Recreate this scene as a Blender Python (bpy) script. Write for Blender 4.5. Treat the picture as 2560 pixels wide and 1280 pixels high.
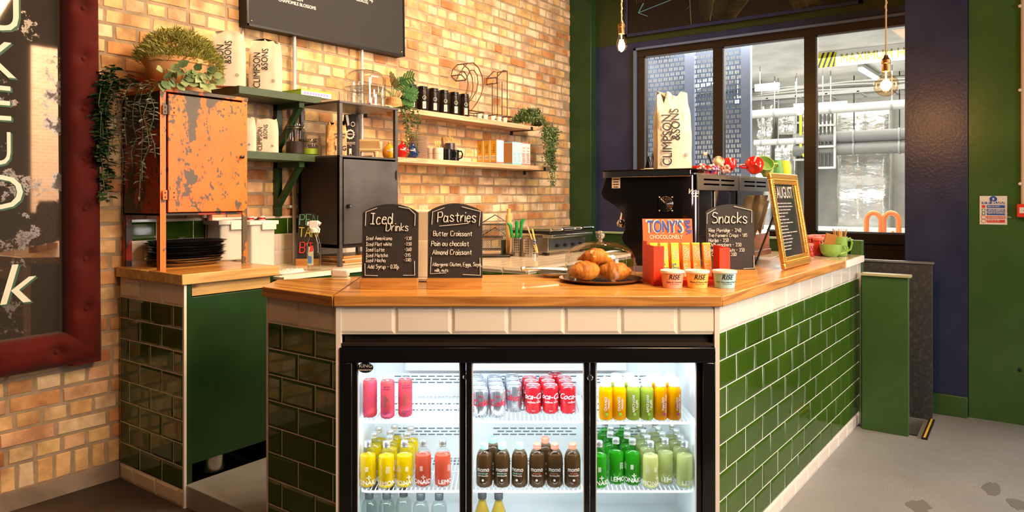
import bpy, math, random
from math import sin, cos, pi, sqrt, atan2, radians
from mathutils import Matrix, Vector
random.seed(7)
for _o in list(bpy.data.objects): bpy.data.objects.remove(_o)
SC = bpy.context.scene
COL = SC.collection
# ---------------------------------------------------------------- camera
# world: +X runs along the brick wall away from the viewer, +Y points into the brick wall
FP, CH, HY = 1780.0, 1.38, 493.0
S_, C_ = sin(radians(54.28)), cos(radians(54.28))
RC = -radians(54.28)                     # z rotation of things that face the viewer
cam_d = bpy.data.cameras.new('camera'); cam = bpy.data.objects.new('camera', cam_d); COL.objects.link(cam)
cam.location = (0, 0, CH); cam.rotation_euler = (pi/2, 0, RC)
cam_d.sensor_width = 36; cam_d.lens = FP/2560*36; cam_d.shift_y = -(640-HY)/2560; cam_d.clip_end = 80
SC.camera = cam
SC.view_settings.view_transform = 'Standard'
try: SC.view_settings.look = 'None'
except Exception: pass
SC.view_settings.gamma = 1.0; SC.view_settings.use_curve_mapping = False
SC.view_settings.exposure = 0.05
def Cw(cx, d, z=0.0):                    # viewer-aligned frame (right, depth) -> world
    return (C_*cx + S_*d, -S_*cx + C_*d, z)
def ray(px):
    r = (px-1280)/FP; return (C_*r+S_, -S_*r+C_)
def PZ(px, py, z):                       # point of a horizontal surface at height z
    d = (CH-z)*FP/(py-HY); a = ray(px); return (a[0]*d, a[1]*d, z)
def XY(px, Y):                           # x of a pixel column on the wall plane y = Y
    a = ray(px); return a[0]*Y/a[1]
def YX(px, X):
    a = ray(px); return a[1]*X/a[0]
def ZD(py, d): return CH-(py-HY)*d/FP
# ---------------------------------------------------------------- world and lights
W = bpy.data.worlds.new('world'); SC.world = W; W.use_nodes = True
bg = W.node_tree.nodes['Background']; bg.inputs[0].default_value = (1.0, .86, .70, 1); bg.inputs[1].default_value = .022
def area(name, loc, target, sx, sy, power, color, spread=180):
    l = bpy.data.lights.new(name, 'AREA'); l.shape = 'RECTANGLE'; l.size = sx; l.size_y = sy
    l.energy = power; l.color = color; l.spread = radians(spread)
    o = bpy.data.objects.new(name, l); COL.objects.link(o); o.location = loc
    o.rotation_euler = (Vector(target)-Vector(loc)).to_track_quat('-Z', 'Y').to_euler()
    return o
def point(name, loc, power, color, r=.03):
    l = bpy.data.lights.new(name, 'POINT'); l.energy = power; l.color = color; l.shadow_soft_size = r
    o = bpy.data.objects.new(name, l); COL.objects.link(o); o.location = loc; return o
area('daylight_shopfront', (6.7, -4.3, 2.2), (3.9, 1.0, .6), 3.2, 2.6, 400, (.97, .98, 1.0))
area('daylight_shopfront', (2.0, -4.6, 2.2), (4.6, .6, .9), 1.5, 2.2, 105, (1.0, .96, .92))
area('ceiling_lamp_wall', (2.5, 2.2, 3.7), (2.2, 3.62, 2.1), 1.3, .5, 25, (1.0, .60, .25))
area('ceiling_lamp_shelf', (4.0, 1.0, 3.7), (4.1, 3.62, 1.5), 2.2, .6, 78, (1.0, .77, .54), 115)
area('ceiling_lamp_counter', (2.2, -.4, 3.3), (2.6, 1.6, .95), 1.0, .8, 55, (1.0, .70, .42), 125)
area('front_fill_light', (1.7, -1.7, 3.0), (2.1, 1.5, .8), .7, .7, 24, (1.0, .68, .44), 85)  # added fill that brightens the angled counter front, no fitting behind it
area('corner_fill_light', (.4, 1.3, 3.7), (1.2, 3.5, .9), .6, .6, 22, (1.0, .42, .12))  # added warm fill, tinted so the left green tiles stay dark
# ---------------------------------------------------------------- mesh helpers
class MB:
    def __init__(s, M=None): s.v = []; s.f = []; s.m = []; s.c = []; s.mi = 0; s.M = M; s.col = None
    def add(s, vs, fs):
        b = len(s.v)
        if s.M is not None: vs = [tuple(s.M @ Vector(p)) for p in vs]
        s.v += [tuple(p) for p in vs]
        for f in fs: s.f.append([i+b for i in f]); s.m.append(s.mi); s.c.append(s.col)
        return s
    def box(s, x0, y0, z0, x1, y1, z1):
        return s.add([(x0,y0,z0),(x1,y0,z0),(x1,y1,z0),(x0,y1,z0),(x0,y0,z1),(x1,y0,z1),(x1,y1,z1),(x0,y1,z1)],
            [(3,2,1,0),(4,5,6,7),(0,1,5,4),(1,2,6,5),(2,3,7,6),(3,0,4,7)])
    def bc(s, c, sz): return s.box(c[0]-sz[0]/2,c[1]-sz[1]/2,c[2]-sz[2]/2,c[0]+sz[0]/2,c[1]+sz[1]/2,c[2]+sz[2]/2)
    def ob(s, c, sz, R):                 # oriented box
        o = s.M; T = Matrix.Translation(c) @ R.to_4x4(); s.M = T if o is None else o @ T
        s.bc((0,0,0), sz); s.M = o; return s
    def bar(s, a, b, w, t=None):         # square bar between two points
        a = Vector(a); b = Vector(b); d = b-a; t = t or w
        return s.ob((a+b)/2, (w, t, d.length), d.to_track_quat('Z', 'Y').to_matrix())
    def prism(s, poly, z0, z1):
        n = len(poly)
        A = sum(poly[i][0]*poly[(i+1)%n][1]-poly[(i+1)%n][0]*poly[i][1] for i in range(n))
        if A < 0: poly = poly[::-1]
        vs = [(p[0],p[1],z0) for p in poly]+[(p[0],p[1],z1) for p in poly]
        return s.add(vs, [list(range(n))[::-1], list(range(n,2*n))]+[(i,(i+1)%n,(i+1)%n+n,i+n) for i in range(n)])
    def tube(s, pts, r, n=8, closed=False):
        pts = [Vector(p) for p in pts]; k = len(pts); rs = r if isinstance(r, (list, tuple)) else [r]*k
        vs = []; up = None
        for i, p in enumerate(pts):
            if closed: t = pts[(i+1)%k]-pts[i-1]
            else: t = pts[min(i+1,k-1)]-pts[max(i-1,0)]
            if t.length < 1e-9: t = Vector((0,0,1))
            t.normalize()
            if up is None: up = Vector((0,0,1)) if abs(t.z) < .9 else Vector((1,0,0))
            a = t.cross(up)
            if a.length < 1e-6: a = t.cross(Vector((.3,1,.2)))
            a.normalize(); b = a.cross(t).normalized(); up = b
            for j in range(n):
                q = 2*pi*j/n; vs.append(p+a*(cos(q)*rs[i])+b*(sin(q)*rs[i]))
        fs = []
        for i in range(k if closed else k-1):
            i2 = (i+1)%k
            for j in range(n): j2 = (j+1)%n; fs.append((i*n+j, i2*n+j, i2*n+j2, i*n+j2)[::-1])
        if not closed: fs += [list(range(n)), list(range((k-1)*n, k*n))[::-1]]
        return s.add(vs, fs)
    def lathe(s, prof, n=28, c=(0,0,0), sx=1, sy=1):
        vs = []; k = len(prof)
        for (r, z) in prof:
            for j in range(n): q = 2*pi*j/n; vs.append((c[0]+r*cos(q)*sx, c[1]+r*sin(q)*sy, c[2]+z))
        fs = [(i*n+j, i*n+(j+1)%n, (i+1)*n+(j+1)%n, (i+1)*n+j) for i in range(k-1) for j in range(n)]
        if prof[0][0] > 1e-5: fs.append(list(range(n))[::-1])
        if prof[-1][0] > 1e-5: fs.append(list(range((k-1)*n, k*n)))
        return s.add(vs, fs)
    def ball(s, c, r, n=12, sx=1, sy=1, sz=1):
        m = max(6, n//2); return s.lathe([(r*sin(pi*i/m), -r*cos(pi*i/m)*sz) for i in range(m+1)], n, c, sx, sy)
    def cyl(s, c, r, h, n=20): return s.lathe([(r,0),(r,h)], n, c)
    def quad(s, a, b, c, d): return s.add([a,b,c,d], [(0,1,2,3)])
    def leaf(s, p, d, nrm, L, w, fold=.15):
        p = Vector(p); d = Vector(d).normalized(); nrm = Vector(nrm)
        a = d.cross(nrm)
        if a.length < 1e-4: a = d.cross(Vector((.2,.5,1)))
        a.normalize(); u = a.cross(d)
        f = lambda t, x, h: tuple(p+d*(t*L)+a*(x*w*.5)+u*(h*L))
        return s.add([f(0,0,0), f(.3,.8,fold*.6), f(.62,.85,fold*.5), f(1,0,-fold*.4), f(.62,-.85,fold*.5), f(.3,-.8,fold*.6), f(.35,0,0), f(.68,0,0)],
            [(0,1,6),(1,2,7,6),(2,3,7),(0,6,5),(6,7,4,5),(7,3,4)])
    def text(s, string, size, fn, bold=0.0, align='C', sx=1.0, shear=0.0):
        vs, fs, w = textdata(string, bold, shear)
        o = -w/2 if align == 'C' else (0 if align == 'L' else -w)
        pts = [Vector(fn((x+o)*size*sx, y*size)) for (x, y) in vs]
        if bold:                         # the overlapping copies that thicken the strokes sit a hair apart
            e = 1e-4; q = len(vs)//4; nr = []
            for k in range(1, 4):
                for i in range(k*q, (k+1)*q):
                    X, Y = (vs[i][0]+o)*size*sx, vs[i][1]*size; p = pts[i]
                    n = (Vector(fn(X+e, Y))-p).cross(Vector(fn(X, Y+e))-p).normalized(); nr.append((i, p+n*(k*.00007)))
            for i, p in nr: pts[i] = p
        return s.add(pts, fs)
    def build(s, name, mats, parent=None, bev=0, smooth=35, sub=0, label=None):
        me = bpy.data.meshes.new(name); me.from_pydata(s.v, [], s.f); me.update()
        for m in (mats if isinstance(mats, (list, tuple)) else [mats]): me.materials.append(m)
        me.polygons.foreach_set('material_index', s.m)
        if any(c is not None for c in s.c):
            at = me.color_attributes.new('Col', 'FLOAT_COLOR', 'CORNER'); dat = []
            for p, c in zip(me.polygons, s.c): dat += list((c or (1,1,1))+(1,))*p.loop_total
            at.data.foreach_set('color', dat)
        if smooth:
            me.polygons.foreach_set('use_smooth', [True]*len(me.polygons)); me.set_sharp_from_angle(angle=radians(smooth))
        o = bpy.data.objects.new(name, me); COL.objects.link(o)
        if parent is not None: o.parent = parent
        if bev:
            b = o.modifiers.new('bevel', 'BEVEL'); b.width = bev; b.segments = 2; b.limit_method = 'ANGLE'; b.angle_limit = radians(40)
        if sub:
            b = o.modifiers.new('sub', 'SUBSURF'); b.levels = b.render_levels = sub
        if label: o['label'] = label
        return o
_tc = {}
def textdata(string, bold=0.0, shear=0.0):
    k = (string, bold, shear)
    if k in _tc: return _tc[k]
    cu = bpy.data.curves.new('t', 'FONT'); cu.body = string; cu.size = 1; cu.resolution_u = 3; cu.shear = shear
    ob = bpy.data.objects.new('t', cu); COL.objects.link(ob)
    me = bpy.data.meshes.new_from_object(ob)
    vs = [(v.co.x, v.co.y) for v in me.vertices]; fs = [list(p.vertices) for p in me.polygons]
    w = max([v[0] for v in vs] or [0])
    if bold:
        o = bold*.55; V0, F0, n0 = vs, fs, len(vs); vs = []; fs = []
        for k, (dx, dy) in enumerate(((-o,0),(o,0),(0,o*.7),(0,-o*.7))): vs += [(x+dx, y+dy) for x, y in V0]; fs += [[i+k*n0 for i in f] for f in F0]
    bpy.data.objects.remove(ob); bpy.data.curves.remove(cu); bpy.data.meshes.remove(me)
    _tc[k] = (vs, fs, w); return _tc[k]
def tag(o, label, cat, group=None, kind=None):
    if label: o['label'] = label
    if cat: o['category'] = cat
    if group: o['group'] = group
    if kind: o['kind'] = kind
    return o
def thing(name, label, cat, loc=(0,0,0), rz=0.0, group=None):
    o = bpy.data.objects.new(name, None); o.empty_display_size = .05; COL.objects.link(o)
    o.location = loc; o.rotation_euler = (0, 0, rz)
    return tag(o, label, cat, group)
def place(o, loc, rz=0.0): o.location = loc; o.rotation_euler = (0, 0, rz); return o
def dup(root, loc, rz, label, group=None):
    r = root.copy(); COL.objects.link(r); r.location = loc; r.rotation_euler = (0, 0, rz); r['label'] = label
    if group: r['group'] = group
    for ch in list(root.children):
        c = ch.copy(); COL.objects.link(c); c.parent = r
        for g in list(ch.children): d = g.copy(); COL.objects.link(d); d.parent = c
    return r
def struct(name, mb, mats, label=None, cat=None, **k):
    o = mb.build(name, mats, **k); o['kind'] = 'structure'
    if label: o['label'] = label
    if cat: o['category'] = cat
    return o
def flat(ox, oy, oz, ux=(1,0,0), uy=(0,0,1)):   # text placement on a plane
    return lambda x, y: (ox+ux[0]*x+uy[0]*y, oy+ux[1]*x+uy[1]*y, oz+ux[2]*x+uy[2]*y)
def wrap(R, z, a0=0.0, k=None):                 # text wrapped round a cylinder that faces local -y
    return lambda x, y: ((R+(k or 0)*y)*sin(x/R+a0), -(R+(k or 0)*y)*cos(x/R+a0), z+y)
# ---------------------------------------------------------------- materials
def nn(nt, t, **k):
    n = nt.nodes.new(t)
    for a, b in k.items(): setattr(n, a, b)
    return n
def P(name, col, rough=.5, metal=0.0, col2=None, scale=8.0, thr=None, bump=0.0, bscale=60.0, coat=0.0, trans=0.0, ior=1.45,
      emit=None, estr=1.0, stretch=None, sheen=0.0, alpha=1.0, rough2=None, spec=.5, detail=4.0, sss=0.0):
    m = bpy.data.materials.new(name); m.use_nodes = True; nt = m.node_tree; b = nt.nodes['Principled BSDF']
    b.inputs['Base Color'].default_value = (*col, 1); b.inputs['Roughness'].default_value = rough; b.inputs['Metallic'].default_value = metal
    b.inputs['Coat Weight'].default_value = coat; b.inputs['Coat Roughness'].default_value = .05
    b.inputs['Transmission Weight'].default_value = trans; b.inputs['IOR'].default_value = ior; b.inputs['Alpha'].default_value = alpha
    b.inputs['Specular IOR Level'].default_value = spec; b.inputs['Sheen Weight'].default_value = sheen
    if sss: b.inputs['Subsurface Weight'].default_value = sss; b.inputs['Subsurface Radius'].default_value = (.02,.01,.005); b.inputs['Subsurface Scale'].default_value = 1.0
    if emit: b.inputs['Emission Color'].default_value = (*emit, 1); b.inputs['Emission Strength'].default_value = estr
    if col2 or bump:
        tc = nn(nt, 'ShaderNodeTexCoord'); mp = nn(nt, 'ShaderNodeMapping'); nt.links.new(tc.outputs['Object'], mp.inputs[0])
        if stretch: mp.inputs['Scale'].default_value = stretch
    if col2:
        no = nn(nt, 'ShaderNodeTexNoise'); no.inputs['Scale'].default_value = scale; no.inputs['Detail'].default_value = detail
        nt.links.new(mp.outputs[0], no.inputs['Vector'])
        cr = nn(nt, 'ShaderNodeValToRGB'); lo, hi = thr or (.35, .65)
        cr.color_ramp.elements[0].position = lo; cr.color_ramp.elements[1].position = hi
        cr.color_ramp.elements[0].color = (*col, 1); cr.color_ramp.elements[1].color = (*col2, 1)
        nt.links.new(no.outputs['Fac'], cr.inputs[0]); nt.links.new(cr.outputs[0], b.inputs['Base Color'])
        if rough2 is not None:
            mr = nn(nt, 'ShaderNodeMapRange'); mr.inputs[1].default_value = lo; mr.inputs[2].default_value = hi
            mr.inputs[3].default_value = rough; mr.inputs[4].default_value = rough2
            nt.links.new(no.outputs['Fac'], mr.inputs[0]); nt.links.new(mr.outputs[0], b.inputs['Roughness'])
    if bump:
        n2 = nn(nt, 'ShaderNodeTexNoise'); n2.inputs['Scale'].default_value = bscale; n2.inputs['Detail'].default_value = 3
        nt.links.new(mp.outputs[0], n2.inputs['Vector'])
        bp = nn(nt, 'ShaderNodeBump'); bp.inputs['Strength'].default_value = bump; bp.inputs['Distance'].default_value = .01
        nt.links.new(n2.outputs['Fac'], bp.inputs['Height']); nt.links.new(bp.outputs[0], b.inputs['Normal'])
    return m
def thin_glass(name, tint=(1,1,1), refl=1.0, rough=.02):
    m = bpy.data.materials.new(name); m.use_nodes = True; nt = m.node_tree; nt.nodes.clear()
    out = nn(nt, 'ShaderNodeOutputMaterial'); mx = nn(nt, 'ShaderNodeMixShader'); tr = nn(nt, 'ShaderNodeBsdfTransparent'); gl = nn(nt, 'ShaderNodeBsdfGlossy')
    tr.inputs[0].default_value = (*tint, 1); gl.inputs['Roughness'].default_value = rough
    lw = nn(nt, 'ShaderNodeLayerWeight'); lw.inputs[0].default_value = .5
    pw = nn(nt, 'ShaderNodeMath', operation='POWER'); pw.inputs[1].default_value = 3.5
    mu = nn(nt, 'ShaderNodeMath', operation='MULTIPLY_ADD'); mu.inputs[1].default_value = .55*refl; mu.inputs[2].default_value = .035*refl
    nt.links.new(lw.outputs['Facing'], pw.inputs[0]); nt.links.new(pw.outputs[0], mu.inputs[0]); nt.links.new(mu.outputs[0], mx.inputs[0])
    nt.links.new(tr.outputs[0], mx.inputs[1]); nt.links.new(gl.outputs[0], mx.inputs[2]); nt.links.new(mx.outputs[0], out.inputs[0])
    return m
def wood(name, dark, light, axis=0, scale=1.0, rough=.4, coat=.2):
    m = P(name, dark, rough, coat=coat); nt = m.node_tree; b = nt.nodes['Principled BSDF']
    tc = nn(nt, 'ShaderNodeTexCoord'); mp = nn(nt, 'ShaderNodeMapping'); nt.links.new(tc.outputs['Object'], mp.inputs[0])
    s = [14*scale]*3; s[axis] = .9*scale; mp.inputs['Scale'].default_value = s
    no = nn(nt, 'ShaderNodeTexNoise'); no.inputs['Scale'].default_value = 2.2; no.inputs['Detail'].default_value = 7; no.inputs['Distortion'].default_value = .9
    nt.links.new(mp.outputs[0], no.inputs['Vector'])
    cr = nn(nt, 'ShaderNodeValToRGB'); cr.color_ramp.elements[0].position = .32; cr.color_ramp.elements[1].position = .64
    cr.color_ramp.elements[0].color = (*dark, 1); cr.color_ramp.elements[1].color = (*light, 1)
    nt.links.new(no.outputs['Fac'], cr.inputs[0])
    vo = nn(nt, 'ShaderNodeTexVoronoi'); vo.inputs['Scale'].default_value = 3.4*scale
    mp2 = nn(nt, 'ShaderNodeMapping'); s2 = [2.2]*3; s2[axis] = .8; mp2.inputs['Scale'].default_value = s2
    nt.links.new(tc.outputs['Object'], mp2.inputs[0]); nt.links.new(mp2.outputs[0], vo.inputs['Vector'])
    r2 = nn(nt, 'ShaderNodeValToRGB'); r2.color_ramp.elements[0].position = .03; r2.color_ramp.elements[1].position = .09
    r2.color_ramp.elements[0].color = (.12, .05, .02, 1); r2.color_ramp.elements[1].color = (1, 1, 1, 1)
    nt.links.new(vo.outputs['Distance'], r2.inputs[0])
    mx = nn(nt, 'ShaderNodeMix', data_type='RGBA', blend_type='MULTIPLY'); mx.inputs[0].default_value = .85
    nt.links.new(cr.outputs[0], mx.inputs[6]); nt.links.new(r2.outputs[0], mx.inputs[7]); nt.links.new(mx.outputs[2], b.inputs['Base Color'])
    bp = nn(nt, 'ShaderNodeBump'); bp.inputs['Strength'].default_value = .15; bp.inputs['Distance'].default_value = .004
    nt.links.new(no.outputs['Fac'], bp.inputs['Height']); nt.links.new(bp.outputs[0], b.inputs['Normal'])
    return m
def brickmat(name, rough=.85):
    m = P(name, (.6,.4,.25), rough); nt = m.node_tree; b = nt.nodes['Principled BSDF']
    at = nn(nt, 'ShaderNodeVertexColor'); at.layer_name = 'Col'
    tc = nn(nt, 'ShaderNodeTexCoord')
    no = nn(nt, 'ShaderNodeTexNoise'); no.inputs['Scale'].default_value = 9; no.inputs['Detail'].default_value = 6; nt.links.new(tc.outputs['Object'], no.inputs['Vector'])
    cr = nn(nt, 'ShaderNodeValToRGB'); cr.color_ramp.elements[0].position = .35; cr.color_ramp.elements[1].position = .62
    cr.color_ramp.elements[0].color = (.52,.38,.28,1); cr.color_ramp.elements[1].color = (1.12,1.06,.96,1)
    nt.links.new(no.outputs['Fac'], cr.inputs[0])
    mx = nn(nt, 'ShaderNodeMix', data_type='RGBA', blend_type='MULTIPLY'); mx.inputs[0].default_value = .8
    nt.links.new(at.outputs[0], mx.inputs[6]); nt.links.new(cr.outputs[0], mx.inputs[7]); nt.links.new(mx.outputs[2], b.inputs['Base Color'])
    n2 = nn(nt, 'ShaderNodeTexNoise'); n2.inputs['Scale'].default_value = 55; n2.inputs['Detail'].default_value = 5; nt.links.new(tc.outputs['Object'], n2.inputs['Vector'])
    bp = nn(nt, 'ShaderNodeBump'); bp.inputs['Strength'].default_value = .5; bp.inputs['Distance'].default_value = .006
    nt.links.new(n2.outputs['Fac'], bp.inputs['Height']); nt.links.new(bp.outputs[0], b.inputs['Normal'])
    return m
M = {}
M['mortar'] = P('mortar', (.40,.30,.20), .95, col2=(.28,.21,.14), scale=14, bump=.4, bscale=90)
M['brick'] = brickmat('brick')
M['plaster'] = P('plaster', (.33,.25,.18), .9, col2=(.2,.15,.11), scale=6, bump=.4, bscale=30)
M['grout'] = P('grout', (.82,.76,.68), .7)
M['tile_white'] = P('white glazed tile', (.74,.66,.56), .08, col2=(.78,.71,.62), scale=3, spec=.6)
M['tile_green'] = P('green glazed tile', (.027,.066,.0045), .05, col2=(.040,.092,.007), scale=2.5, spec=.6)
M['green'] = P('green paint', (.042,.105,.024), .32, col2=(.055,.13,.032), scale=3, bump=.12, bscale=22)
M['green_dark'] = P('dark green paint', (.014,.045,.012), .3, col2=(.02,.06,.018), scale=4, bump=.1, bscale=25)
M['blue'] = P('navy paint', (.018,.025,.075), .35, col2=(.028,.036,.10), scale=5, bump=.15, bscale=60)
M['brown'] = P('bronze frame', (.022,.012,.007), .35)
M['black'] = P('black satin', (.012,.012,.013), .3)
M['blackgloss'] = P('black gloss', (.006,.006,.007), .12)
M['charcoal'] = P('charcoal laminate', (.05,.05,.055), .45, col2=(.10,.10,.11), scale=40, thr=(.5,.75), bump=.1)
M['steel'] = P('brushed steel', (.62,.58,.54), .25, 1.0)
M['chrome'] = P('chrome', (.85,.85,.85), .07, 1.0)
M['white'] = P('white plastic', (.8,.79,.76), .35)
M['whitewire'] = P('white coated wire', (.85,.87,.9), .3)
M['cream'] = P('cream plastic', (.75,.64,.46), .4)
M['oak'] = wood('varnished pine', (.36,.135,.022), (.74,.36,.075), 0, 1.0, .3, .25)
M['oak_edge'] = wood('pine edge', (.30,.11,.022), (.58,.27,.065), 0, 1.4, .4, .2)
M['pine'] = wood('pale pine', (.52,.29,.08), (.74,.48,.17), 0, 1.0, .45, .1)
M['board'] = wood('scaffold board', (.36,.20,.11), (.66,.45,.27), 0, 1.0, .7, 0)
M['greenshelf'] = P('green shelf paint', (.035,.06,.025), .45, col2=(.05,.085,.035), scale=10)
M['glass'] = thin_glass('clear glass', (.97,.98,.97), 1.0)
M['pane'] = thin_glass('window glass', (.93,.95,.95), .5)
M['chalk'] = P('white chalk paint', (.82,.76,.68), .9)
M['slate'] = P('chalkboard black', (.022,.018,.017), .6, col2=(.035,.03,.028), scale=6)
M['paper'] = P('cream paper', (.74,.64,.50), .7, bump=.3, bscale=9)
M['ink'] = P('black ink', (.01,.01,.012), .6)
M['red'] = P('red ceramic', (.55,.015,.01), .15, coat=.3)
M['terracotta'] = P('terracotta', (.62,.27,.09), .75, col2=(.72,.42,.18), scale=7)
# ================================================================ the room
YB = 3.62; XWALL = 6.10; XPIL = 5.30
# floor (leaves a step down beside the counter end)
fm = P('grey painted floor', (.30,.315,.33), .38, col2=(.22,.235,.25), scale=1.6, thr=(.38,.72), bump=.25, bscale=120, rough2=.6, detail=9)
b = MB()
def fl(x0,y0,x1,y1): b.box(x0,y0,-.1,x1,y1,0)
fl(1.735,-7,4.70,3.62); fl(4.70,-7,6.3,.50); fl(5.07,.50,6.3,1.2); fl(4.70,1.2,6.3,3.62)
struct('floor', b, fm, 'grey painted concrete floor, scuffed, running from the wall to the shopfront', 'floor')
b = MB(); b.box(-3,-7,-.1,1.735,3.62,0)
struct('trim_9', b, P('dark brown concrete', (.085,.062,.042), .6, col2=(.045,.033,.024), scale=2.2, bump=.3, bscale=60, detail=8), 'dark brown worn concrete floor in front of the brick wall, lower left', 'floor')
b = MB(); b.prism([(1.722,2.44),(2.05,2.475),(2.95,1.68),(4.66,1.68),(4.66,3.03),(1.722,3.03)], 0, .10)
struct('trim_10', b, P('pale grey platform', (.30,.31,.31), .4, col2=(.22,.23,.23), scale=3), 'raised pale grey platform floor behind the bar', 'floor', bev=.003)
b = MB(); b.box(4.68,.45,-.45,5.09,1.25,-.30); struct('trim_1', b, M['charcoal'], 'sunken dark step in the floor behind the charcoal partition', 'step')
b = MB(); b.box(4.66,.445,-.002,5.08,.475,.012); b.mi=1; b.box(4.66,.455,.012,5.08,.466,.0135)
struct('trim_2', b, [M['black'], P('yellow line paint', (.75,.50,.04), .6)], 'black nosing strip with a yellow line at the edge of the step', 'floor strip')
b = MB()
p0 = PZ(2335,1103,0); p1 = PZ(2545,1152,0)
for i in range(16):
    if i in (5, 9, 13): continue
    t0 = i/16; t1 = (i+.9)/16; w = .006+.006*random.random()
    q = lambda t, s: (p0[0]+(p1[0]-p0[0])*t, p0[1]+(p1[1]-p0[1])*t+s, .0015)
    b.quad(q(t0,-w), q(t1,-w), q(t1,w), q(t0,w))
struct('trim_3', b, P('worn yellow paint', (.72,.60,.25), .7, col2=(.4,.38,.3), scale=30), 'worn broken yellow line painted on the grey floor', 'floor line')
b = MB()
for (px,py,w,h) in [(2300,1268,.16,.05),(2480,1222,.18,.035),(2545,1262,.12,.05)]:
    c = PZ(px,py,0); b.prism([(c[0]+w*(.35+.3*random.random())*cos(a), c[1]+h*(.6+.6*random.random())*sin(a)) for a in [k*.45 for k in range(14)]], .0002,.0012)
struct('trim_4', b, P('dark repair patch', (.17,.17,.17), .6), 'dark patches of repair on the grey floor at the right', 'floor patch')
# brick wall: english bond, each brick modelled
PAL = [(.68,.43,.20),(.72,.48,.24),(.62,.34,.15),(.74,.56,.32),(.56,.27,.11),(.77,.61,.40),(.68,.44,.26),(.66,.40,.24),(.72,.51,.25),(.76,.55,.27)]
b = MB(); rnd = random.Random(3)
def brick(b, x0, x1, z0, z1, y, col):
    j = lambda: rnd.uniform(-.0025,.0025)
    o = rnd.uniform(.002,.007); e = .006
    P0 = [(x0+j(),z0+j()),(x1+j(),z0+j()),(x1+j(),z1+j()),(x0+j(),z1+j())]
    cx = (x0+x1)/2; cz = (z0+z1)/2
    I = [(p[0]+(e if p[0]<cx else -e), p[1]+(e if p[1]<cz else -e)) for p in P0]
    b.col = col
    b.add([(p[0],y+.004,p[1]) for p in P0]+[(p[0],y-o,p[1]) for p in I], [(4,5,6,7),(0,1,5,4),(1,2,6,5),(2,3,7,6),(3,0,4,7)])
row = 0; z = .085
BH, G = .066, .009
while z < 3.3:
    L = .215 if row % 2 == 0 else .1028
    x = -.35 + (.0 if row % 2 == 0 else .056) + rnd.uniform(-.01,.01)
    h = BH
    if row == 0: h = .11; L = .066
    while x < XWALL-.02:
        l = L*rnd.uniform(.93,1.07)
        c = rnd.choice(PAL); k = rnd.uniform(.86,1.1)
        if x > 4.2 and rnd.random() < .45: c = (.76,.60,.44)  # paler bricks far along the wall, daylight put into their colour
        c = tuple(min(.9, q*k) for q in c)
        if x+l < XWALL: 
            if L > .2 and rnd.random() < .25:      # two-tone stretcher
                brick(b, x, x+l, z, z+h, YB, c)
            else: brick(b, x, x+l, z, z+h, YB, c)
        x += l+G
    z += h+G; row += 1
b.col = (.4,.3,.2); b.mi = 1; b.box(-.6, YB, -.1, XWALL+.1, YB+.2, 3.4)
struct('wall_left', b, [M['brick'], M['mortar']], 'buff and orange brick wall laid in alternating rows, the longest wall', 'brick wall', smooth=0)
b = MB(); b.box(-.6,YB-.012,0,1.72,YB-.001,.085); struct('baseboard_left', b, M['plaster'], 'rough plaster strip along the foot of the brick wall', 'skirting', bev=.003)
# green pillar where brick wall meets the window wall
b = MB(); b.box(6.0,3.38,0,6.22,3.75,3.5); struct('trim_5', b, M['green_dark'], 'tall dark green pillar in the corner beside the brick wall', 'pillar', bev=.004)
# window wall with opening
wy = [YX(p, XWALL) for p in (1600,1615,1785,1810,2012,2042,2262)]
zt, zb = 2.745, 1.10
b = MB()
b.box(XWALL,-.3,0,XWALL+.14,3.4,zb-.08)
b.box(XWALL,2.94,zb-.08,XWALL+.14,3.4,zt)
b.box(XWALL,-.3,zt,XWALL+.14,3.4,2.83)
b.box(XWALL,-.3,zb-.08,XWALL+.14,.55,zt)
b.mi = 1; b.box(XWALL-.004,-.3,2.83,XWALL+.14,3.4,3.6)
b.mi = 2; b.box(XWALL-.012,-.3,.0,XWALL,2.93,zb-.09)
for zz in (.35,.68,.98): b.box(XWALL-.02,-.3,zz,XWALL-.012,2.93,zz+.012)
struct('wall_back', b, [M['blue'], P('olive green paint', (.030,.045,.008), .4, col2=(.022,.036,.008), scale=3), M['brown']], 'navy and olive wall that holds the long window', 'wall', smooth=0)
fr = MB(); T = .05
fr.box(XWALL-.03,.5,zt-.065,XWALL+T,2.93,zt)
fr.box(XWALL-.03,.5,zb-.08,XWALL+T,2.93,zb)
fr.box(XWALL-.03,wy[1],zb,XWALL+T,2.93,zt-.065)
fr.box(XWALL-.03,wy[3],zb,XWALL+T,wy[2],zt-.065)
fr.box(XWALL-.03,wy[5],zb,XWALL+T,wy[4],zt-.065)
fr.box(XWALL-.03,.5,zb,XWALL+T,.58,zt-.065)
w1 = struct('window_1', fr, M['brown'], 'three-pane interior window with a bronze frame looking onto the service yard', 'window', bev=.003)
pn = MB()
for (a,c) in ((wy[2],wy[1]),(wy[4],wy[3]),(.58,wy[5])): pn.box(XWALL+.012,a,zb,XWALL+.018,c,zt-.065)
pn.build('window_pane', M['pane'], w1)
rv = MB()
rv.box(XWALL-.055,2.93,zb-.08,XWALL,2.955,zt+.02); rv.box(XWALL-.055,.5,zt,XWALL,2.955,zt+.02)
for (a,c) in ((wy[2],wy[1]),(wy[4],wy[3]),(.58,wy[5])):
    rv.box(XWALL-.034,c-.012,zb,XWALL-.031,c,zt-.065); rv.box(XWALL-.034,a,zt-.077,XWALL-.031,c,zt-.065); rv.box(XWALL-.034,a,zb,XWALL-.031,c,zb+.012)
rv.build('window_bead', P('pale blue-grey bead', (.12,.17,.30), .35), w1, label='pale blue-grey bead round the frame and panes')
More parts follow.
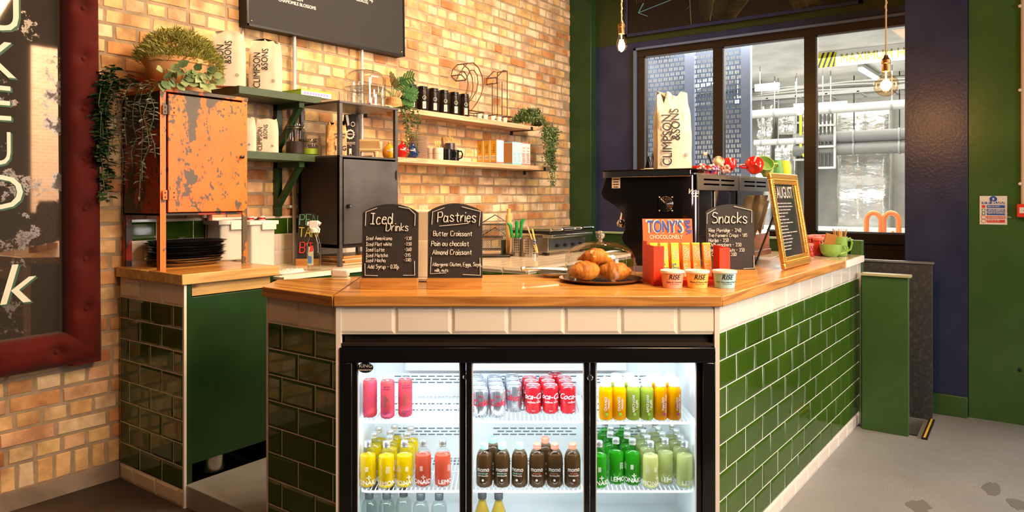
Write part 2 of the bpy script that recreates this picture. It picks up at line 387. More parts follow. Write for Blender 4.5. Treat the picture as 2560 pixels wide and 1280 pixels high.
# navy pier and green wall
py0, py1 = YX(2420,XPIL), YX(2263,XPIL)
b = MB(); b.box(XPIL-.02,py0,0,XWALL,py1,3.6); struct('trim_6', b, M['blue'], 'wide navy painted pier between the window and the green wall', 'pier', bev=.003)
b = MB(); b.box(XPIL-.04,py0,0,XPIL-.02,YX(2328,XPIL),.13); struct('baseboard_back', b, M['green'], 'low green skirting block at the foot of the navy pier', 'skirting', bev=.004)
b = MB(); b.box(XPIL,-1.3,0,XPIL+.3,py0-.003,3.6); struct('wall_right', b, M['green'], 'plain green painted wall at the right edge', 'wall', smooth=0)
# the rest of the room behind the viewer: dark wall with a tall opening to a sunlit brick building
b = MB()
wl = P('dark room wall', (.05,.04,.03), .8)
b.box(-3,-6.2,0,4.86,-6.0,5.5)
struct('wall_front', b, wl, 'dark wall across the room behind the viewer', 'wall', smooth=0)
# brick building opposite, seen only in the mirror
bt = P('sunlit brick across the street', (.6,.3,.15), .9); nt = bt.node_tree; tx = nn(nt,'ShaderNodeTexBrick'); tc = nn(nt,'ShaderNodeTexCoord')
mp = nn(nt,'ShaderNodeMapping'); mp.inputs['Rotation'].default_value = (pi/2,0,0)
nt.links.new(tc.outputs['Object'], mp.inputs[0]); nt.links.new(mp.outputs[0], tx.inputs['Vector'])
tx.inputs['Color1'].default_value = (.62,.33,.18,1); tx.inputs['Color2'].default_value = (.70,.42,.26,1); tx.inputs['Mortar'].default_value = (.8,.72,.62,1)
tx.inputs['Scale'].default_value = 1; tx.inputs['Brick Width'].default_value = .225; tx.inputs['Row Height'].default_value = .085; tx.inputs['Mortar Size'].default_value = .008
nt.links.new(tx.outputs[0], nt.nodes['Principled BSDF'].inputs['Base Color'])
# ================================================================ counters
TZ = 1.028; UZ = .988                     # worktop top and underside
A_ = (1.72,2.42); B_ = Cw(-.622,2.56)[:2]; C2 = Cw(.735,2.56)[:2]; D_ = (4.77,.82)
TILES = [M['grout'], M['tile_white'], M['tile_green']]
def tiles(mb, a, b, rows, W=.2, out=1, seed=1):
    """bevelled glazed tiles on the upright face a->b; rows = (z0, z1, material, shift)"""
    a = Vector(a); b = Vector(b); u = (b-a); L = u.length; u.normalize(); n = Vector((u.y,-u.x))*out
    r = random.Random(seed)
    def pt(s, z, o): q = a+u*s+n*o; return (q.x, q.y, z)
    zz0 = min(q[0] for q in rows); zz1 = max(q[1] for q in rows)
    mb.mi = 0; mb.add([pt(0,zz0,.0026),pt(L,zz0,.0026),pt(L,zz1,.0026),pt(0,zz1,.0026)], [(0,1,2,3)] if out > 0 else [(3,2,1,0)])
    for (z0, z1, mi, sh) in rows:
        s = -sh*W
        while s < L-.004:
            s0 = max(s, 0)+.0013; s1 = min(s+W, L)-.0013; s += W
            if s1-s0 < .006: continue
            z2 = z0+.0013; z3 = z1-.0013; e = min(.011, (s1-s0)*.3); t = .0065; j = lambda: r.uniform(-.0009,.0009)
            mb.mi = mi
            P0 = [pt(s0,z2,.0024),pt(s1,z2,.0024),pt(s1,z3,.0024),pt(s0,z3,.0024)]
            k = j(); k2 = j()
            I = [pt(s0+e,z2+e,t+k),pt(s1-e,z2+e,t+k2),pt(s1-e,z3-e,t-k),pt(s0+e,z3-e,t-k2)]
            f = [(4,5,6,7),(0,1,5,4),(1,2,6,5),(2,3,7,6),(3,0,4,7)]
            mb.add(P0+I, f if out > 0 else [q[::-1] for q in f])
    mb.mi = 0
RH = .102
def std_rows(top, base0=0.0):
    g0 = top-.1-8*RH
    return [(top-.1, top, 1, 0)]+[(g0+i*RH, g0+(i+1)*RH, 2, .55 if i % 2 else .05) for i in range(8)]+[(base0, g0, 1, .3)]
def slab(name, poly, z0, z1, ang, parent, mats, bev=.004, label=None):
    c, s = cos(-ang), sin(-ang)
    mb = MB(); n = len(poly); mb.prism([(p[0]*c-p[1]*s, p[0]*s+p[1]*c) for p in poly], z0, z1)
    mb.m = [1, 0]+[1]*n
    o = mb.build(name, mats, parent, bev=bev, label=label); o.rotation_euler = (0, 0, ang); return o
# --- serving counter
sc = thing('serving_counter', 'angled serving counter clad in white and green glazed tiles round a drinks fridge', 'counter', (0,0,0))
b = MB()
B2 = Cw(-.627,3.04)[:2]
b.prism([(A_[0]+.001,A_[1]), (B_[0]+.001,B_[1]), (B2[0],B2[1]), (2.04,2.46)], 0, UZ)
Ci = (C2[0]+.095, C2[1]+.052)
b.prism([C2, D_, (D_[0],D_[1]+.07), Ci], 0, UZ)
b.prism([Cw(-.622,2.562)[:2], Cw(.735,2.562)[:2], Cw(.735,2.60)[:2], Cw(-.622,2.60)[:2]], .885, UZ)
b.prism([(4.70,.83),(4.77,.83),(4.77,1.62),(4.70,1.62)], 0, UZ)
b.prism([(3.0,1.56),(4.7,1.56),(4.7,1.62),(3.0,1.62)], 0, UZ)
b.build('carcass', M['green_dark'], sc)
t = MB()
tiles(t, A_, B_, std_rows(UZ), out=1, seed=2)
tiles(t, B_, C2, [(UZ-.1, UZ, 1, 0)], W=.2025, out=1, seed=3)
tiles(t, C2, D_, std_rows(UZ), out=1, seed=4)
tiles(t, (4.285,.829), (4.77,.813), [(UZ,TZ,1,.2)], out=1, seed=5)
t.build('tile_cladding', TILES, sc, smooth=0)
t = MB(); ctm = P('white trim', (.75,.68,.6), .4)
def edge(p, w, z0, z1): t.box(p[0]-w, p[1]-w, z0, p[0]+w, p[1]+w, z1)
for (p, z0) in ((B_,0),(C2,0)): t.M = Matrix.Translation((p[0],p[1],0)) @ Matrix.Rotation(RC,4,'Z'); t.box(-.009,-.009,z0,.009,.012,UZ); t.M = None; t.build('corner_trim', ctm, sc); t = MB()
t.box(A_[0]-.006,A_[1]-.004,0,A_[0]+.03,A_[1]+.006,UZ); t.build('corner_trim', ctm, sc)
t = MB(); t.box(D_[0]-.004,D_[1]-.012,0,D_[0]+.006,D_[1]+.07,TZ); t.build('corner_trim', ctm, sc)
# --- worktop of the serving counter
wt = thing('worktop', 'thick varnished pine worktop wrapping the whole serving counter', 'worktop', (0,0,0))
Ap = (1.70,2.435); Bp = Cw(-.640,2.541)[:2]; Cp = Cw(.752,2.541)[:2]; E_ = PZ(693,699,TZ)[:2]; M1 = PZ(905,690,TZ)[:2]; M2 = Cw(.355,3.27)[:2]
sh = lambda p, q, k: (p[0]+(q[0]-p[0])*k, p[1]+(q[1]-p[1])*k)
slab('left_plank', [Ap, Bp, M1, E_], UZ, TZ, pi/2, wt, [M['oak'], M['oak_edge']])
slab('front_plank', [sh(Bp,Cp,.0015), Cp, M2, sh(M1,M2,.002)], UZ, TZ, RC, wt, [M['oak'], M['oak_edge']])
slab('side_plank', [sh(Cp,(4.285,.80),.001), (4.285,.803), (4.285,1.62), sh(M2,(4.2,1.62),.002)], UZ, TZ, -.03, wt, [M['oak'], M['oak_edge']])
g = MB()
def groove(p, q, w=.0011):
    p = Vector(p); q = Vector(q); n = Vector((-(q-p).y,(q-p).x)).normalized()*w
    g.add([(p.x-n.x,p.y-n.y,TZ+.0003),(q.x-n.x,q.y-n.y,TZ+.0003),(q.x+n.x,q.y+n.y,TZ+.0003),(p.x+n.x,p.y+n.y,TZ+.0003)], [(0,1,2,3)])
groove(Cw(-.66,2.74), Cw(.50,2.74)); groove(Cw(-.68,2.95), Cw(.45,2.95)); groove((1.78,2.43), (1.80,2.02)); groove((1.88,2.55),(1.93,2.28)); groove((2.75,1.02),(4.28,.96))
groove(Bp, M1, .0016); groove(Cp, M2, .0016)
g.build('plank_joints', P('dark joint', (.10,.04,.01), .8), wt)
cl = MB(); cl.prism([(4.287,.80),(4.775,.79),(4.775,1.62),(4.287,1.62)], UZ, TZ-.003)
cl.build('tiled_end_base', M['grout'], wt)
cl = MB(); y = .80; i = 0
while y < 1.6:
    x = 4.29-(.1 if i % 2 else 0)
    while x < 4.77:
        x0 = max(x,4.289)+.001; x1 = min(x+.2,4.772)-.001; x += .2
        if x1-x0 > .01: cl.box(x0,y+.001,TZ-.003,x1,min(y+.1,1.62)-.001,TZ)
    y += .1; i += 1
cl.build('tiled_end', P('worn beige tile', (.62,.52,.40), .12, col2=(.5,.42,.32), scale=20), wt, bev=.0015)
# --- drinks fridge
FX, FD = .0555, 2.558
fz = thing('drinks_fridge', 'black three-door under-counter drinks fridge with lit white interior', 'fridge', Cw(FX, FD), RC)
liner = P('white fridge liner', (.80,.84,.87), .35)
b = MB()
b.box(-.673,.0,.02,-.643,.485,.845); b.box(.643,.0,.02,.673,.485,.845); b.box(-.673,.0,.815,.673,.485,.845)
b.box(-.673,-.005,.02,.673,.485,.075); b.box(-.673,.475,.02,.673,.487,.845)
b.box(-.673,-.012,.787,.673,.0,.842); b.box(-.673,-.012,.02,-.628,.0,.787); b.box(.628,-.012,.02,.673,.0,.787)
b.build('case', M['blackgloss'], fz, bev=.003)
b = MB(); b.box(-.66,.02,.842,.66,.06,.885); b.box(-.672,-.006,.846,.672,.018,.856); b.build('gap_shade', P('dark brown gap shade', (.02,.012,.008), .5), fz)  # dark strip standing in for the shade in the gap under the lintel
b = MB()
b.box(-.643,.035,.075,-.638,.475,.815); b.box(.638,.035,.075,.643,.475,.815); b.box(-.638,.035,.81,.638,.475,.815); b.box(-.638,.035,.075,.638,.475,.08)
b.box(-.638,.468,.08,.638,.474,.81); b.build('liner', liner, fz)
b = MB(); b.box(-.50,.40,.665,.42,.467,.808); b.box(-.50,.395,.660,.42,.40,.672); b.build('evaporator_cover', P('cover', (.62,.68,.74), .4), fz, bev=.002)
slot_m = P('vent slot grey', (.12,.16,.20), .6)
for zc in (.617, .500, .396, .270):
    for (xa, n) in ((-.555, 9), (-.135, 10), (.27, 7)):
        b = MB()
        for r_ in range(3):
            off = .018 if r_ == 1 else 0; k = n-1 if r_ == 1 else n
            for i in range(k): b.box(xa+off+i*.036, .4665, zc-r_*.013, xa+off+i*.036+.028, .469, zc-r_*.013+.0045)
        b.build('vent_slots', slot_m, fz)
# fan guards high at the back
b = MB()
for x0 in (-.19,.215):
    b = MB()
    for r_ in (.03,.045,.06): b.tube([(x0+r_*cos(a*pi/10), .393, .80+r_*sin(a*pi/10)*.9) for a in range(10,21)], .0015, 5)
    b.build('fan_guard', M['steel'], fz)
def shelf(xa, xb, z, ya):
    s = MB(); R = .0024
    s.tube([(xa+.006,.45,z),(xa,.44,z),(xa,ya+.02,z),(xa+.004,ya+.006,z),(xa+.02,ya,z),(xb-.02,ya,z),(xb-.004,ya+.006,z),(xb,ya+.02,z),(xb,.44,z),(xb-.006,.45,z)], .0045, 8)
    s.tube([(xa,.45,z),(xb,.45,z)], .004, 6); s.tube([(xa,.30,z-.004),(xb,.30,z-.004)], .003, 6)
    n = int((xb-xa)/.0165)
    for i in range(1, n): x = xa+(xb-xa)*i/n; s.tube([(x,ya,z+.001),(x,.45,z+.001)], R, 5)
    return s.build('wire_shelf', M['whitewire'], fz)
SEC = [(-.618,-.235), (-.208,.208), (.24,.622)]
ZS1, ZS2 = .541, .282
for i, (xa, xb) in enumerate(SEC):
    shelf(xa, xb, ZS1, .098 if i < 2 else .088); shelf(xa, xb, ZS2, .098)
OP = [(-.612,-.2425), (-.199,.203), (.2465,.609)]
ST = [(-.643,-.221), (-.221,.2248), (.2248,.643)]
for i in range(3):
    (a, c), (s0, s1) = OP[i], ST[i]; y0 = -.006 if i == 1 else .004; y1 = y0+.022
    d = MB(); d.box(s0+.001,y0,.078,a,y1,.812); d.box(c,y0,.078,s1-.001,y1,.812); d.box(a,y0,.787,c,y1,.812); d.box(a,y0,.078,c,y1,.14)
    dr = d.build('door', M['blackgloss'], fz, bev=.0025)
    e = MB(); w_ = .0035
    e.box(a-.001,y0+.002,.14,a+w_,y0+.012,.787); e.box(c-w_,y0+.002,.14,c+.001,y0+.012,.787); e.box(a,y0+.002,.7835,c,y0+.012,.787)
    e.build('gasket', P('pale gasket', (.55,.6,.65), .3), dr)
    gp = MB(); gp.box(a,y0+.009,.14,c,y0+.013,.787); gp.build('glass', M['pane'], dr)
    if i < 2:
        k = MB(); kx = -.221+.0 if i == 0 else .2245
        kx = -.2215 if i == 0 else .224
        k.M = Matrix.Translation((kx, y0, .734)) @ Matrix.Rotation(pi/2,4,'X'); k.lathe([(.0,0),(.0105,0),(.0105,.005),(.008,.008),(.0,.008)], 20); k.mi = 1; k.box(-.001,-.005,.008,.001,.005,.0085)
        k.build('lock', [M['chrome'], M['black']], dr)
b = MB()
b.M = Matrix.Translation((-.582, -.001, .768)) @ Matrix.Rotation(pi/2,4,'X'); b.lathe([(0,0),(.0285,0),(.0285,.0012),(0,.0012)], 36, sy=.66)
b.mi = 1; b.M = Matrix.Translation((-.582, -.0025, .768))
b.text('KING', .017, flat(0,0,.001), bold=.02, sx=1.15); b.text('REFRIGERATION', .0075, flat(0,0,-.011), bold=.03, sx=.9)
b.build('maker_badge', [M['black'], M['chalk']], fz)
led = P('fridge strip light', (1,1,1), emit=(.80,.90,1), estr=4)
b = MB(); b.box(-.62,.045,.803,.62,.057,.809); b.build('strip_light', led, fz)
for i, (xa, xb) in enumerate(SEC):
    p = Cw(FX+(xa+xb)/2, FD+.06, .80); q = Cw(FX+(xa+xb)/2, FD+.30, .30)
    area('fridge_lamp', p, q, (xb-xa)*.95, .03, 2.3, (.84,.93,1.0))
    p = Cw(FX+(xa+xb)/2, FD+.07, .275); q = Cw(FX+(xa+xb)/2, FD+.30, .0)
    area('fridge_shelf_lamp', p, q, (xb-xa)*.9, .02, .5, (.84,.95,.97))
    p = Cw(FX+(xa+xb)/2, FD+.07, .53)
    area('fridge_shelf_lamp', p, Cw(FX+(xa+xb)/2, FD+.30, .30), (xb-xa)*.9, .02, 1.1, (.84,.94,.97))
# --- base unit by the brick wall
bu = thing('base_unit', 'narrow base unit with tiled end and green panel front under orange cabinet', 'cabinet', (0,0,0))
BUZ = .992; FY = 3.02
b = MB(); b.box(1.722,FY+.03,0,1.76,YB-.013,BUZ); b.box(1.76,FY+.05,.18,2.22,YB-.015,BUZ-.002); b.box(1.76,3.5,.10,2.22,3.59,.18); b.build('carcass', M['green_dark'], bu)
t = MB(); tiles(t, (1.72,YB-.013), (1.72,FY+.01), std_rows(BUZ), out=1, seed=8); t.build('tile_cladding', TILES, bu, smooth=0)
t = MB(); t.box(1.712,FY,0,1.724,FY+.012,BUZ); t.build('corner_trim', M['chalk'], bu, label='chipped white strip down the tiled corner')
t = MB(); t.box(1.724,FY+.004,0,1.752,FY+.03,BUZ); t.mi=0; t.build('end_post', M['green_dark'], bu)
t = MB(); t.box(1.752,FY+.014,.18,2.19,FY+.034,.93); t.build('front_panel', M['green_dark'], bu, bev=.002)
t = MB(); t.box(1.752,FY+.02,.935,2.17,FY+.04,BUZ); t.build('top_rail', M['pine'], bu)
t = MB(); t.cyl((1.90,FY+.09,.10), .055, .078, 24); t.build('foot', M['steel'], bu, label='round steel foot')
wt2 = thing('worktop', 'short thick pale pine worktop carrying the orange cabinet and trays', 'worktop', (0,0,0))
slab('plank', [(1.695,FY-.015),(2.20,FY-.015),(2.20,3.30),(1.695,3.30)], BUZ, 1.04, 0, wt2, [M['oak'], M['pine']])
slab('plank', [(1.695,3.303),(2.20,3.303),(2.20,YB-.013),(1.695,YB-.013)], BUZ, 1.04, 0, wt2, [M['oak'], M['pine']])
# --- back counter along the wall
bc = thing('back_counter', 'tiled back counter along the foot of the brick wall behind the bar', 'counter', (0,0,0))
BZ = .985
b = MB(); b.box(2.24,3.03,0,4.60,YB-.002,BZ-.02); b.box(3.27,2.25,0,4.60,3.03,BZ-.02); b.build('carcass', M['green_dark'], bc)
tt = MB(); wm = P('ivory top tile', (.70,.58,.42), .1, col2=(.76,.66,.50), scale=4)
tt.mi = 0; tt.box(2.21,3.0,BZ-.02,4.62,YB-.002,BZ-.004); tt.box(3.25,2.23,BZ-.02,4.62,3.0,BZ-.004)
tt.mi = 1
y = 2.235; i = 0
while y < 3.6:
    x = 2.22-(.1 if i % 2 else 0)
    while x < 4.6:
        x0 = max(x, 2.215 if y >= 3.0 else 3.255)+.001; x1 = min(x+.2,4.6)-.001; x += .2
        if x1-x0 > .01: tt.box(x0,y+.001,BZ-.004,x1,min(y+.1,3.6)-.001,BZ)
    y += .1; i += 1
tt.build('tiled_top', [M['grout'], wm], bc, bev=.001)
e = MB(); e.box(2.21,2.992,BZ-.045,3.25,2.9995,BZ-.018); e.mi=1; e.box(2.21,2.985,BZ-.018,3.25,2.9995,BZ-.003); e.mi = 2; e.box(2.21,2.99,.6,3.25,3.0,BZ-.045)
e.build('top_edging', [M['green_dark'], M['chalk'], M['green_dark']], bc)
t = MB()
tiles(t, (3.25,3.0),(3.25,2.23), [(.955,BZ-.002,1,0)]+[(.955-.102*(i+1),.955-.102*i,2,.5*(i%2)) for i in range(4)], out=1, seed=11)
tiles(t, (3.25,2.23),(4.60,2.23), [(.955,BZ-.002,1,0)]+[(.955-.102*(i+1),.955-.102*i,2,.5*(i%2)) for i in range(4)], out=1, seed=12)
t.build('tile_cladding', TILES, bc, smooth=0)
t = MB(); tiles(t, (1.735,YB-.014),(3.30,YB-.014), [(.96,1.06,1,0),(1.06,1.16,1,.5),(1.16,1.256,2,.2)], out=1, seed=13)
t.mi = 1; t.box(1.735,YB-.022,1.256,3.30,YB-.012,1.268)
sp = t.build('splashback', TILES, bc, smooth=0, label='splashback of two ivory rows and one green row of tiles')
# --- low green partition behind the bar, charcoal partition
pt_ = thing('partition', 'low dark green partition with pale ledge behind bar, at far counter end', 'partition', (4.80,1.0,0))
b = MB(); b.box(0,-.13,0,.045,1.66,1.105); b.build('panel', M['green_dark'], pt_, bev=.003)
b = MB(); b.box(-.012,-.135,1.105,.06,1.66,1.118); b.build('ledge', P('pale green ledge', (.22,.30,.18), .4), pt_, bev=.002)
b = MB(); b.box(-.03,-.20,0,.03,-.133,1.115); b.build('end_post', M['green'], pt_, bev=.003)
p2 = thing('partition', 'short green painted screen with a pale ledge beside the counter end', 'partition', (4.66,.54,0))
b = MB(); b.box(0.0,.0,0,.05,.245,.915); b.build('panel', M['green'], p2, bev=.003)
b = MB(); b.box(-.015,-.012,.915,.062,.248,.93); b.build('ledge', P('cream green ledge', (.42,.42,.25), .4), p2, bev=.002)
p3 = thing('partition', 'scuffed charcoal partition standing between green screen and navy pier', 'partition', (5.09,.46,0))
b = MB(); b.box(0,0,-.1,.03,.66,.965); b.build('panel', M['charcoal'], p3, bev=.002)
b = MB(); b.box(-.008,-.008,.965,.04,.66,.977); b.build('ledge', P('grey metal ledge', (.35,.36,.38), .3, .6), p3)
# --- orange cabinet
oc = thing('metal_cabinet', 'orange metal locker with flaking paint on four tall legs', 'cabinet', (1.725,3.25,1.04), 0)
def flaky(name, a, g, thr, sc_):
    m = P(name, a, .45); nt = m.node_tree; b = nt.nodes['Principled BSDF']
    tc = nn(nt,'ShaderNodeTexCoord'); mp = nn(nt,'ShaderNodeMapping'); mp.inputs['Scale'].default_value = (1,1,.7); nt.links.new(tc.outputs['Object'], mp.inputs[0])
    def layer(scale, det, lo, hi, dist=0.0):
        n = nn(nt,'ShaderNodeTexNoise'); n.inputs['Scale'].default_value = scale; n.inputs['Detail'].default_value = det; n.inputs['Distortion'].default_value = dist
        n.inputs['Roughness'].default_value = .62; nt.links.new(mp.outputs[0], n.inputs['Vector'])
        r = nn(nt,'ShaderNodeMapRange'); r.inputs[1].default_value = lo; r.inputs[2].default_value = hi; nt.links.new(n.outputs['Fac'], r.inputs[0]); return r
    l1 = layer(sc_, 8, thr, thr+.012); l2 = layer(38, 3, .60, .62); l3 = layer(3, 5, .3, .7)
    mxm = nn(nt,'ShaderNodeMath', operation='MAXIMUM'); nt.links.new(l1.outputs[0], mxm.inputs[0]); nt.links.new(l2.outputs[0], mxm.inputs[1])
    base = nn(nt,'ShaderNodeMix', data_type='RGBA'); base.inputs[6].default_value = (*a,1); base.inputs[7].default_value = (a[0]*.8,a[1]*.6,a[2]*.5,1); nt.links.new(l3.outputs[0], base.inputs[0])
    o = nn(nt,'ShaderNodeMix', data_type='RGBA'); o.inputs[7].default_value = (*g,1); nt.links.new(base.outputs[2], o.inputs[6]); nt.links.new(mxm.outputs[0], o.inputs[0]); nt.links.new(o.outputs[2], b.inputs['Base Color'])
    return m
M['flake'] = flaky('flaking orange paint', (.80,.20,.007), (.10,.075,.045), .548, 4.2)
M['flake_shaded'] = flaky('flaking orange paint in shade', (.40,.04,.008), (.035,.022,.014), .47, 6)  # darker copy of the orange paint, with the side's shade in its colour
z0, z1, WX, WY = .253, .845, .455, .345
b = MB(); b.box(0,0,z0,.012,WY,z1); b.box(WX-.012,0,z0,WX,WY,z1); b.box(0,WY-.012,z0,WX,WY,z1); b.box(0,0,z0,WX,WY,z0+.012)
b.build('body', M['flake_shaded'], oc, bev=.002)
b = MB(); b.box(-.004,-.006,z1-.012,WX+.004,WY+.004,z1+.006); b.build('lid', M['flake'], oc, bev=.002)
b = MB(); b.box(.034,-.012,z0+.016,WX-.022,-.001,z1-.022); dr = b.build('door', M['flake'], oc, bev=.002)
k = MB(); k.M = Matrix.Translation((WX-.042,-.012,.545)) @ Matrix.Rotation(pi/2,4,'X'); k.lathe([(0,0),(.005,0),(.005,.008),(.010,.012),(.010,.018),(0,.022)], 16); k.build('knob', M['black'], dr)
for zz in (z0+.075, z1-.12):
    h = MB(); h.box(.006,-.0155,zz,.075,-.0125,zz+.045); h.mi = 1
    for (hx,hz) in ((.018,.012),(.018,.033),(.06,.012),(.06,.033)): h.ball((hx,-.0155,zz+hz), .004, 8)
    h.tube([(.032,-.017,zz-.001),(.032,-.017,zz+.046)], .004, 8)
    h.build('hinge', [M['flake'], P('rust', (.12,.05,.03), .7)], dr)
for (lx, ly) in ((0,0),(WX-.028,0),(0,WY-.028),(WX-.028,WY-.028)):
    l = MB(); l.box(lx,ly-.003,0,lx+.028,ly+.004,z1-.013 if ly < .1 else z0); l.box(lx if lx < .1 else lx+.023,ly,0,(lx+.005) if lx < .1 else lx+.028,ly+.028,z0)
    l.build('leg', M['flake'] if ly < .1 else M['flake_shaded'], oc)
# --- black cabinet
kc = thing('metal_cabinet', 'dark grey metal cabinet with open top shelf, standing on back counter', 'cabinet', (2.695,3.14,BZ), 0)
gm = P('dark gunmetal', (.085,.082,.085), .38, .55, col2=(.13,.125,.125), scale=5, bump=.08, bscale=9)
gk = P('dark brown steel', (.022,.016,.014), .45, .3)
WX, WY = .462, .36
b = MB(); b.box(0,0,.105,.006,WY,.622); b.build('side_panel', gk, kc)
b = MB(); b.box(WX-.006,0.02,.105,WX,WY,.64); b.box(0,WY-.005,.105,WX,WY,.64); b.box(0,0.0,.105,WX,WY,.125); b.build('body', gk, kc)
for (lx, ly) in ((0,0),(WX-.022,0),(0,WY-.022),(WX-.022,WY-.022)):
    l = MB(); l.box(lx,ly-.003,0,lx+.022,ly+.019,.94); l.build('leg', gm, kc, bev=.001)
b = MB(); b.box(-.004,-.008,.930,WX+.004,WY,.943); b.build('top_shelf', gm, kc, bev=.002)
b = MB(); b.box(0,-.006,.622,WX,WY,.634); b.build('middle_shelf', gm, kc, bev=.002)
b = MB(); b.box(.024,-.012,.128,WX-.022,-.001,.612); dr = b.build('door', gm, kc, bev=.002)
k = MB(); k.M = Matrix.Translation((.052,-.012,.345)) @ Matrix.Rotation(pi/2,4,'X'); k.lathe([(0,0),(.012,0),(.012,.018),(.010,.022),(0,.022)], 18); k.mi=1; k.lathe([(0,.0225),(.006,.0225),(0,.0245)], 14); k.build('knob', [M['black'], M['chrome']], dr)
h = MB(); h.tube([(WX-.024,-.014,.50),(WX-.024,-.014,.56)], .004, 8); h.box(WX-.036,-.014,.51,WX-.03,-.011,.55); h.build('hinge', gk, dr)
# --- green shelves with brackets
def gshelf(z, label):
    s = thing('wall_shelf', label, 'shelf', (2.20, 3.35, z), 0)
    b = MB(); b.box(0,0,-.042,.545,.262,0); b.build('board', M['greenshelf'], s, bev=.003)
    for bx in (.40,):
        k = MB(); k.box(bx,.225,-.36,bx+.035,.262,-.042); k.box(bx,.02,-.075,bx+.035,.262,-.042); k.bar((bx+.0175,.04,-.07),(bx+.0175,.24,-.30),.03); k.build('bracket', M['green_dark'], s)
    return s
gshelf(1.968, 'upper dark green wall shelf carrying two big coffee bags and a box')
gshelf(1.627, 'lower dark green wall shelf carrying small coffee bags and glass jars')
# --- scaffold-board shelves
def wshelf(x0, x1, z, label):
    s = thing('wall_shelf', label, 'shelf', (x0, 3.40, z), 0)
    b = MB(); b.box(0,0,-.036,x1-x0,.215,0); b.build('board', M['board'], s, bev=.003)
    for bx in (.12, x1-x0-.10):
        k = MB(); k.box(bx,.0,-.041,bx+.03,.215,-.0365); k.box(bx,.208,-.07,bx+.03,.215,-.041); k.box(bx,-.004,-.041,bx+.03,0,-.01); k.build('bracket', M['black'], s)
    return s
wshelf(3.19, 5.10, 1.988, 'upper reclaimed wooden shelf carrying black tins, wire number and trailing plant')
wshelf(3.19, 5.30, 1.650, 'lower reclaimed wooden shelf carrying plates, mugs and cartons')
# --- steel conduits
for (x, lab) in ((XY(735,3.585), 'steel conduit pipe running down the bricks behind the green shelves'), (XY(904,3.585), 'steel conduit pipe running down behind the dark grey cabinet')):
    c = thing('conduit', lab, 'pipe', (x, 3.582, BZ))
    b = MB(); b.tube([(0,0,.0),(0,0,1.55)], .0115, 12); b.build('pipe', P('galvanised conduit', (.66,.64,.62), .3, .35), c)
    for zz in (.33, .98):
        b = MB(); b.box(-.03,.004,zz,.03,.034,zz+.016); b.ball((-.024,.002,zz+.008),.005,8); b.ball((.024,.002,zz+.008),.005,8); b.build('clip', M['white'], c)
# ================================================================ drinks in the fridge
def liquid(name, col, tr=.6):
    m = bpy.data.materials.new(name); m.use_nodes = True; nt = m.node_tree; nt.nodes.clear()
    out = nn(nt,'ShaderNodeOutputMaterial'); a = nn(nt,'ShaderNodeBsdfDiffuse'); t = nn(nt,'ShaderNodeBsdfTranslucent'); g = nn(nt,'ShaderNodeBsdfGlossy')
    a.inputs[0].default_value = (*col,1); t.inputs[0].default_value = (*col,1); g.inputs['Roughness'].default_value = .08
    m1 = nn(nt,'ShaderNodeMixShader'); m1.inputs[0].default_value = tr; m2 = nn(nt,'ShaderNodeMixShader'); lw = nn(nt,'ShaderNodeLayerWeight'); lw.inputs[0].default_value = .15
    nt.links.new(a.outputs[0],m1.inputs[1]); nt.links.new(t.outputs[0],m1.inputs[2]); nt.links.new(lw.outputs['Fresnel'],m2.inputs[0])
    nt.links.new(m1.outputs[0],m2.inputs[1]); nt.links.new(g.outputs[0],m2.inputs[2]); nt.links.new(m2.outputs[0],out.inputs[0]); return m
M['print'] = P('pale bottle print', (.86,.82,.76), .6)
M['alu'] = P('aluminium cap', (.75,.75,.77), .28, .9)
def bottle_lathe(h, r, rn, neck0, sh):     # base, straight wall, shoulder, neck
    pr = [(0,.002),(r*.80,0),(r*.95,.004),(r,.012),(r,sh)]
    for i in range(1, 8):
        t = i/8; pr.append((rn+(r-rn)*cos(t*pi/2)**1.15, sh+(neck0-sh)*sin(t*pi/2)**.9))
    return pr+[(rn,neck0),(rn,h-.012)]
def lemonade(name, liq, glass, words, cap):
    t = thing(name, 'x', 'drink bottle')
    b = MB(); pr = bottle_lathe(.17, .0315, .0115, .138, .098); b.lathe(pr+[(.0115,.163)], 26); b.build('glass_body', glass, t)
    fill = .116; lp = [(max(r-.0016,0), z+.002) for r, z in pr if z < fill]; rr = lp[-1][0]
    l = MB(); l.lathe(lp+[(rr-.002,fill),(0,fill)], 26); l.build('liquid', liq, t)
    c = MB(); c.lathe([(.0135,.148),(.0142,.152),(.0135,.1535),(.0142,.156),(.0138,.166),(.0125,.1695),(0,.170)], 22); c.build('cap', cap, t)
    p = MB(); R = .0321
    p.text(words, .0235, wrap(R,.014), bold=.025)
    p.text('+', .034, wrap(R,.028,.75), bold=.03)
    for i in range(9): a0 = -.35; x0 = -.010; z = .060+i*.0028; p.add([wrap(R,z,a0)(x0,0),wrap(R,z,a0)(x0+.017-(i%3)*.002,0),wrap(R,z,a0)(x0+.017-(i%3)*.002,.0009),wrap(R,z,a0)(x0,.0009)],[(0,1,2,3)])
    for i in range(7): x0 = .012+i*.0016; p.add([wrap(R,.063)(x0,0),wrap(R,.063)(x0+.0008,0),wrap(R,.063)(x0+.0008,.018),wrap(R,.063)(x0,.018)],[(0,1,2,3)])
    p.build('printed_lettering', M['print'], t); return t
CLG = thin_glass('bottle glass', (.95,.97,.96), .9); GRG = thin_glass('green bottle glass', (.45,.85,.40), .8)
ly = liquid('yellow lemonade', (1.0,.78,.0)); lr = liquid('red lemonade', (.90,.20,.11)); lg = liquid('green lemonade', (.14,.55,.06)); lp_ = liquid('pale lemonade', (.78,.80,.36))
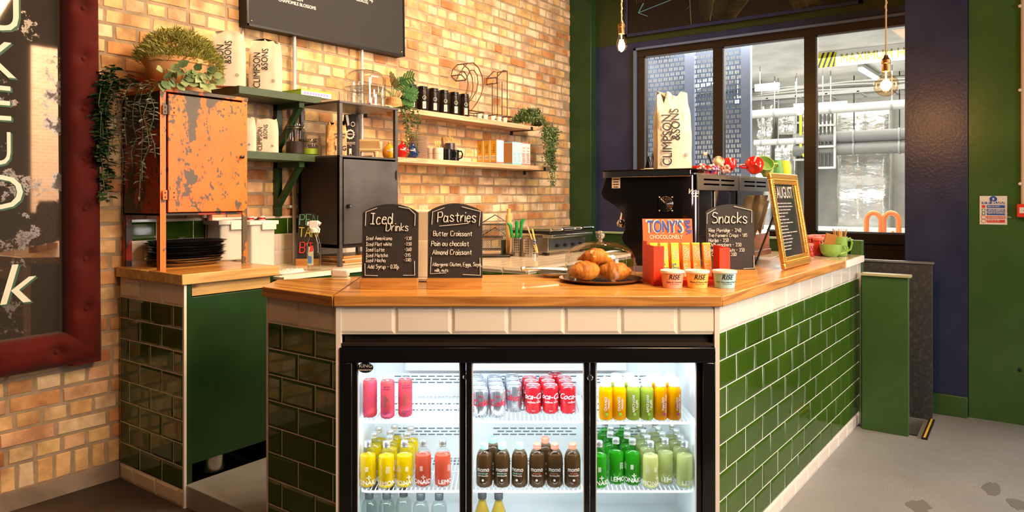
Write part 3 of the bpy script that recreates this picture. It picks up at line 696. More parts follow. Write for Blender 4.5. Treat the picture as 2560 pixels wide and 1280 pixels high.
def series(proto, z, items, labels, group, first=True):
    n = 0
    for (px, d, rz), lab in zip(items, labels):
        cx = (px-1280)/FP*d; loc = Cw(cx, d, z)
        if n == 0: place(proto, loc, RC+rz); proto['label'] = lab; proto['group'] = group
        else: dup(proto, loc, RC+rz, lab, group)
        n += 1
Z1, Z2, Z0 = ZS1+.0045, ZS2+.0045, .081
ROWN = ['front row', 'second row', 'third row', 'back row']
def names(desc, cells):                    # cells: (row, column words)
    return [f'{desc}, {ROWN[r]}, {c}' for r, c in cells]
LFT = ['leftmost', 'middle', 'rightmost']
# yellow, left bay, middle shelf
series(lemonade('lemonade_bottle', ly, CLG, 'LEMONAID', M['alu']), Z2,
  [(920,2.702,-.5),(966,2.695,.75),(1011,2.702,-.1),(974,2.763,.3),(935,2.80,1.2),(976,2.828,.2),(1018,2.80,2),(947,2.868,.5),(986,2.894,1),(1027,2.868,-1)],
  names('yellow lemonade bottle with silver cap', [(0,'leftmost'),(0,'middle'),(0,'beside the red bottle'),(1,'tucked behind the middle one'),(2,'leftmost'),(2,'middle'),(2,'rightmost'),(3,'leftmost'),(3,'middle'),(3,'rightmost')]),
  'yellow lemonade bottles in the left fridge bay')
series(lemonade('lemonade_bottle', lr, CLG, 'LEMONAID', M['alu']), Z2, [(1058,2.71,-.65),(1107,2.71,1.35)],
  ['red lemonade bottle beside the yellow ones on the middle fridge shelf','red lemonade bottle at the right end of left bay middle shelf'], 'red lemonade bottles in the left fridge bay')
series(lemonade('lemonade_bottle', lg, GRG, 'LEMONAID', M['alu']), Z2,
  [(1498,2.70,-.6),(1540,2.735,1.0),(1581,2.725,-.75),(1526,2.805,0),(1568,2.795,1),(1527,2.872,2),(1568,2.865,0),(1512,2.936,0),(1556,2.932,1)],
  names('bright green lemonade bottle with silver cap', [(0,'leftmost'),(0,'middle'),(0,'beside the pale one'),(1,'left'),(1,'right'),(2,'left'),(2,'right'),(3,'left'),(3,'right')]),
  'green lemonade bottles in the right fridge bay')
series(lemonade('lemonade_bottle', lp_, CLG, 'LEMONAID', M['alu']), Z2,
  [(1626,2.695,-.1),(1663,2.73,1.1),(1711,2.70,1.3),(1618,2.762,0),(1656,2.80,1),(1701,2.768,0),(1609,2.83,0),(1646,2.868,1),(1691,2.838,0),(1600,2.90,0),(1637,2.936,1),(1681,2.905,0)],
  names('pale cloudy lemonade bottle with silver cap', [(r,c) for r in range(4) for c in LFT]), 'pale lemonade bottles in the right fridge bay')
# kombucha
def kombucha(capm, sub, subm):
    t = thing('kombucha_bottle', 'x', 'drink bottle')
    b = MB(); pr = bottle_lathe(.160, .0315, .0125, .138, .088); b.lathe(pr+[(.0125,.158)], 26); b.build('glass_body', thin_glass('amber glass', (.62,.52,.40), .9), t)
    lp = [(max(r-.0016,0), z+.002) for r, z in pr if z < .118]
    l = MB(); l.lathe(lp+[(lp[-1][0]-.001,.119),(0,.119)], 26); l.build('liquid', liquid('kombucha', (.30,.21,.12), .5), t)
    c = MB(); c.lathe([(.0150,.139),(.0155,.146),(.0145,.1475),(.0155,.149),(.0152,.157),(.0125,.1605),(0,.1615)], 22); c.build('cap', capm, t)
    p = MB(); R = .0321
    p.text('momo', .024, wrap(R,.062), bold=.02, sx=.78); p.mi = 1; p.text(sub, .0085, wrap(R,.0525), bold=.02); p.mi = 0; p.text('kombucha', .0095, wrap(R,.044), bold=.02)
    p.add([wrap(R,.030)(.0045*sin(a),.0045*cos(a)) for a in [k*pi/5 for k in range(10)]], [list(range(10))[::-1]])
    p.build('printed_lettering', [M['print'], subm], t); return t
mint = P('mint cap', (.36,.74,.60), .35); coral = P('coral cap', (.85,.24,.16), .35)
series(kombucha(mint, 'elderflower', mint), Z2, [(1211,2.705,-.15),(1255,2.705,-.0),(1299,2.705,-.35),(1232,2.772,.1)],
  names('amber kombucha bottle with mint cap', [(0,'leftmost'),(0,'middle'),(0,'beside the coral caps'),(1,'peeping between two')]), 'mint capped kombucha bottles')
series(kombucha(coral, 'turmeric', coral), Z2, [(1343,2.705,-.1),(1387,2.705,-.1),(1431,2.705,.1),(1363,2.772,.1)],
  names('amber kombucha bottle with coral cap', [(0,'beside the mint caps'),(0,'middle'),(0,'rightmost'),(1,'peeping between two')]), 'coral capped kombucha bottles')
# clear bottles at the bottom
t = thing('water_bottle', 'x', 'drink bottle')
b = MB(); pr = bottle_lathe(.186, .030, .013, .155, .115); b.lathe(pr+[(.013,.178)], 24); b.build('glass_body', thin_glass('clear bottle', (.84,.90,.88), 1.3), t)
c = MB(); c.lathe([(.0160,.158),(.0165,.180),(.0150,.184),(0,.185)], 22); c.build('cap', P('dark grey cap', (.04,.045,.055), .4), t)
series(t, Z0, [(923,2.70,0),(967,2.70,1),(1009,2.72,0),(1052,2.69,1),(1098,2.69,0),(935,2.785,0),(978,2.785,0)],
  names('clear bottle with dark cap on the fridge floor', [(0,'leftmost'),(0,'second from left'),(0,'middle'),(0,'second from right'),(0,'rightmost'),(1,'leftmost'),(1,'second from left')]), 'clear capped bottles on the fridge floor')
t = thing('glass_bottle', 'x', 'drink bottle')
b = MB(); pr = [(0,.001),(.026,0),(.028,.01),(.028,.10),(.016,.135),(.0150,.15),(.0150,.17)]; b.lathe(pr, 24); b.build('glass_body', CLG, t)
b = MB(); b.lathe([(0,.003),(.0265,.003),(.0265,.10),(.0150,.133),(.0135,.142),(0,.142)], 22); b.build('liquid', liquid('cloudy juice', (.75,.55,.10)), t)
c = MB(); c.lathe([(.0165,.150),(.0170,.170),(.0155,.173),(0,.174)], 22); c.build('cap', P('charcoal cap', (.05,.05,.055), .4), t)
series(t, Z0, [(1205.5,2.72,0),(1246.5,2.715,1)], ['small bottle with dark cap on middle bay floor, left of the two','small bottle with dark cap on middle bay floor, right of the two'], 'two dark capped bottles on the fridge floor')
# cans
def can(name, r, h, body, mk):
    t = thing(name, 'x', 'drink can')
    n = r*.84
    b = MB(); b.lathe([(r*.72,0),(r*.80,.001),(r*.97,.006),(r,.010),(r,h-.012),(r*.93,h-.006),(n,h-.002)], 28); b.build('body', body, t)
    l = MB(); l.lathe([(n+.001,h-.0025),(n+.0012,h),(n-.001,h),(n-.0022,h-.003),(0,h-.0032)], 26); l.ball((0,-.004,h-.002), .006, 8, sy=1.6, sz=.15); l.build('lid', M['alu'], t)
    p = MB(); mk(p, r+.0005); return t, p
sm = P('coral can', (.55,.045,.03), .5, 0, col2=(.50,.05,.12), scale=9, spec=.25)
def mk(p, R):
    p.text('INTUNE', .0072, wrap(R,.119), bold=.03); p.text('CBD DRINK', .0062, wrap(R,.111), bold=.03)
    p.text('GRAPEFRUIT', .0062, wrap(R,.022,-.05), bold=.03); p.text('& MINT', .0062, wrap(R,.0145,-.35), bold=.03)
    p.mi = 1
    for i in range(9):
        f = wrap(R,.045+i*.0048); w = .028-i*.0016
        p.add([f(-.014,.002*1),f(-.014+.010,-.0),f(-.014+w,.012-i*.0018),f(-.014+w,.0135-i*.0018),f(-.004,.0018),f(-.014,.0036)], [(0,1,4,5),(1,2,3,4)])
t, p = can('slim_can', .0265, .143, sm, mk); p.build('printed_lettering', [P('purple ink', (.10,.03,.12), .5), M['alu']], t)
series(t, Z1, [(925,2.715,-1.1),(969,2.70,0.05),(1013,2.72,.35)], ['coral slim can turned sideways, leftmost of three on top fridge shelf','coral slim can in the middle of three on the top fridge shelf','coral slim can at the right of three on top fridge shelf'], 'coral slim cans on the top fridge shelf')
dm = P('silver can', (.62,.65,.70), .22, .85)
def mk(p, R):
    p.text('Coke', .036, wrap(R,.045,.25), bold=.045, shear=.05); p.text('Diet', .011, wrap(R,.078,.1), bold=.03)
    for i in range(9): p.add([wrap(R,.02+i*.008,-.95)(-.0016,0),wrap(R,.02+i*.008,-.95)(.0016,0),wrap(R,.02+i*.008,-.95)(.0016,.005),wrap(R,.02+i*.008,-.95)(-.0016,.005)],[(0,1,2,3)])
t, p = can('silver_can', .0305, .107, dm, mk); p.build('printed_lettering', P('red ink', (.62,.02,.05), .4), t)
series(t, Z1, [(1201,2.718,-.0),(1244,2.718,-.05),(1285,2.79,-.9),(1197,2.782,0),(1240.5,2.782,0),(1282,2.853,0),(1193,2.846,0),(1238,2.846,0),(1280,2.916,0),(1190,2.91,0),(1236,2.91,0)],
  names('silver diet cola can', [(0,'leftmost'),(0,'middle'),(0,'set back beside the red cans'),(1,'leftmost'),(1,'middle'),(1,'rightmost'),(2,'leftmost'),(2,'middle'),(2,'rightmost'),(3,'leftmost'),(3,'middle')]), 'silver cola cans on the top fridge shelf')
rm = P('red can', (.70,.02,.03), .2, .4, coat=.4)
def mk(p, R):
    p.text('Coca-Cola', .030, wrap(R,.058,.0), bold=.03, shear=.45); p.text('ORIGINAL TASTE', .0075, wrap(R,.043,.1), bold=.03)
    p.text('330 ml', .005, wrap(R,.012,.0), bold=.03)
    f = wrap(R,.052); p.add([f(-.03,.004),f(-.01,-.001),f(.02,.001),f(.035,.004),f(.02,-.002),f(-.01,-.0045)], [(0,5,1),(1,5,4,2),(2,4,3)])
t, p = can('red_can', .0305, .107, rm, mk); p.build('printed_lettering', P('white ink', (.88,.88,.88), .4), t)
series(t, Z1, [(1333,2.765,.0),(1376,2.765,.0),(1420,2.765,.75),(1328,2.83,0),(1370,2.83,0),(1414,2.83,1),(1323,2.893,1),(1365,2.893,1),(1410,2.893,0),(1388,2.952,0)],
  names('red cola can', [(0,'leftmost'),(0,'middle'),(0,'rightmost'),(1,'leftmost'),(1,'middle'),(1,'rightmost'),(2,'leftmost'),(2,'middle'),(2,'rightmost'),(3,'standing highest')]), 'red cola cans on the top fridge shelf')
# juices
def juice(liq, words, accent, dot):
    t = thing('juice_bottle', 'x', 'drink bottle')
    b = MB(); r = .0265; pr = [(0,.001),(r*.85,0),(r,.006),(r,.104),(r*.96,.113),(r*.80,.121),(.0185,.125),(.0185,.140)]
    b.lathe([(a,z) for a,z in pr if z < .13]+[(0,.126)], 24); b.build('filled_body', liq, t)
    c = MB(); c.lathe([(.0205,.124),(.0208,.127),(.0200,.128),(.0205,.130),(.0205,.150),(.0185,.1535),(0,.154)], 24); c.build('cap', M['white'], t)
    p = MB(); R = r+.0006
    f = lambda x, y: wrap(R,.062)(-y, x)
    p.text(words[0], .013, f, bold=.03); f2 = lambda x, y: wrap(R,.062,.42)(-y, x); p.text(words[1], .010, f2, bold=.03)
    p.mi = 1; n = 18; f3 = wrap(R+.0002,.055,.1); rr = .013
    for i in range(n):
        a0, a1 = 2*pi*i/n, 2*pi*(i+1)/n
        p.add([f3(rr*cos(a0),rr*sin(a0)*1.15),f3(rr*cos(a1),rr*sin(a1)*1.15),f3(rr*.85*cos(a1),rr*.85*sin(a1)*1.15),f3(rr*.85*cos(a0),rr*.85*sin(a0)*1.15)],[(0,1,2,3)])
    p.mi = 2; f4 = wrap(R+.0002,.024,.0); p.add([f4(.006*cos(a),.006*sin(a)) for a in [2*pi*k/8 for k in range(8)]], [list(range(8))])
    p.build('printed_label', [M['print'], accent, dot], t); return t
og = liquid('orange juice', (.95,.47,.0), .35); gg = liquid('green juice', (.33,.42,.04), .35); mg = liquid('mango juice', (.82,.33,.0), .35)
gd = P('green dot', (.25,.50,.05), .5); pd = P('purple dot', (.30,.03,.25), .5); rd = P('dark red print', (.4,.05,.03), .5)
ZJ = Z1
series(juice(og, ('ORANGE','PRESSED'), P('orange print', (.85,.25,.02), .5), gd), ZJ, [(1514.5,2.685,0),(1548,2.685,.0)],
  ['orange juice bottle with white cap at left end of the top shelf','orange juice bottle with white cap next to the green juice'], 'orange juices on the top fridge shelf')
series(juice(gg, ('APPLE KIWI','& LIME'), P('lime print', (.55,.62,.15), .5), gd), ZJ, [(1582.5,2.685,.1),(1616.5,2.685,.15),(1572,2.745,0),(1540,2.745,0)],
  ['green juice bottle with white cap, front row, beside orange juice','green juice bottle with white cap, front row, beside mango juice','juice bottle whose white cap rises behind the green juice','juice bottle with white cap half hidden behind the orange juice'], 'green juices on the top fridge shelf')
series(juice(mg, ('MANGO','PASSION FRUIT'), rd, pd), ZJ, [(1651,2.685,.35),(1685,2.685,.4),(1638,2.745,0),(1675,2.745,0)],
  ['mango juice bottle with white cap, front row, left one','mango juice bottle with white cap, front row, right end','mango juice bottle with white cap behind, left one','mango juice bottle with white cap behind, right one'], 'mango juices on the top fridge shelf')
# ================================================================ handwriting strokes
_HW = {'A':'00 38 60|13 53','B':'00 08 48 57 55 44 04|44 53 51 40 00','C':'67 48 18 06 02 10 40 61','D':'00 08 38 66 62 30 00','E':'58 08 00 50|04 44','F':'58 08 00|04 44',
'G':'67 48 18 06 02 10 40 62 64 44','H':'08 00|58 50|04 54','I':'08 48|28 20|00 40','J':'48 41 20 01','K':'08 00|58 04 50','L':'08 00 40','M':'00 18 43 78 80','N':'00 08 50 58',
'O':'18 06 02 10 40 52 56 48 18','P':'00 08 48 57 55 44 04','R':'00 08 48 57 55 44 04|24 50','S':'57 38 18 06 15 44 53 51 30 10 01','T':'08 68|38 30','Y':'08 34 68|34 30',
'a':'44 15 03 01 10 30 42|45 41 50','b':'08 00|04 25 43 41 20 00','c':'44 25 15 03 01 10 30 41','d':'48 40|43 25 15 03 01 10 30 42','e':'03 43 44 25 15 03 01 10 30 41',
'f':'48 38 27 20|05 45','g':'44 15 03 02 11 31 43|45 4b 3c 1c 0b','h':'08 00|03 25 35 43 40','i':'05 00|07 08','k':'08 00|45 02 40','l':'08 01 10','m':'05 00|03 15 25 33 30|33 55 63 60',
'n':'05 00|03 25 35 43 40','o':'15 03 01 10 30 41 43 35 15','p':'05 0c|04 25 43 41 20 00','r':'05 00|03 25 35','s':'44 25 15 04 13 32 41 30 10 01','t':'27 21 30 40|05 45',
'u':'05 01 10 30 42|45 40','w':'05 10 24 40 55','y':'05 22|45 2a 1c 0c','0':'18 06 02 10 30 42 46 38 18','1':'06 28 20','2':'06 18 38 46 44 00 40','3':'07 28 47 45 24 43 41 20 01',
'4':'28 03 53|46 40','5':'48 08 05 35 43 41 20 01','6':'38 04 01 10 30 42 34 04','8':'24 46 47 28 07 06 24 42 41 20 01 02 24','9':'45 14 06 07 28 47 45 20','.':'00 01','-':'04 34',
',':'01 0b',':':'01 02|04 05',"'":'06 08','&':'50 06 07 28 47 02 01 20 53'}
def hand(mb, s, size, fn, w=.06, seed=0, gap=.22):
    """chalk strokes; fn(x, y) -> point; size = capital height"""
    r = random.Random(seed+len(s)); x = 0; u = size/8; sq = .75
    neg = {'a':-1,'b':-2,'c':-3}
    for ch in s:
        if ch == ' ': x += 4*u; continue
        d = _HW[ch]; mx = 0; jy = r.uniform(-.35,.35)*u
        for st in d.split('|'):
            pts = []
            for p in st.split():
                px = int(p[0]); py = neg.get(p[1], None); py = int(p[1]) if py is None else py; mx = max(mx, px)
                pts.append(fn((x+(px+r.uniform(-.2,.2)+py*.08)*u)*sq, (py+r.uniform(-.2,.2))*u+jy))
            mb.tube(pts, size*w, 5)
        x += (mx+8*gap)*u
    return x
def arch(W, H, rise=.16, n=14):
    r = rise*W; pts = [(-W/2,0),(W/2,0),(W/2,H-r)]
    for i in range(1, n): t = i/n; x = W/2-W*t; pts.append((x, H-r+r*sin(pi*t)**.75))
    return pts+[(-W/2,H-r)]
def chalkboard(label, px, pyb, W, H, texts, lines, rz=0.0, z=TZ, name='chalkboard_sign', lean=.06, d=None, mats=None, bw=None):
    d = d or (CH-z)*FP/(pyb-HY)+.022; cx = (px-1280)/FP*d
    t = thing(name, label, 'sign', Cw(cx, d, z), RC+rz, 'chalkboard price signs')
    s = (d-.022)/FP
    bs = MB(); bs.box(-W/2-.001,-.022,0,W/2+.001,.022,.040); bs.build('wooden_base', M['oak_edge'] if mats is None else M['oak_edge'], t, bev=.0015)
    T = Matrix.Rotation(-lean, 4, 'X'); b = MB(T @ Matrix.Translation((0,.004,.036)) @ Matrix.Rotation(pi/2,4,'X'))
    b.prism(arch(W, H-.036), -.004, .0); b.build('board', M['slate'], t, bev=.0008)
    c = MB(T @ Matrix.Translation((0,-.0012,.036)))
    f0 = lambda X, Y: (lambda x, y: ((X-px)*s+x, 0, (pyb-Y)*s-.036+y))
    for k, (X, Y, cap, tx) in enumerate(texts): 
        c.mi = 0 if mats is None else k
        hand(c, tx, cap*s, f0(X, Y), w=.055 if cap > 12 else .075, seed=k*7)
    for ln in lines:
        c.mi = 0; c.tube([f0(X, Y)(0,0) for (X, Y) in ln], .0013, 5)
    c.build('chalk_writing', M['chalk'] if mats is None else mats, t); return t
chalkboard('arched chalkboard listing Iced Drinks and prices, wooden base, left on counter', 974, 723, .218, .327,
  [(924,560,27,'Iced'),(963,578,20,'Drinks'),(913,601,9,'Iced Americano'),(913,616,9,'Iced Flat white'),(913,630,9,'Iced Latte'),(913,644,9,'Iced Matcha'),(913,656.5,9,'Iced Mocha'),
   (1011,601,8,'-3.30'),(1011,615,8,'-3.50'),(1011,629,8,'-3.60'),(1009,643,8,'-3.95'),(1010,655,8,'-3.80'),(918,673,9.5,'Add Syrup - 0.30p')],
  [[(911,565),(912,530),(940,520)],[(995,517),(1022,522),(1037,536),(1036,565)],[(911,660),(912,690),(944,691)],[(1008,690),(1037,690),(1036,654)]])
chalkboard('arched chalkboard listing Pastries and allergens, wooden base, middle of counter', 1137, 723, .212, .329,
  [(1092,555,25,'Pastries'),(1082,591,12,'Butter Croissant'),(1077,616,12,'Pain au chocolat'),(1080,638,12,'Almond Croissant'),(1080,667,9,'Allergens: Gluten, Eggs, Soya,'),(1086,681,8,'milk, nuts')],
  [[(1097,566),(1171,559)],[(1078,562),(1080,530),(1110,519)],[(1154,517),(1201,529),(1198,565)],[(1077,644),(1075,686),(1115,684)],[(1157,688),(1201,690),(1200,646)]], rz=0)
chalkboard('arched chalkboard listing Snacks behind the chocolate bar display', 1828, 699, .209, .322,
  [(1782,559,27,'Snacks'),(1773,581,9,'Rise Porridge - 3.40'),(1772,593,8,'Two Farmers Crisps - 1.85'),(1773,606,8.5,'Haribo - 3.50'),(1773,617,8.5,'Chilli crackers - 3.50'),(1773,630,8,'Roasted Peanuts - 3.50'),(1780,641,8,'Chocolate - 2.00')],
  [[(1769,560),(1770,535),(1792,522)],[(1838,516),(1883,526),(1882,557)],[(1886,640),(1886,672),(1859,673)]], rz=0)
# ---------------------------------------------------------------- things on the serving counter
def on(px, py, z=TZ, back=0.0):
    d = (CH-z)*FP/(py-HY)+back; return Cw((px-1280)/FP*d, d, z), d
# small cream block
loc, d = on(851, 700, back=.02)
t = thing('plastic_holder', 'small rounded cream plastic block at the left end of the counter', 'holder', loc, RC)
b = MB(); b.prism([(x*.041, y*.022) for x, y in [(cos(a)*abs(cos(a))**-.5 if abs(cos(a))>1e-3 else 0, sin(a)*abs(sin(a))**-.5 if abs(sin(a))>1e-3 else 0) for a in [2*pi*k/40 for k in range(40)]]], 0, .010); b.build('base', M['cream'], t, bev=.002)
b = MB(); b.prism([(-.038,-.018),(.038,-.018),(.038,.018),(-.038,.018)], .011, .046); b.build('cover', M['white'], t, bev=.009)
# till behind the boards
t = thing('till', 'cream countertop till terminal between the two tall chalkboards', 'till', Cw(-.375,3.00,TZ), RC-.06)
b = MB(); b.box(-.10,-.05,0,.11,.12,.014); b.mi=1; b.box(-.10,-.051,0,.11,.12,.004); b.build('base', [M['cream'], M['black']], t, bev=.003)
b = MB(); b.prism([(-.05,.0),(.05,.0),(.065,.05),(-.065,.05)], .014, .17); b.build('stand', M['cream'], t, bev=.004)
b = MB(Matrix.Translation((0,.0,.225)) @ Matrix.Rotation(.25,4,'X')); b.box(-.11,-.012,-.075,.11,.018,.075); b.build('screen_back', M['cream'], t, bev=.006)
b = MB(); b.tube([(.055,-.018,.25),(.078,-.03,.26),(.082,-.02,.2),(.06,-.01,.165)], .0035, 7); b.build('cable', M['black'], t)
# cloche with pastries
loc, d = on(1501, 703); cl_loc = loc
t = thing('serving_tray', 'round bronze tray under the glass pastry dome', 'tray', loc, RC)
b = MB(); b.lathe([(.0,.002),(.10,.0),(.150,.003),(.172,.014),(.174,.016),(.171,.0165),(.150,.007),(.10,.005),(0,.005)], 48); b.build('plate', P('bronze tray', (.30,.17,.07), .28, .85), t)
t = thing('cake_dome', 'clear glass dome with round knob covering three pastries', 'cake dome', (loc[0],loc[1],loc[2]+.0062), RC)
b = MB(); R = .146; pr = [(R,.0),(R+.001,.004),(R,.09)]+[(R*cos(a), .09+.072*sin(a)) for a in [pi/2*k/12 for k in range(1,12)]]+[(.012,.1625)]
b.lathe(pr, 56); b.build('dome', thin_glass('dome glass', (.94,.93,.91), 1.6), t)
b = MB(); b.lathe([(.010,.160),(.008,.168),(.010,.172)], 20); b.ball((0,0,.187), .019, 20); b.build('knob', P('glass knob', (.9,.9,.88), .03, trans=.9), t)
bake = P('baked pastry', (.40,.12,.018), .42, col2=(.72,.31,.05), scale=11, thr=(.36,.6), bump=.6, bscale=35, stretch=(2.5,1,1))
def bun(label, dx, dy, rz):
    b = MB(); n, m = 34, 18; vs = []; fs = []
    for j in range(m+1):
        th = pi*j/m
        for i in range(n):
            a = 2*pi*i/n; lx = cos(a)*sin(th); ly = sin(a)*sin(th); lz = -cos(th)
            k = 1+.06*sin(lx*13+ly*3)*(lz > -.3)+.01*random.random()
            vs.append((.060*lx*(1+.12*(1-abs(lz)))*k, .050*ly*k, .040+.040*max(lz,-.95)*k))
    for j in range(m):
        for i in range(n): fs.append((j*n+i, j*n+(i+1)%n, (j+1)*n+(i+1)%n, (j+1)*n+i))
    b.add(vs, fs); c, s_ = cos(RC), sin(RC)
    o = b.build('pastry', bake); place(o, (cl_loc[0]+dx*c-dy*s_, cl_loc[1]+dx*s_+dy*c, TZ+.0055), RC+rz); tag(o, label, 'pastry', 'pastries under the dome'); return o
bun('round golden chocolate pastry under the glass dome, left one', -.066, -.022, .3); bun('round golden spiral pastry under the glass dome, right one', .056, -.030, -.2)
b = MB(); N = 30; pts = []; rs = []
for i in range(N+1):
    t_ = i/N*2-1; pts.append((t_*.078, .03*t_*t_, .0-.022*abs(t_)**1.5)); rs.append(max(.006, .034*(1-abs(t_)**1.7))*(1+.10*abs(sin(t_*9))))
b.tube(pts, rs, 16); o = b.build('croissant', bake, smooth=180)
c, s_ = cos(RC), sin(RC); place(o, (cl_loc[0]-.012*c-.02*s_, cl_loc[1]-.012*s_+.02*c, TZ+.103), RC-.12); tag(o, 'ridged golden croissant lying on the two round pastries in the dome', 'pastry', 'pastries under the dome')
o.rotation_euler = (-.1, .12, RC-.1)
# plate with tongs
loc, d = on(1392, 694, back=.05); pl = loc
t = thing('plate', 'small patterned plate with dark rim left of the pastry dome', 'plate', loc, RC)
b = MB(); b.lathe([(0,.004),(.05,.003),(.052,0),(.056,0),(.060,.006),(.090,.018),(.092,.0195),(.089,.0195),(.058,.009),(0,.007)], 40); b.build('dish', M['white'], t)
b = MB(); b.lathe([(.0885,.0197),(.0925,.0197),(.0928,.0185)], 40); b.build('rim', M['black'], t)
b = MB(); b.lathe([(0,.0088),(.058,.0095),(.080,.0165)], 30); b.build('floral_centre', P('green floral print', (.10,.22,.05), .3, col2=(.75,.68,.45), scale=60, thr=(.45,.5)), t)
b = MB()
for s in (-1, 1):
    b.tube([(-.165,s*.002,.040),(-.12,s*.012,.040),(-.02,s*.020,.034),(.04,s*.018,.028)], [.006,.0055,.005,.009], 8)
b.tube([(-.165,0,.040),(-.150,0,.040)], .010, 10)
for s in (-1,1): b.ball((.055,s*.018,.030), .018, 10, sz=.35)
o = b.build('tongs', M['steel']); place(o, pl, RC+.30); tag(o, 'steel serving tongs resting on the small plate by the dome', 'tongs')
# chocolate bar display
tr = P('display red', (.80,.05,.015), .5); to = P('display orange', (.90,.13,.025), .5); blu = P('lettering blue', (.04,.08,.35), .5)
DX = Cw((1712-1280)/FP*2.93, 2.93, TZ)
t = thing('display_box', 'red cardboard counter display holding green and orange chocolate bars', 'display box', DX, RC+.06)
b = MB(Matrix.Translation((0,.085,0)) @ Matrix.Rotation(-.12,4,'X')); b.box(-.148,0,.0,.067,.004,.262); b.build('header_card', to, t)
b = MB(Matrix.Translation((0,.084,0)) @ Matrix.Rotation(-.12,4,'X') @ Matrix.Translation((-.047,-.0012,.204)))
b.text('TONY\u2019S', .072, flat(-.006,0,0), bold=.06, sx=.60)
b.mi = 1; b.text('CHOCOLONELY', .024, flat(-.002,0,-.028), bold=.05, sx=.80)
b.mi = 2; b.text('TONY\u2019S', .079, flat(-.006,.0007,-.002), bold=.09, sx=.595)
b.mi = 0; b.text('BAR', .034, flat(.084,0,.020,ux=(.12,0,-.99),uy=(.99,0,.12)), bold=.07, align='C')
b.build('header_lettering', [blu, M['cream'], M['cream']], t)
b = MB()
b.box(-.155,-.09,0,-.150,.02,.158); b.box(-.155,.02,0,-.150,.09,.17); b.box(.150,-.09,0,.155,.09,.150)
b.box(-.150,-.09,0,.150,.09,.006); b.box(-.150,.055,.006,.150,.06,.05); b.box(-.150,-.02,.006,.150,-.016,.028)
b.box(-.155,-.094,0,-.112,-.089,.158); b.box(.112,-.094,0,.155,-.089,.150)
b.box(-.155,-.094,0,.155,-.089,.022)
b.build('tray', tr, t, bev=.001)
gb = P('lime wrapper', (.40,.58,.03), .35); ob_ = P('orange wrapper', (.90,.30,.03), .35); ib = P('purple blue print', (.08,.08,.42), .5); yb = P('yellow wrapper end', (.85,.62,.04), .4)
def bar_(wrap_m, ink_m, label, x, flip=False, grp=''):
    o = thing('chocolate_bar', label, 'chocolate bar', (0,0,0), 0, grp)
    c, s_ = cos(RC+.06), sin(RC+.06); y = -.004
    o.location = (DX[0]+x*c-y*s_, DX[1]+x*s_+y*c, TZ+.006); o.rotation_euler = (-.20, 0, RC+.06)
    a = MB(); a.box(-.0165,0,.002,.0165,.017,.160); a.mi = 1; a.box(-.017,-.0003,.153,.017,.0172,.1605); a.box(-.017,-.0003,0,.017,.0172,.010); a.build('wrapper', [wrap_m, yb], o, bev=.002)
    p = MB(); f = (lambda X, Y: (Y-.011, -.0009, X+.016)) if not flip else (lambda X, Y: (-Y+.011, -.0009, -X+.160))
    f = (lambda X, Y: (-Y+.001, -.0009, X*.88+.013)); f2 = (lambda X, Y: (-Y+.013, -.0009, X*.88+.013))
    p.text('TONY\u2019S', .020, f, bold=.06, align='L'); p.mi = 1; p.text('CHOCO', .018, lambda X, Y: f(X+.085, Y), bold=.05, align='L'); p.text('LONELY', .0155, lambda X, Y: f2(X+.085, Y), bold=.05, align='L')
    p.mi = 0; p.text('CHOCO', .014, f2, bold=.05, align='L')
    p.build('printed_lettering', [ink_m, M['cream']], o); return o
xs = [-.1235,-.0805,-.035,.012,.054,.100]
gl = 'green chocolate bars in the display'; ol = 'orange chocolate bars in the display'
bar_(gb, ib, 'lime green chocolate bar at the left end, half hidden by the red tray', xs[0], grp=gl)
bar_(gb, ib, 'lime green chocolate bar, second from left in the display', xs[1], grp=gl)
bar_(gb, ib, 'lime green chocolate bar next to the orange ones', xs[2], True, grp=gl)
bar_(ob_, M['cream'], 'orange chocolate bar next to the green ones', xs[3], grp=ol)
bar_(ob_, M['cream'], 'orange chocolate bar in the middle of three', xs[4], grp=ol)
bar_(ob_, M['cream'], 'orange chocolate bar at the right end of the display', xs[5], grp=ol)
# porridge tubs
def tub(px, colr, flavour, label):
    loc, d = on(px, 722, back=.038)
    t = thing('porridge_tub', label, 'tub', loc, RC, 'paper porridge tubs in front of the display')
    b = MB(); b.lathe([(0,.002),(.036,0),(.037,.001),(.0435,.060),(.0435,.062)], 36); b.build('cup', P(flavour, colr, .45), t)
    b = MB(); b.lathe([(.0455,.0585),(.047,.060),(.047,.067),(.0455,.0685),(.044,.0665),(0,.0665)], 36); b.build('lid', P('tub lid', (.82,.78,.70), .35), t)
    p = MB(); k = .11; R = .0420
    p.text('RISE', .026, wrap(R,.036,.0,k), bold=.025, shear=.25, sx=.92); p.text(flavour, .0085, wrap(.0400,.0225,.0,k), bold=.02, shear=.2); p.text('All natural porridge', .0045, wrap(.0393,.0165,.0,k), bold=.02)
    p.build('printed_lettering', M['ink'], t)
tub(1681, (.85,.36,.26), 'Apple & Cinnamon', 'pink porridge tub with white lid, left of three, on counter')
tub(1743.5, (.86,.52,.14), 'Banana & Peanut Butter', 'yellow porridge tub with white lid, middle of three, on counter')
tub(1811.5, (.34,.60,.68), 'Dark Chocolate & Sea Salt', 'pale blue porridge tub with white lid, right of three, on counter')
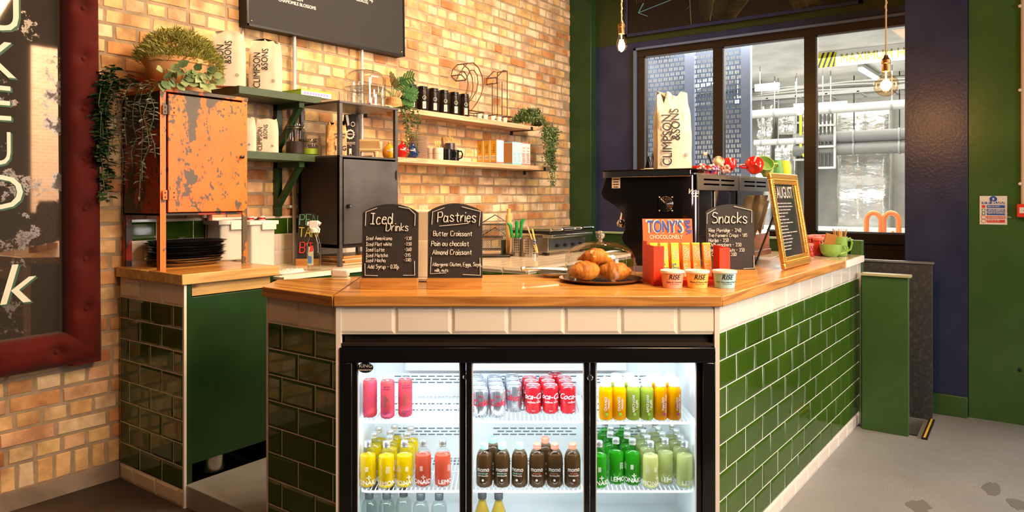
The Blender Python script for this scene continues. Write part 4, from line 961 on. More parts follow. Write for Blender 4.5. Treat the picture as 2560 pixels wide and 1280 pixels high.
# gilt framed menu
gold = P('gilt frame', (.75,.43,.10), .30, .8, bump=.3, bscale=90)
W_, H_ = .46, .475
t = thing('framed_menu', 'gold framed August events poster leaning back on the counter', 'picture frame', (3.55,.952,TZ+.001), -.03)
LM = Matrix.Rotation(-.155, 4, 'X'); b = MB(LM)
def frame_(b, W, H, w, dpt, prof=True):
    for (x0,z0,x1,z1) in ((0,0,W,w),(0,H-w,W,H),(0,w,w,H-w),(W-w,w,W,H-w)): b.box(x0,-dpt,z0,x1,0,z1)
frame_(b, W_, H_, .030, .022); b.build('outer_moulding', gold, t, bev=.006)
b = MB(LM @ Matrix.Translation((.028,-.004,.028))); frame_(b, W_-.056, H_-.056, .028, .012); b.build('inner_moulding', gold, t, bev=.004)
b = MB(LM)
for i in range(46): b.ball((.032+i*(W_-.064)/45,-.019,.034), .004, 6); b.ball((.032+i*(W_-.064)/45,-.019,H_-.034), .004, 6)
for i in range(46): b.ball((.034,-.019,.034+i*(H_-.068)/45), .004, 6); b.ball((W_-.034,-.019,.034+i*(H_-.068)/45), .004, 6)
b.build('beading', gold, t)
b = MB(LM); b.box(.05,-.006,.05,W_-.05,-.002,H_-.05); b.build('poster', P('dark green poster', (.03,.055,.04), .3, col2=(.09,.07,.06), scale=4), t)
b = MB(LM @ Matrix.Translation((0,-.0068,0)))
b.text('AUGUST', .085, flat(W_/2,0,H_-.125), bold=.04, sx=.8)
r = random.Random(5)
for i in range(15):
    z = H_-.155-i*.0165; x = .075; n = r.randint(2,4)
    for k in range(n): w = r.uniform(.03,.075); b.box(x,-.0002,z,x+w,.0002,z+.005); x += w+.008
b.build('poster_lettering', P('poster white', (.75,.73,.70), .6), t)
b = MB(LM); b.box(.05,-.0085,.05,W_-.05,-.0075,H_-.05); b.build('glass', thin_glass('poster glass', (.97,.97,.97), 1.0), t)
b = MB(); b.bar((W_/2,.06,.38),(W_/2,.20,.0),.02,.006); b.build('easel_back', M['black'], t)
# ---------------------------------------------------------------- espresso machine
EX, EY, EH = 3.06, 1.20, .482
t = thing('espresso_machine', 'large black and steel espresso machine on the right of counter', 'coffee machine', (EX,EY,TZ))
prof = [(.0,.03),(.0,EH-.03),(.44,EH-.03),(.47,.37),(.455,.345),(.40,.315),(.365,.29),(.345,.25),(.34,.20),(.36,.16),(.345,.13),(.30,.10),(.28,.03)]
def xprism(b, poly, x0, x1): b.M = Matrix(((0,0,1,0),(1,0,0,0),(0,1,0,0),(0,0,0,1))); b.prism(poly, x0, x1); b.M = None
b = MB(); xprism(b, [(max(y,.05),z) for y, z in prof], 0, .045); b.build('end_panel', M['blackgloss'], t, bev=.003); b = MB(); xprism(b, [(max(y,.05),z) for y, z in prof], 1.10, 1.145); b.build('end_panel', M['blackgloss'], t, bev=.003)
b = MB(); b.lathe([(.055,.03),(.055,EH-.03)], 32, c=(.055,.055,0)); b.build('corner_column', P('smoked chrome', (.14,.11,.12), .12, .95), t)
b = MB(); b.box(.045,.08,.06,1.10,.33,EH-.04); b.build('body', M['black'], t)
b = MB(); b.box(.11,.02,.17,.30,.035,.40); b.mi = 1; b.box(.30,.012,.17,.52,.03,.41); b.mi = 0; b.box(.52,.008,.17,.60,.03,.41); b.mi = 1; b.box(.62,.006,.17,1.08,.028,.41)
b.build('back_panel', [M['blackgloss'], P('mirror steel', (.55,.52,.48), .06, 1.0)], t, bev=.002)
b = MB()
b.box(.02,-.01,.385,1.15,-.004,.455); b.box(.60,-.014,.385,.615,-.003,.455)
for s in (0,1):
    b.mi = 1
    for zz in (.43,.408):
        for (a, c) in ((.10,.30),(.33,.52),(.68,.86),(.89,1.06)): b.box(a,-.0112,zz,c,-.0108,zz+.008)
    b.mi = 0
b.box(1.145,-.01,.385,1.151,.44,.455); b.box(.02,-.004,.455,1.151,.44,.462)
b.build('cup_rack', [M['steel'], M['black']], t, bev=.001)
b = MB(); b.box(-.012,.01,EH-.036,.0,.45,EH-.006); b.mi = 1; b.box(-.016,.0,EH-.006,.35,.46,EH); b.build('end_rail', [M['chrome'], M['blackgloss']], t, bev=.002)
b = MB(); xprism(b, [(.0,.05),(-.02,.05),(-.02,.15),(.0,.17)], .55, 1.10); b.box(.50,-.03,.03,1.10,.30,.06); b.mi = 1; b.bar((.66,-.01,.10),(.95,-.01,.36),.09,.01); b.bar((.90,-.012,.12),(1.09,-.012,.33),.02,.01)
b.build('drip_tray', [M['steel'], P('bronze steel', (.32,.24,.15), .25, .9)], t, bev=.001)
for (lx, ly) in ((.06,.06),(1.06,.06),(.06,.24),(1.06,.24),(.55,.06)): b = MB(); b.cyl((lx,ly,0), .022, .035, 16); b.build('foot', M['black'], t)
yy = YX(1665, EX)-EY; zz = ZD(510, EX/ray(1665)[0])-TZ
g = MB(Matrix.Translation((-.003,yy,zz)) @ Matrix.Rotation(-pi/2,4,'Y'))
for r_ in (.006,.013,.020,.027,.034): g.tube([(r_*cos(a*pi/12), r_*sin(a*pi/12), 0) for a in range(24)], .0012, 5, closed=True)
g.tube([(-.034,-.034,.001),(.034,.034,.001)], .0015, 6)
for (sx_, sy_) in ((1,1),(1,-1),(-1,1),(-1,-1)): g.ball((.031*sx_,.031*sy_,0), .0045, 8)
g.build('fan_guard', M['chrome'], t)
yy = YX(1540, EX)-EY; zz = ZD(457, EX/ray(1540)[0])-TZ
g = MB(); g.box(-.001,yy-.022,zz-.026,0,yy+.022,zz+.026); g.mi = 1
for i, (a, c) in enumerate(((-.017,.017),(-.014,.014),(-.016,.016),(-.012,.012))): g.box(-.0014,yy+a,zz+.014-i*.012,-.0011,yy+c,zz+.018-i*.012)
g.build('service_sticker', [M['cream'], M['ink']], t)
p = MB(Matrix.Translation((.055,.055,EH-.115))); fw = wrap(.0556,0,-.35)
p.text('Victoria', .034, fw, bold=.02, shear=.5, sx=.8); p.text('ARDUINO', .008, wrap(.0556,-.013,-.35), bold=.03); p.build('maker_name', M['chalk'], t)
g = MB(); yk = YX(1553, EX+.03)-EY; g.tube([(.03,yk-.02,.33),(.03,yk-.01,.29),(.03,yk,.24)], .008, 10); g.ball((.03,yk,.225), .021, 16); g.tube([(.05,yk-.02,.32),(.05,yk-.03,.24),(.05,yk-.025,.2)], .005, 8); g.build('steam_lever', M['chrome'], t)
MT = TZ+EH
# ---------------------------------------------------------------- coffee bags
def bag(loc, rz, w, dp, h, label, lean=0.0, fold=0, seed=1, name='coffee_bag', grp=None, mat=None, txt=True, crump=.006, s=1.0):
    t = thing(name, label, 'coffee bag', loc, rz, grp); r = random.Random(seed); b = MB(); nx, nz = 9, 12
    def prof_(v):                          # v 0..1 -> width, depth, y shift
        k = max(0, (v-.62)/.38); return w*(1-.10*k*k), dp*(1-k)**.8+.006, lean*v*v*h
    rings = []
    for j in range(nz+1):
        v = j/nz; W, D, ys = prof_(v); ring = []; z = h*v
        J = lambda: r.uniform(-crump, crump)*(.3+v)
        for i in range(nx+1): u = i/nx*2-1; ring.append((u*W/2, -D/2*(1-.25*abs(u)**4)+ys+J()*.8, z+(J()*3 if j == nz else 0)+(.02*h*u*fold if j == nz else 0)))
        for i in range(nx, -1, -1): u = i/nx*2-1; ring.append((u*W/2*(1-.0), D/2*(1-.25*abs(u)**4)+ys+J()*.8, z+(J()*2 if j == nz else 0)+(.02*h*u*fold if j == nz else 0)))
        rings.append(ring)
    n = len(rings[0]); vs = [p for R_ in rings for p in R_]; fs = [(j*n+i, j*n+(i+1)%n, (j+1)*n+(i+1)%n, (j+1)*n+i) for j in range(nz) for i in range(n)]
    fs.append(list(range(n))[::-1]); fs.append(list(range(nz*n, nz*n+n))); b.add(vs, fs)
    b.build('paper_bag', mat or M['paper'], t, smooth=60)
    if txt:
        def yf(z): v = max(0,min(1,z/h)); W, D, ys = prof_(v); return -D/2+ys-.0035-crump*.5
        p = MB(); x0 = -.02*s
        F1 = lambda X, Y: (x0-Y+.0, yf(X+h*.05), X+h*.05); p.text('CLIMPSON', h*.185, F1, bold=.012, align='L', sx=.80)
        F2 = lambda X, Y: (x0+.034*s*(w/.14)-Y, yf(X+h*.40), X+h*.40); p.text('&SONS', h*.175, F2, bold=.012, align='L', sx=.80)
        q = w*.06
        for rr in (1,.75,.5,.25):
            N = 16
            for i in range(N):
                a0, a1 = 2*pi*i/N, 2*pi*(i+1)/N; g = lambda R_, a: (w*.30+q*R_*cos(a), yf(h*.2+q*R_*sin(a)), h*.2+q*R_*sin(a))
                p.add([g(rr,a0),g(rr,a1),g(rr-.1,a1),g(rr-.1,a0)], [(3,2,1,0)])
        p.build('printed_lettering', M['ink'], t)
    return t
bag(Cw((1681-1280)/FP*3.46, 3.46, MT+.002), RC+.05, .165, .10, .352, 'big cream coffee bag with crumpled top standing on the espresso machine', lean=.03, fold=-1.2, seed=4, crump=.011)
SZ = 1.970
bag((XY(573,3.46),3.46,SZ), RC+.22, .160, .085, .290, 'cream coffee bag on upper green shelf beside the bushy plant', seed=2, grp='coffee bags on the green shelves', fold=.5)
bag((XY(664,3.46),3.46,SZ), RC+.15, .168, .085, .285, 'cream coffee bag on upper green shelf, in front of pipe', seed=3, grp='coffee bags on the green shelves', fold=-.8)
bag((XY(668,3.45),3.45,1.629), RC+.15, .115, .06, .187, 'small cream coffee bag on the lower green shelf beside clip jars', seed=5, grp='coffee bags on the green shelves', crump=.002)
bag((XY(612,3.47),3.47,1.629), RC+.1, .110, .06, .187, 'small cream coffee bag peeping out beside the orange cabinet door', seed=6, grp='coffee bags on the green shelves', crump=.002)
# straws
loc = Cw((1625-1280)/FP*3.75, 3.75, MT); t = thing('straw_holder', 'cream holder full of black straws on the espresso machine', 'straw holder', loc, RC)
b = MB(); b.prism([(-.03,-.02),(.03,-.02),(.03,.02),(-.03,.02)], 0, .022); b.build('holder', M['cream'], t, bev=.003)
b = MB(); r = random.Random(2)
for i in range(12): x = -.022+i*.004; b.tube([(x,r.uniform(-.012,.012),.02),(x+r.uniform(-.012,.012),r.uniform(-.012,.012),.09+r.uniform(-.01,.02))], .0032, 6)
b.build('straws', M['black'], t)
# cups and clutter on the machine
def cup_on(px, d, mat, label, R, h, rz=0, z=None, grp=None, tip=0, name='cup', handle=True, cat='cup'):
    t = thing(name, label, cat, Cw((px-1280)/FP*d, d, (MT-.02) if z is None else z), RC+rz, grp)
    b = MB(); b.lathe([(0,.003),(R*.55,0),(R*.6,.002),(R*.9,h*.4),(R,h),(R-.003,h),(R*.86,h*.4),(R*.5,.008),(0,.008)], 28); b.build('bowl', mat, t)
    if handle: b = MB(); b.tube([(R*.9,0,h*.85),(R*1.35,0,h*.88),(R*1.55,0,h*.6),(R*1.3,0,h*.3),(R*.8,0,h*.25)], h*.07+.001, 8); b.build('handle', mat, t)
    if tip: t.rotation_euler = (tip, 0, RC+rz); t.location.z += R*.75
    return t
RG = 'red cups on top of the espresso machine'
cup_on(1742, 3.52, M['red'], 'red cup at the left of the machine top, beside the big bag', .042, .045, 2.6, grp=RG)
cup_on(1774, 3.62, M['red'], 'red cup behind the sugar tubs on the machine', .042, .05, .4, grp=RG)
cup_on(1822, 3.62, M['red'], 'red cup lying tilted in the middle of the machine top', .040, .048, 2.9, grp=RG, tip=.5)
cup_on(1886, 3.68, M['red'], 'large red cup tipped on its side at the right of machine top', .047, .06, 2.8, grp=RG, tip=1.1)
cup_on(1905, 3.80, P('pale green cup', (.30,.50,.14), .25), 'pale green cup tipped beside the large red cup', .05, .055, 0, tip=.9)
for i, (px, cc) in enumerate(((1757,(.85,.12,.10)),(1783,(.35,.06,.45)),(1812,(.85,.30,.22)))):
    t = thing('sweet_tub', ['clear tub of red sweets on the machine','clear tub of purple sweets on the machine','clear tub of orange sweets on the machine'][i], 'tub', Cw((px-1280)/FP*3.42, 3.42, MT-.018), RC, 'clear tubs on the espresso machine')
    b = MB(); b.lathe([(.026,0),(.030,.036)], 20); b.build('clear_cup', CLG, t)
    b = MB(); r = random.Random(i)
    for k in range(22): a = r.uniform(0,6.28); q = r.uniform(0,.02); b.mi = k % 2; b.ball((q*cos(a),q*sin(a),.008+r.uniform(0,.036)), .0075, 6)
    b.build('sweets', [P('sweet', cc, .4), P('sweet pink', (.85,.55,.50), .4)], t)
t = thing('strainer', 'small round mesh strainer propped up on the machine', 'strainer', Cw((1796-1280)/FP*3.6,3.6,MT-.02), RC)
b = MB(Matrix.Translation((0,0,.070)) @ Matrix.Rotation(1.3,4,'X')); b.ball((0,0,0), .027, 18, sz=.45); b.build('mesh', P('bronze mesh', (.45,.30,.18), .4, .6), t)
b = MB(); b.tube([(.0,.0,.045),(.0,.0,.0)], .003, 6); b.tube([(.027*cos(a),-.004,.07+.027*sin(a)) for a in [2*pi*k/20 for k in range(20)]], .002, 6, closed=True); b.build('handle', M['steel'], t)
t = thing('milk_brush', 'black angled brush handle sticking up beside the strainer', 'brush', Cw((1778-1280)/FP*3.66,3.66,MT-.02), RC)
b = MB(); b.tube([(.01,0,0),(.0,0,.07),(-.012,0,.105),(-.024,0,.115)], .006, 8); b.mi=1; b.tube([(-.022,0,.113),(-.04,0,.112)], .009, 8); b.build('handle', [M['black'], M['cream']], t)
cup_on(1761, 3.7, P('amber pot', (.85,.35,.02), .35), 'small amber pot behind the red cups', .02, .055, handle=False, name='pot', cat='pot')
for px, cc, lab in ((1941,(.10,.32,.09),'stack of dark green paper cups standing on the espresso machine'),(1960,(.85,.58,.02),'stack of yellow paper cups behind the green ones')):
    dd = 3.98 if px == 1941 else 4.05
    t = thing('cup_stack', lab, 'cups', Cw((px-1280)/FP*dd, dd, MT-.02), RC); b = MB()
    for k in range(3): b.lathe([(.038,.0+k*.014),(.0385,.004+k*.014),(.030,.075+k*.011),(0,.075+k*.011)], 24)
    b.build('cups', P('paper cup', cc, .5), t)
cup_on(1918, 3.9, P('light green cup', (.28,.48,.16), .25), 'light green cup upside down in front of the cup stacks', .035, .05, handle=False, z=MT-.02)
# ---------------------------------------------------------------- right end of the counter
lime = P('lime ceramic', (.26,.48,.10), .18, coat=.3)
def cup2(X, Y, R, h, label, rz, straight=False):
    t = thing('mug', label, 'cup', (X,Y,TZ), rz, 'lime green cups at the counter end')
    b = MB()
    if straight: b.lathe([(0,.003),(R*.9,0),(R,.004),(R,h),(R-.004,h),(R-.004,.008),(0,.008)], 30)
    else: b.lathe([(0,.003),(R*.5,0),(R*.55,.003),(R*.85,h*.28),(R*.97,h*.65),(R,h),(R-.004,h),(R*.80,h*.28),(R*.4,.009),(0,.009)], 34)
    b.build('bowl', lime, t)
    b = MB(); b.tube([(R*.92,0,h*.88),(R*1.35,0,h*.93),(R*1.62,0,h*.68),(R*1.42,0,h*.35),(R*.85,0,h*.2)], .006, 10); b.build('handle', lime, t); return t
cup2(4.52,.928,.062,.075,'wide lime green cup nearest the tiled counter edge', RC+.0)
cup2(4.62,.90,.045,.115,'tall lime green mug holding wooden stirrers', RC-.1, True)
b = MB(); r = random.Random(8)
for i in range(16): x = -.03+.004*i; y = r.uniform(-.02,.02); b.bar((x*.6,y*.6,.006),(x*1.5,y,.15+r.uniform(-.01,.012)), .006, .0015)
o = b.build('wooden_stirrer', M['pine']); o.location = (4.62,.90,TZ+.004); o.rotation_euler = (0,0,RC); tag(o, 'bunch of wooden stirrers fanned out in the tall lime mug', 'stirrers', kind='stuff')
b = MB(); b.ob((0,0,.075), (.065,.012,.10), Matrix.Rotation(.25,3,'Y')); o = b.build('brown_napkin', P('kraft brown', (.38,.16,.03), .8), bev=.002); place(o, (4.52,.935,TZ+.010), RC); tag(o, 'folded brown napkins standing in the wide lime cup', 'napkins')
jam = P('red jam', (.30,.012,.01), .12, coat=.5, col2=(.5,.04,.02), scale=25); lidm = P('red lid', (.62,.10,.07), .35, col2=(.75,.3,.25), scale=50)
JL = ['small jam jar at the front left beside the gold frame','jam jar just left of the wide lime cup','jam jar in the middle of the back row','jam jar at the back left, touching the gold frame','jam jar at the back right behind the cup','topmost jam jar stacked at the rear']
for i, (px, d, R, h) in enumerate(((2022,4.23,.030,.078),(2046,4.30,.037,.11),(2040,4.42,.037,.12),(2022,4.36,.037,.12),(2064,4.42,.034,.12))):
    t = thing('jam_jar', JL[i], 'jar', Cw((px-1280)/FP*d, d, TZ), RC, 'red jam jars at the counter end')
    b = MB(); b.lathe([(0,.002),(R*.9,0),(R,.005),(R,h*.72),(R*.86,h*.80),(R*.86,h*.84)], 24); b.build('jar_body', jam, t)
    b = MB(); b.lathe([(R*.92,h*.82),(R*.94,h*.84),(R*.94,h*.98),(R*.9,h),(0,h)], 24); b.build('lid', lidm, t)
t = thing('glass_bottle', 'clear label bottle standing behind the gold frame', 'bottle', Cw((2003-1280)/FP*4.30, 4.30, TZ), RC)
b = MB(); b.lathe([(0,.001),(.032,0),(.033,.01),(.033,.13),(.014,.17),(.013,.215),(.015,.22),(0,.222)], 22); b.build('glass_body', CLG, t)
b = MB(); b.lathe([(.0334,.03),(.0334,.12)], 22); b.build('label_band', P('pink label', (.75,.35,.33), .5), t)
# ================================================================ things on the wall shelves and back counter
def wl_(px, Y, z): return (XY(px, Y), Y, z)
CZ = BZ+.943; CM = BZ+.634; UW = 1.988; LW = 1.650
# cake dome on the dark cabinet
cd = thing('cake_dome', 'tall clear glass cake dome on top of the dark grey cabinet', 'cake dome', wl_(912,3.31,CZ+.001), 0)
b = MB(); R = .128; dg = thin_glass('clear dome', (.92,.95,.95), 2.4)
b.lathe([(R,0),(R,.17)]+[(R*cos(a)**.7, .17+.065*sin(a)) for a in [pi/2*k/10 for k in range(1,10)]]+[(.012,.236)], 44); b.lathe([(R-.004,.118),(R+.002,.122),(R-.004,.126)], 44); b.build('dome', dg, cd)
b = MB(); b.ball((0,0,.252), .016, 14); b.build('knob', dg, cd)
cd = thing('glass_bowl', 'smaller clear glass bowl standing inside the tall cake dome', 'bowl', wl_(912,3.31,CZ+.002), 0)
b = MB(); b.lathe([(.0,.004),(.10,.002),(.105,.01),(.108,.105),(.10,.107)], 36); b.build('bowl', dg, cd)
# lime box behind
t = thing('cardboard_box', 'flat white and lime green box lying on the upper green shelf', 'box', (2.62,3.38,SZ-.001), 0)
b = MB(); b.box(0,0,0,.22,.19,.035); b.mi = 1; b.box(-.001,-.001,.028,.221,.191,.037); b.box(-.001,-.001,0,.003,.19,.03); b.mi = 2
for i in range(9): b.box(.02+i*.02,-.0015,.008,.034+i*.02,-.001,.022)
b.build('carton', [M['white'], P('lime card', (.35,.65,.05), .5), P('lilac print', (.35,.25,.6), .5)], t)
# clip jars
def clipjar(loc, R, h, fill, fm_, label):
    t = thing('clip_jar', label, 'jar', loc, RC)
    b = MB(); b.lathe([(0,.003),(R*.95,0),(R,.006),(R,h*.74),(R*.78,h*.82),(R*.82,h*.86)], 28); b.build('glass_body', CLG, t)
    b = MB(); b.lathe([(0,.005),(R*.93,.005),(R*.93,fill),(0,fill)], 24); b.build('contents', fm_, t)
    b = MB(); b.lathe([(R*.86,h*.88),(R*.88,h*.9),(R*.86,h*.97),(R*.6,h),(0,h)], 26); b.build('lid', dg, t)
    b = MB(); b.tube([((R*.86)*cos(a),(R*.86)*sin(a),h*.84) for a in [2*pi*k/24 for k in range(24)]], .0022, 6, closed=True)
    b.tube([(R*.86,0,h*.84),(R*1.12,-.01,h*.9),(R*.9,-.01,h*1.0),(R*.5,0,h*1.02)], .002, 6); b.tube([(R*.86,0,h*.84),(R*1.35,-.01,h*.6)], .0025, 6); b.build('wire_clip', M['steel'], t)
clipjar(wl_(738,3.46,1.628), .056, .185, .075, P('dark coffee', (.03,.015,.01), .6), 'tall clip jar of dark coffee on the lower green shelf')
clipjar(wl_(775,3.43,1.628), .054, .095, .038, P('matcha green', (.30,.42,.02), .7), 'low clip jar of green powder on the lower green shelf')
# bags beside and in the dark cabinet
om_ = P('orange kraft', (.62,.28,.08), .6, col2=(.75,.42,.15), scale=90, thr=(.48,.52))
t = bag((2.81,3.30,CM+.001), RC+.35, .115, .07, .20, 'orange patterned one kilo bag standing behind the dark cabinet post', txt=False, mat=om_, seed=9, name='food_bag', fold=.8, grp=None)
b = MB(); b.prism([(-.012,-.0405),(.05,-.0405),(.05,-.0395),(-.012,-.0395)], .015, .14); b.mi = 1
b.text('1KG', .038, flat(.018,-.042,.035), bold=.06); b.text('ORIGINAL', .014, flat(.018,-.042,.125), bold=.05); b.text('BLEND', .017, flat(.018,-.042,.105), bold=.05); b.text('RICE', .015, flat(.018,-.042,.085), bold=.05); b.build('printed_label', [P('label', (.55,.36,.18), .6), M['ink']], t)
t = bag(wl_(878,3.28,CM+.001), RC+.05, .092, .05, .255, 'slim black bag with white crest in the dark cabinet', txt=False, mat=P('black bag', (.03,.028,.028), .45), seed=12, crump=.002, name='food_bag')
b = MB(); y = -.034
b.add([(-.028,y,.25),(-.012,y,.25),(-.004,y,.19),(-.016,y,.185)], [(0,1,2,3)]); b.add([(-.006,y,.05),(.008,y,.05),(.008,y,.01),(.001,y,.022),(-.006,y,.01)], [(0,1,2,3,4)])
for (cx, cz, r1, r2) in ((.0,.135,.024,.019),(.016,.195,.012,.010)):
    for k in range(24):
        a0, a1 = 2*pi*k/24, 2*pi*(k+1)/24; w1 = 1+.12*(k % 2); b.add([(cx+r1*w1*cos(a0),y,cz+r1*w1*1.15*sin(a0)),(cx+r1*w1*cos(a1),y,cz+r1*w1*1.15*sin(a1)),(cx+r2*cos(a1),y,cz+r2*sin(a1)),(cx+r2*cos(a0),y,cz+r2*sin(a0))], [(3,2,1,0)])
b.text('PREMIUM', .011, flat(0,y,.132), bold=.06); b.text('CHOCOLATE', .0095, flat(0,y,.082), bold=.05); b.text('1 kg', .008, flat(0,y,.066), bold=.03)
b.box(-.03,y-.0003,.076,.03,y,.078); b.build('printed_crest', M['chalk'], t)
# wooden serving boats
bam = P('bamboo', (.66,.40,.17), .55, col2=(.74,.50,.24), scale=12, stretch=(1,1,8))
for k in range(5):
    b = MB(Matrix.Translation((0,0,.046+k*.009)))
    b.box(-.075,-.045,0,.075,.045,.005)
    for (x0,y0,x1,y1) in ((-.075,-.045,-.071,.045),(.071,-.045,.075,.045),(-.075,-.045,.075,-.041),(-.075,.041,.075,.045)): b.box(x0,y0,.003,x1,y1,.030)
    o = b.build('serving_tray', bam, bev=.001); o.location = wl_(918,3.27,CM-.0+.0); o.rotation_euler = (0,0,RC+.12); tag(o, ['lowest','second lowest','middle','second highest','topmost'][k]+' bamboo serving tray of the stack in the dark cabinet', 'tray', 'stacked bamboo serving trays')
t = thing('serving_stand', 'small wooden stand with tapered legs under the bamboo trays', 'stand', wl_(918,3.27,CM+.001), RC+.12)
b = MB(); b.box(-.072,-.04,.038,.072,.04,.044); b.build('top', bam, t)
for (lx, ly) in ((-.055,-.03),(.055,-.03),(-.055,.03),(.055,.03)): b = MB(); b.lathe([(.009,0),(.017,.039)], 12, c=(lx,ly,0)); b.build('leg', bam, t)
# honey pots
def pot(px, Y, z, mat, label, R=.047):
    t = thing('ceramic_pot', label, 'pot', wl_(px,Y,z), RC, 'round glazed ceramic pots')
    b = MB(); b.lathe([(0,.002),(R*.6,0),(R*.9,R*.4),(R,R*.95),(R*.92,R*1.45),(R*.6,R*1.85),(R*.28,R*2.0)], 30); b.build('bowl', mat, t)
    b = MB(); b.lathe([(R*.34,R*1.97),(R*.3,R*2.1),(R*.13,R*2.2),(R*.2,R*2.36),(R*.14,R*2.5),(0,R*2.52)], 20); b.build('lid', mat, t)
    p = MB(); hand(p, 'Amelia', .012, lambda x, y: wrap(R*1.02, R*1.05, .15)(x-.015, y), w=.1); p.build('written_name', M['chalk'], t)
pot(973, 3.25, CM+.001, P('amber glaze', (.85,.36,.015), .12, coat=.5), 'round amber ceramic pot inside the dark cabinet', .044)
pot(1006, 3.47, LW+.001, P('red glaze', (.55,.01,.01), .12, coat=.5), 'round red ceramic pot on the lower wooden shelf', .047)
pot(1031, 3.45, LW+.001, P('navy glaze', (.012,.03,.12), .12, coat=.5), 'round navy blue ceramic pot leaning by the plates', .045)
b = MB(); 
for i in range(4): b.ball((-.02+i*.012,0,.118+.008*(i % 2)), .010, 10, sx=.7, sy=.35, sz=2.1)
for i in range(4): b.tube([(-.02+i*.012,0,.10),(-.004+i*.002,0,.0)], .003, 5)
o = b.build('wooden_spoon', M['pine']); place(o, wl_(1015,3.53,LW+.001), RC); tag(o, 'wooden spoons standing up behind the red pot', 'spoons')
# stacked plates, one by one
pm = P('cream plate', (.74,.66,.55), .2); rp = P('brown rim', (.42,.26,.17), .4)
pb = MB(); pb.lathe([(0,.002),(.045,0),(.050,.001),(.074,.0085),(.076,.0100),(.073,.0105),(.05,.0045),(0,.004)], 36); pb.mi = 1; pb.lathe([(.0745,.0105),(.0762,.0104),(.0762,.0098)], 36)
ORD = ['lowest','second','third','fourth','fifth','sixth','seventh','eighth','ninth','tenth','eleventh','twelfth','thirteenth','fourteenth','fifteenth','topmost']
p0 = pb.build('plate', [pm, rp])
for k in range(16):
    o = p0 if k == 0 else p0.copy()
    if k: COL.objects.link(o)
    o.location = wl_(1044,3.52,LW+.001+k*.0102); tag(o, ORD[k]+(' from the bottom' if 0 < k < 15 else '')+' cream plate in the stack on the lower wooden shelf', 'plate', 'stacked cream plates')
# cups and mugs
for i, (px, Y, lab) in enumerate(((1080,3.52,'cream cup with grey line, left of the pair beside the plates'),(1096,3.46,'cream cup with grey line holding wooden forks'))):
    t = thing('cup', lab, 'cup', wl_(px,Y,LW+.001), RC, 'cream cups on the lower shelf')
    b = MB(); b.lathe([(0,.002),(.034,0),(.036,.003),(.037,.088),(.034,.088),(.033,.006),(0,.006)], 26); b.mi = 1; b.lathe([(.0372,.045),(.0373,.048)], 26); b.build('cup_body', [pm, rp], t)
b = MB()
for i, x in enumerate((-.024,-.008,.008)):
    b.bar((x*.4,0,.006),(x,-.004,.115),.006,.002); b.ball((x,-.004,.118), .012, 8, sx=.7, sy=.15, sz=1.5)
o = b.build('wooden_fork', M['pine']); place(o, wl_(1096,3.46,LW+.004), RC); tag(o, 'wooden forks and spoons standing in the right cream cup', 'cutlery')
for i, (px, Y, lab) in enumerate(((1118,3.46,'black glazed mug with handle, left one, beside the cream cups'),(1135,3.46,'black glazed mug with handle, right one, at the end of the crockery'))):
    t = thing('mug', lab, 'cup', wl_(px,Y,LW+.001), RC, 'black mugs on the lower shelf'); b = MB(); b.lathe([(0,.002),(.034,0),(.037,.004),(.038,.082),(.035,.082),(.034,.006),(0,.006)], 26); b.build('mug_body', M['blackgloss'], t)
    b = MB(); b.tube([(.034,-.012,.070),(.055,-.018,.072),(.066,-.02,.05),(.058,-.018,.022),(.035,-.012,.014)], .0055, 8); b.build('handle', M['blackgloss'], t)
t = thing('utensil_pot', 'tall dark steel pot of cutlery behind the black mugs', 'pot', wl_(1125,3.555,LW+.001), RC)
b = MB(); b.lathe([(0,.002),(.038,0),(.038,.14),(.036,.14),(.036,.006),(0,.006)], 26); b.build('pot_body', P('dark steel pot', (.10,.09,.10), .3, .7), t)
b = MB()
for i in range(5): x = -.03+.012*i; b.bar((x*.4,0,.01),(x*1.3-.01,0,.165+.01*(i % 2)), .006, .003); b.ball((x*1.3-.01,0,.17+.01*(i % 2)), .011, 8, sx=.7, sy=.2, sz=1.6)
b.build('cutlery', M['pine'], t)
# cartons
def carton(x, y, w, dpt, h, mats, label, grp, art):
    t = thing('drinks_carton', label, 'carton', (x,y,LW+.001), 0, grp); b = MB(); b.box(0,0,0,w,dpt,h); b.mi = 1; b.box(-.0008,-.0008,h-.006,w+.0008,dpt+.0008,h+.0006); b.box(-.0008,-.0008,-.0,w+.0008,dpt+.0008,.014)
    b.build('carton_body', [mats[0], mats[1]], t); p = MB(); art(p, w, dpt, h); p.build('printed_art', [mats[2], mats[3]], t); return t
ym = P('mustard carton', (.62,.33,.02), .45); pmv = P('mauve band', (.36,.20,.22), .5); wc = P('white carton', (.82,.80,.78), .4); dkk = P('dark print', (.12,.06,.02), .5)
def art(p, w, d, h):
    q = lambda y0, z0, y1, z1: p.add([(-.0012,y0,z0),(-.0012,y0,z1),(-.0012,y1,z1),(-.0012,y1,z0)], [(0,1,2,3)][::1])
    p.mi = 0; q(.015,.03,.048,.065); p.mi = 1
    for i in range(8): q(.018+i*.0035,.034,.0198+i*.0035,.060)
    for i in range(9): q(.018,.085+i*.008,.02+.025*random.random()+.006,.088+i*.008)
    p.mi = 0; p.add([(0,-.0012,.014),(w,-.0012,.014),(w,-.0012,h-.006),(0,-.0012,h-.006)], [(0,1,2,3)])
x0 = XY(1240,3.43)
for k, n in enumerate(('front','middle','rear')): carton(x0-.004*k, 3.425+.0655*k, .095, .064, .192, [ym,pmv,wc,dkk], f'{n} mustard yellow carton with barcode, white face towards the room', 'mustard cartons', art)
bl = P('sky blue carton', (.20,.55,.72), .4); pk = P('pink carton', (.80,.20,.22), .4); kr = P('kraft side', (.45,.22,.07), .6)
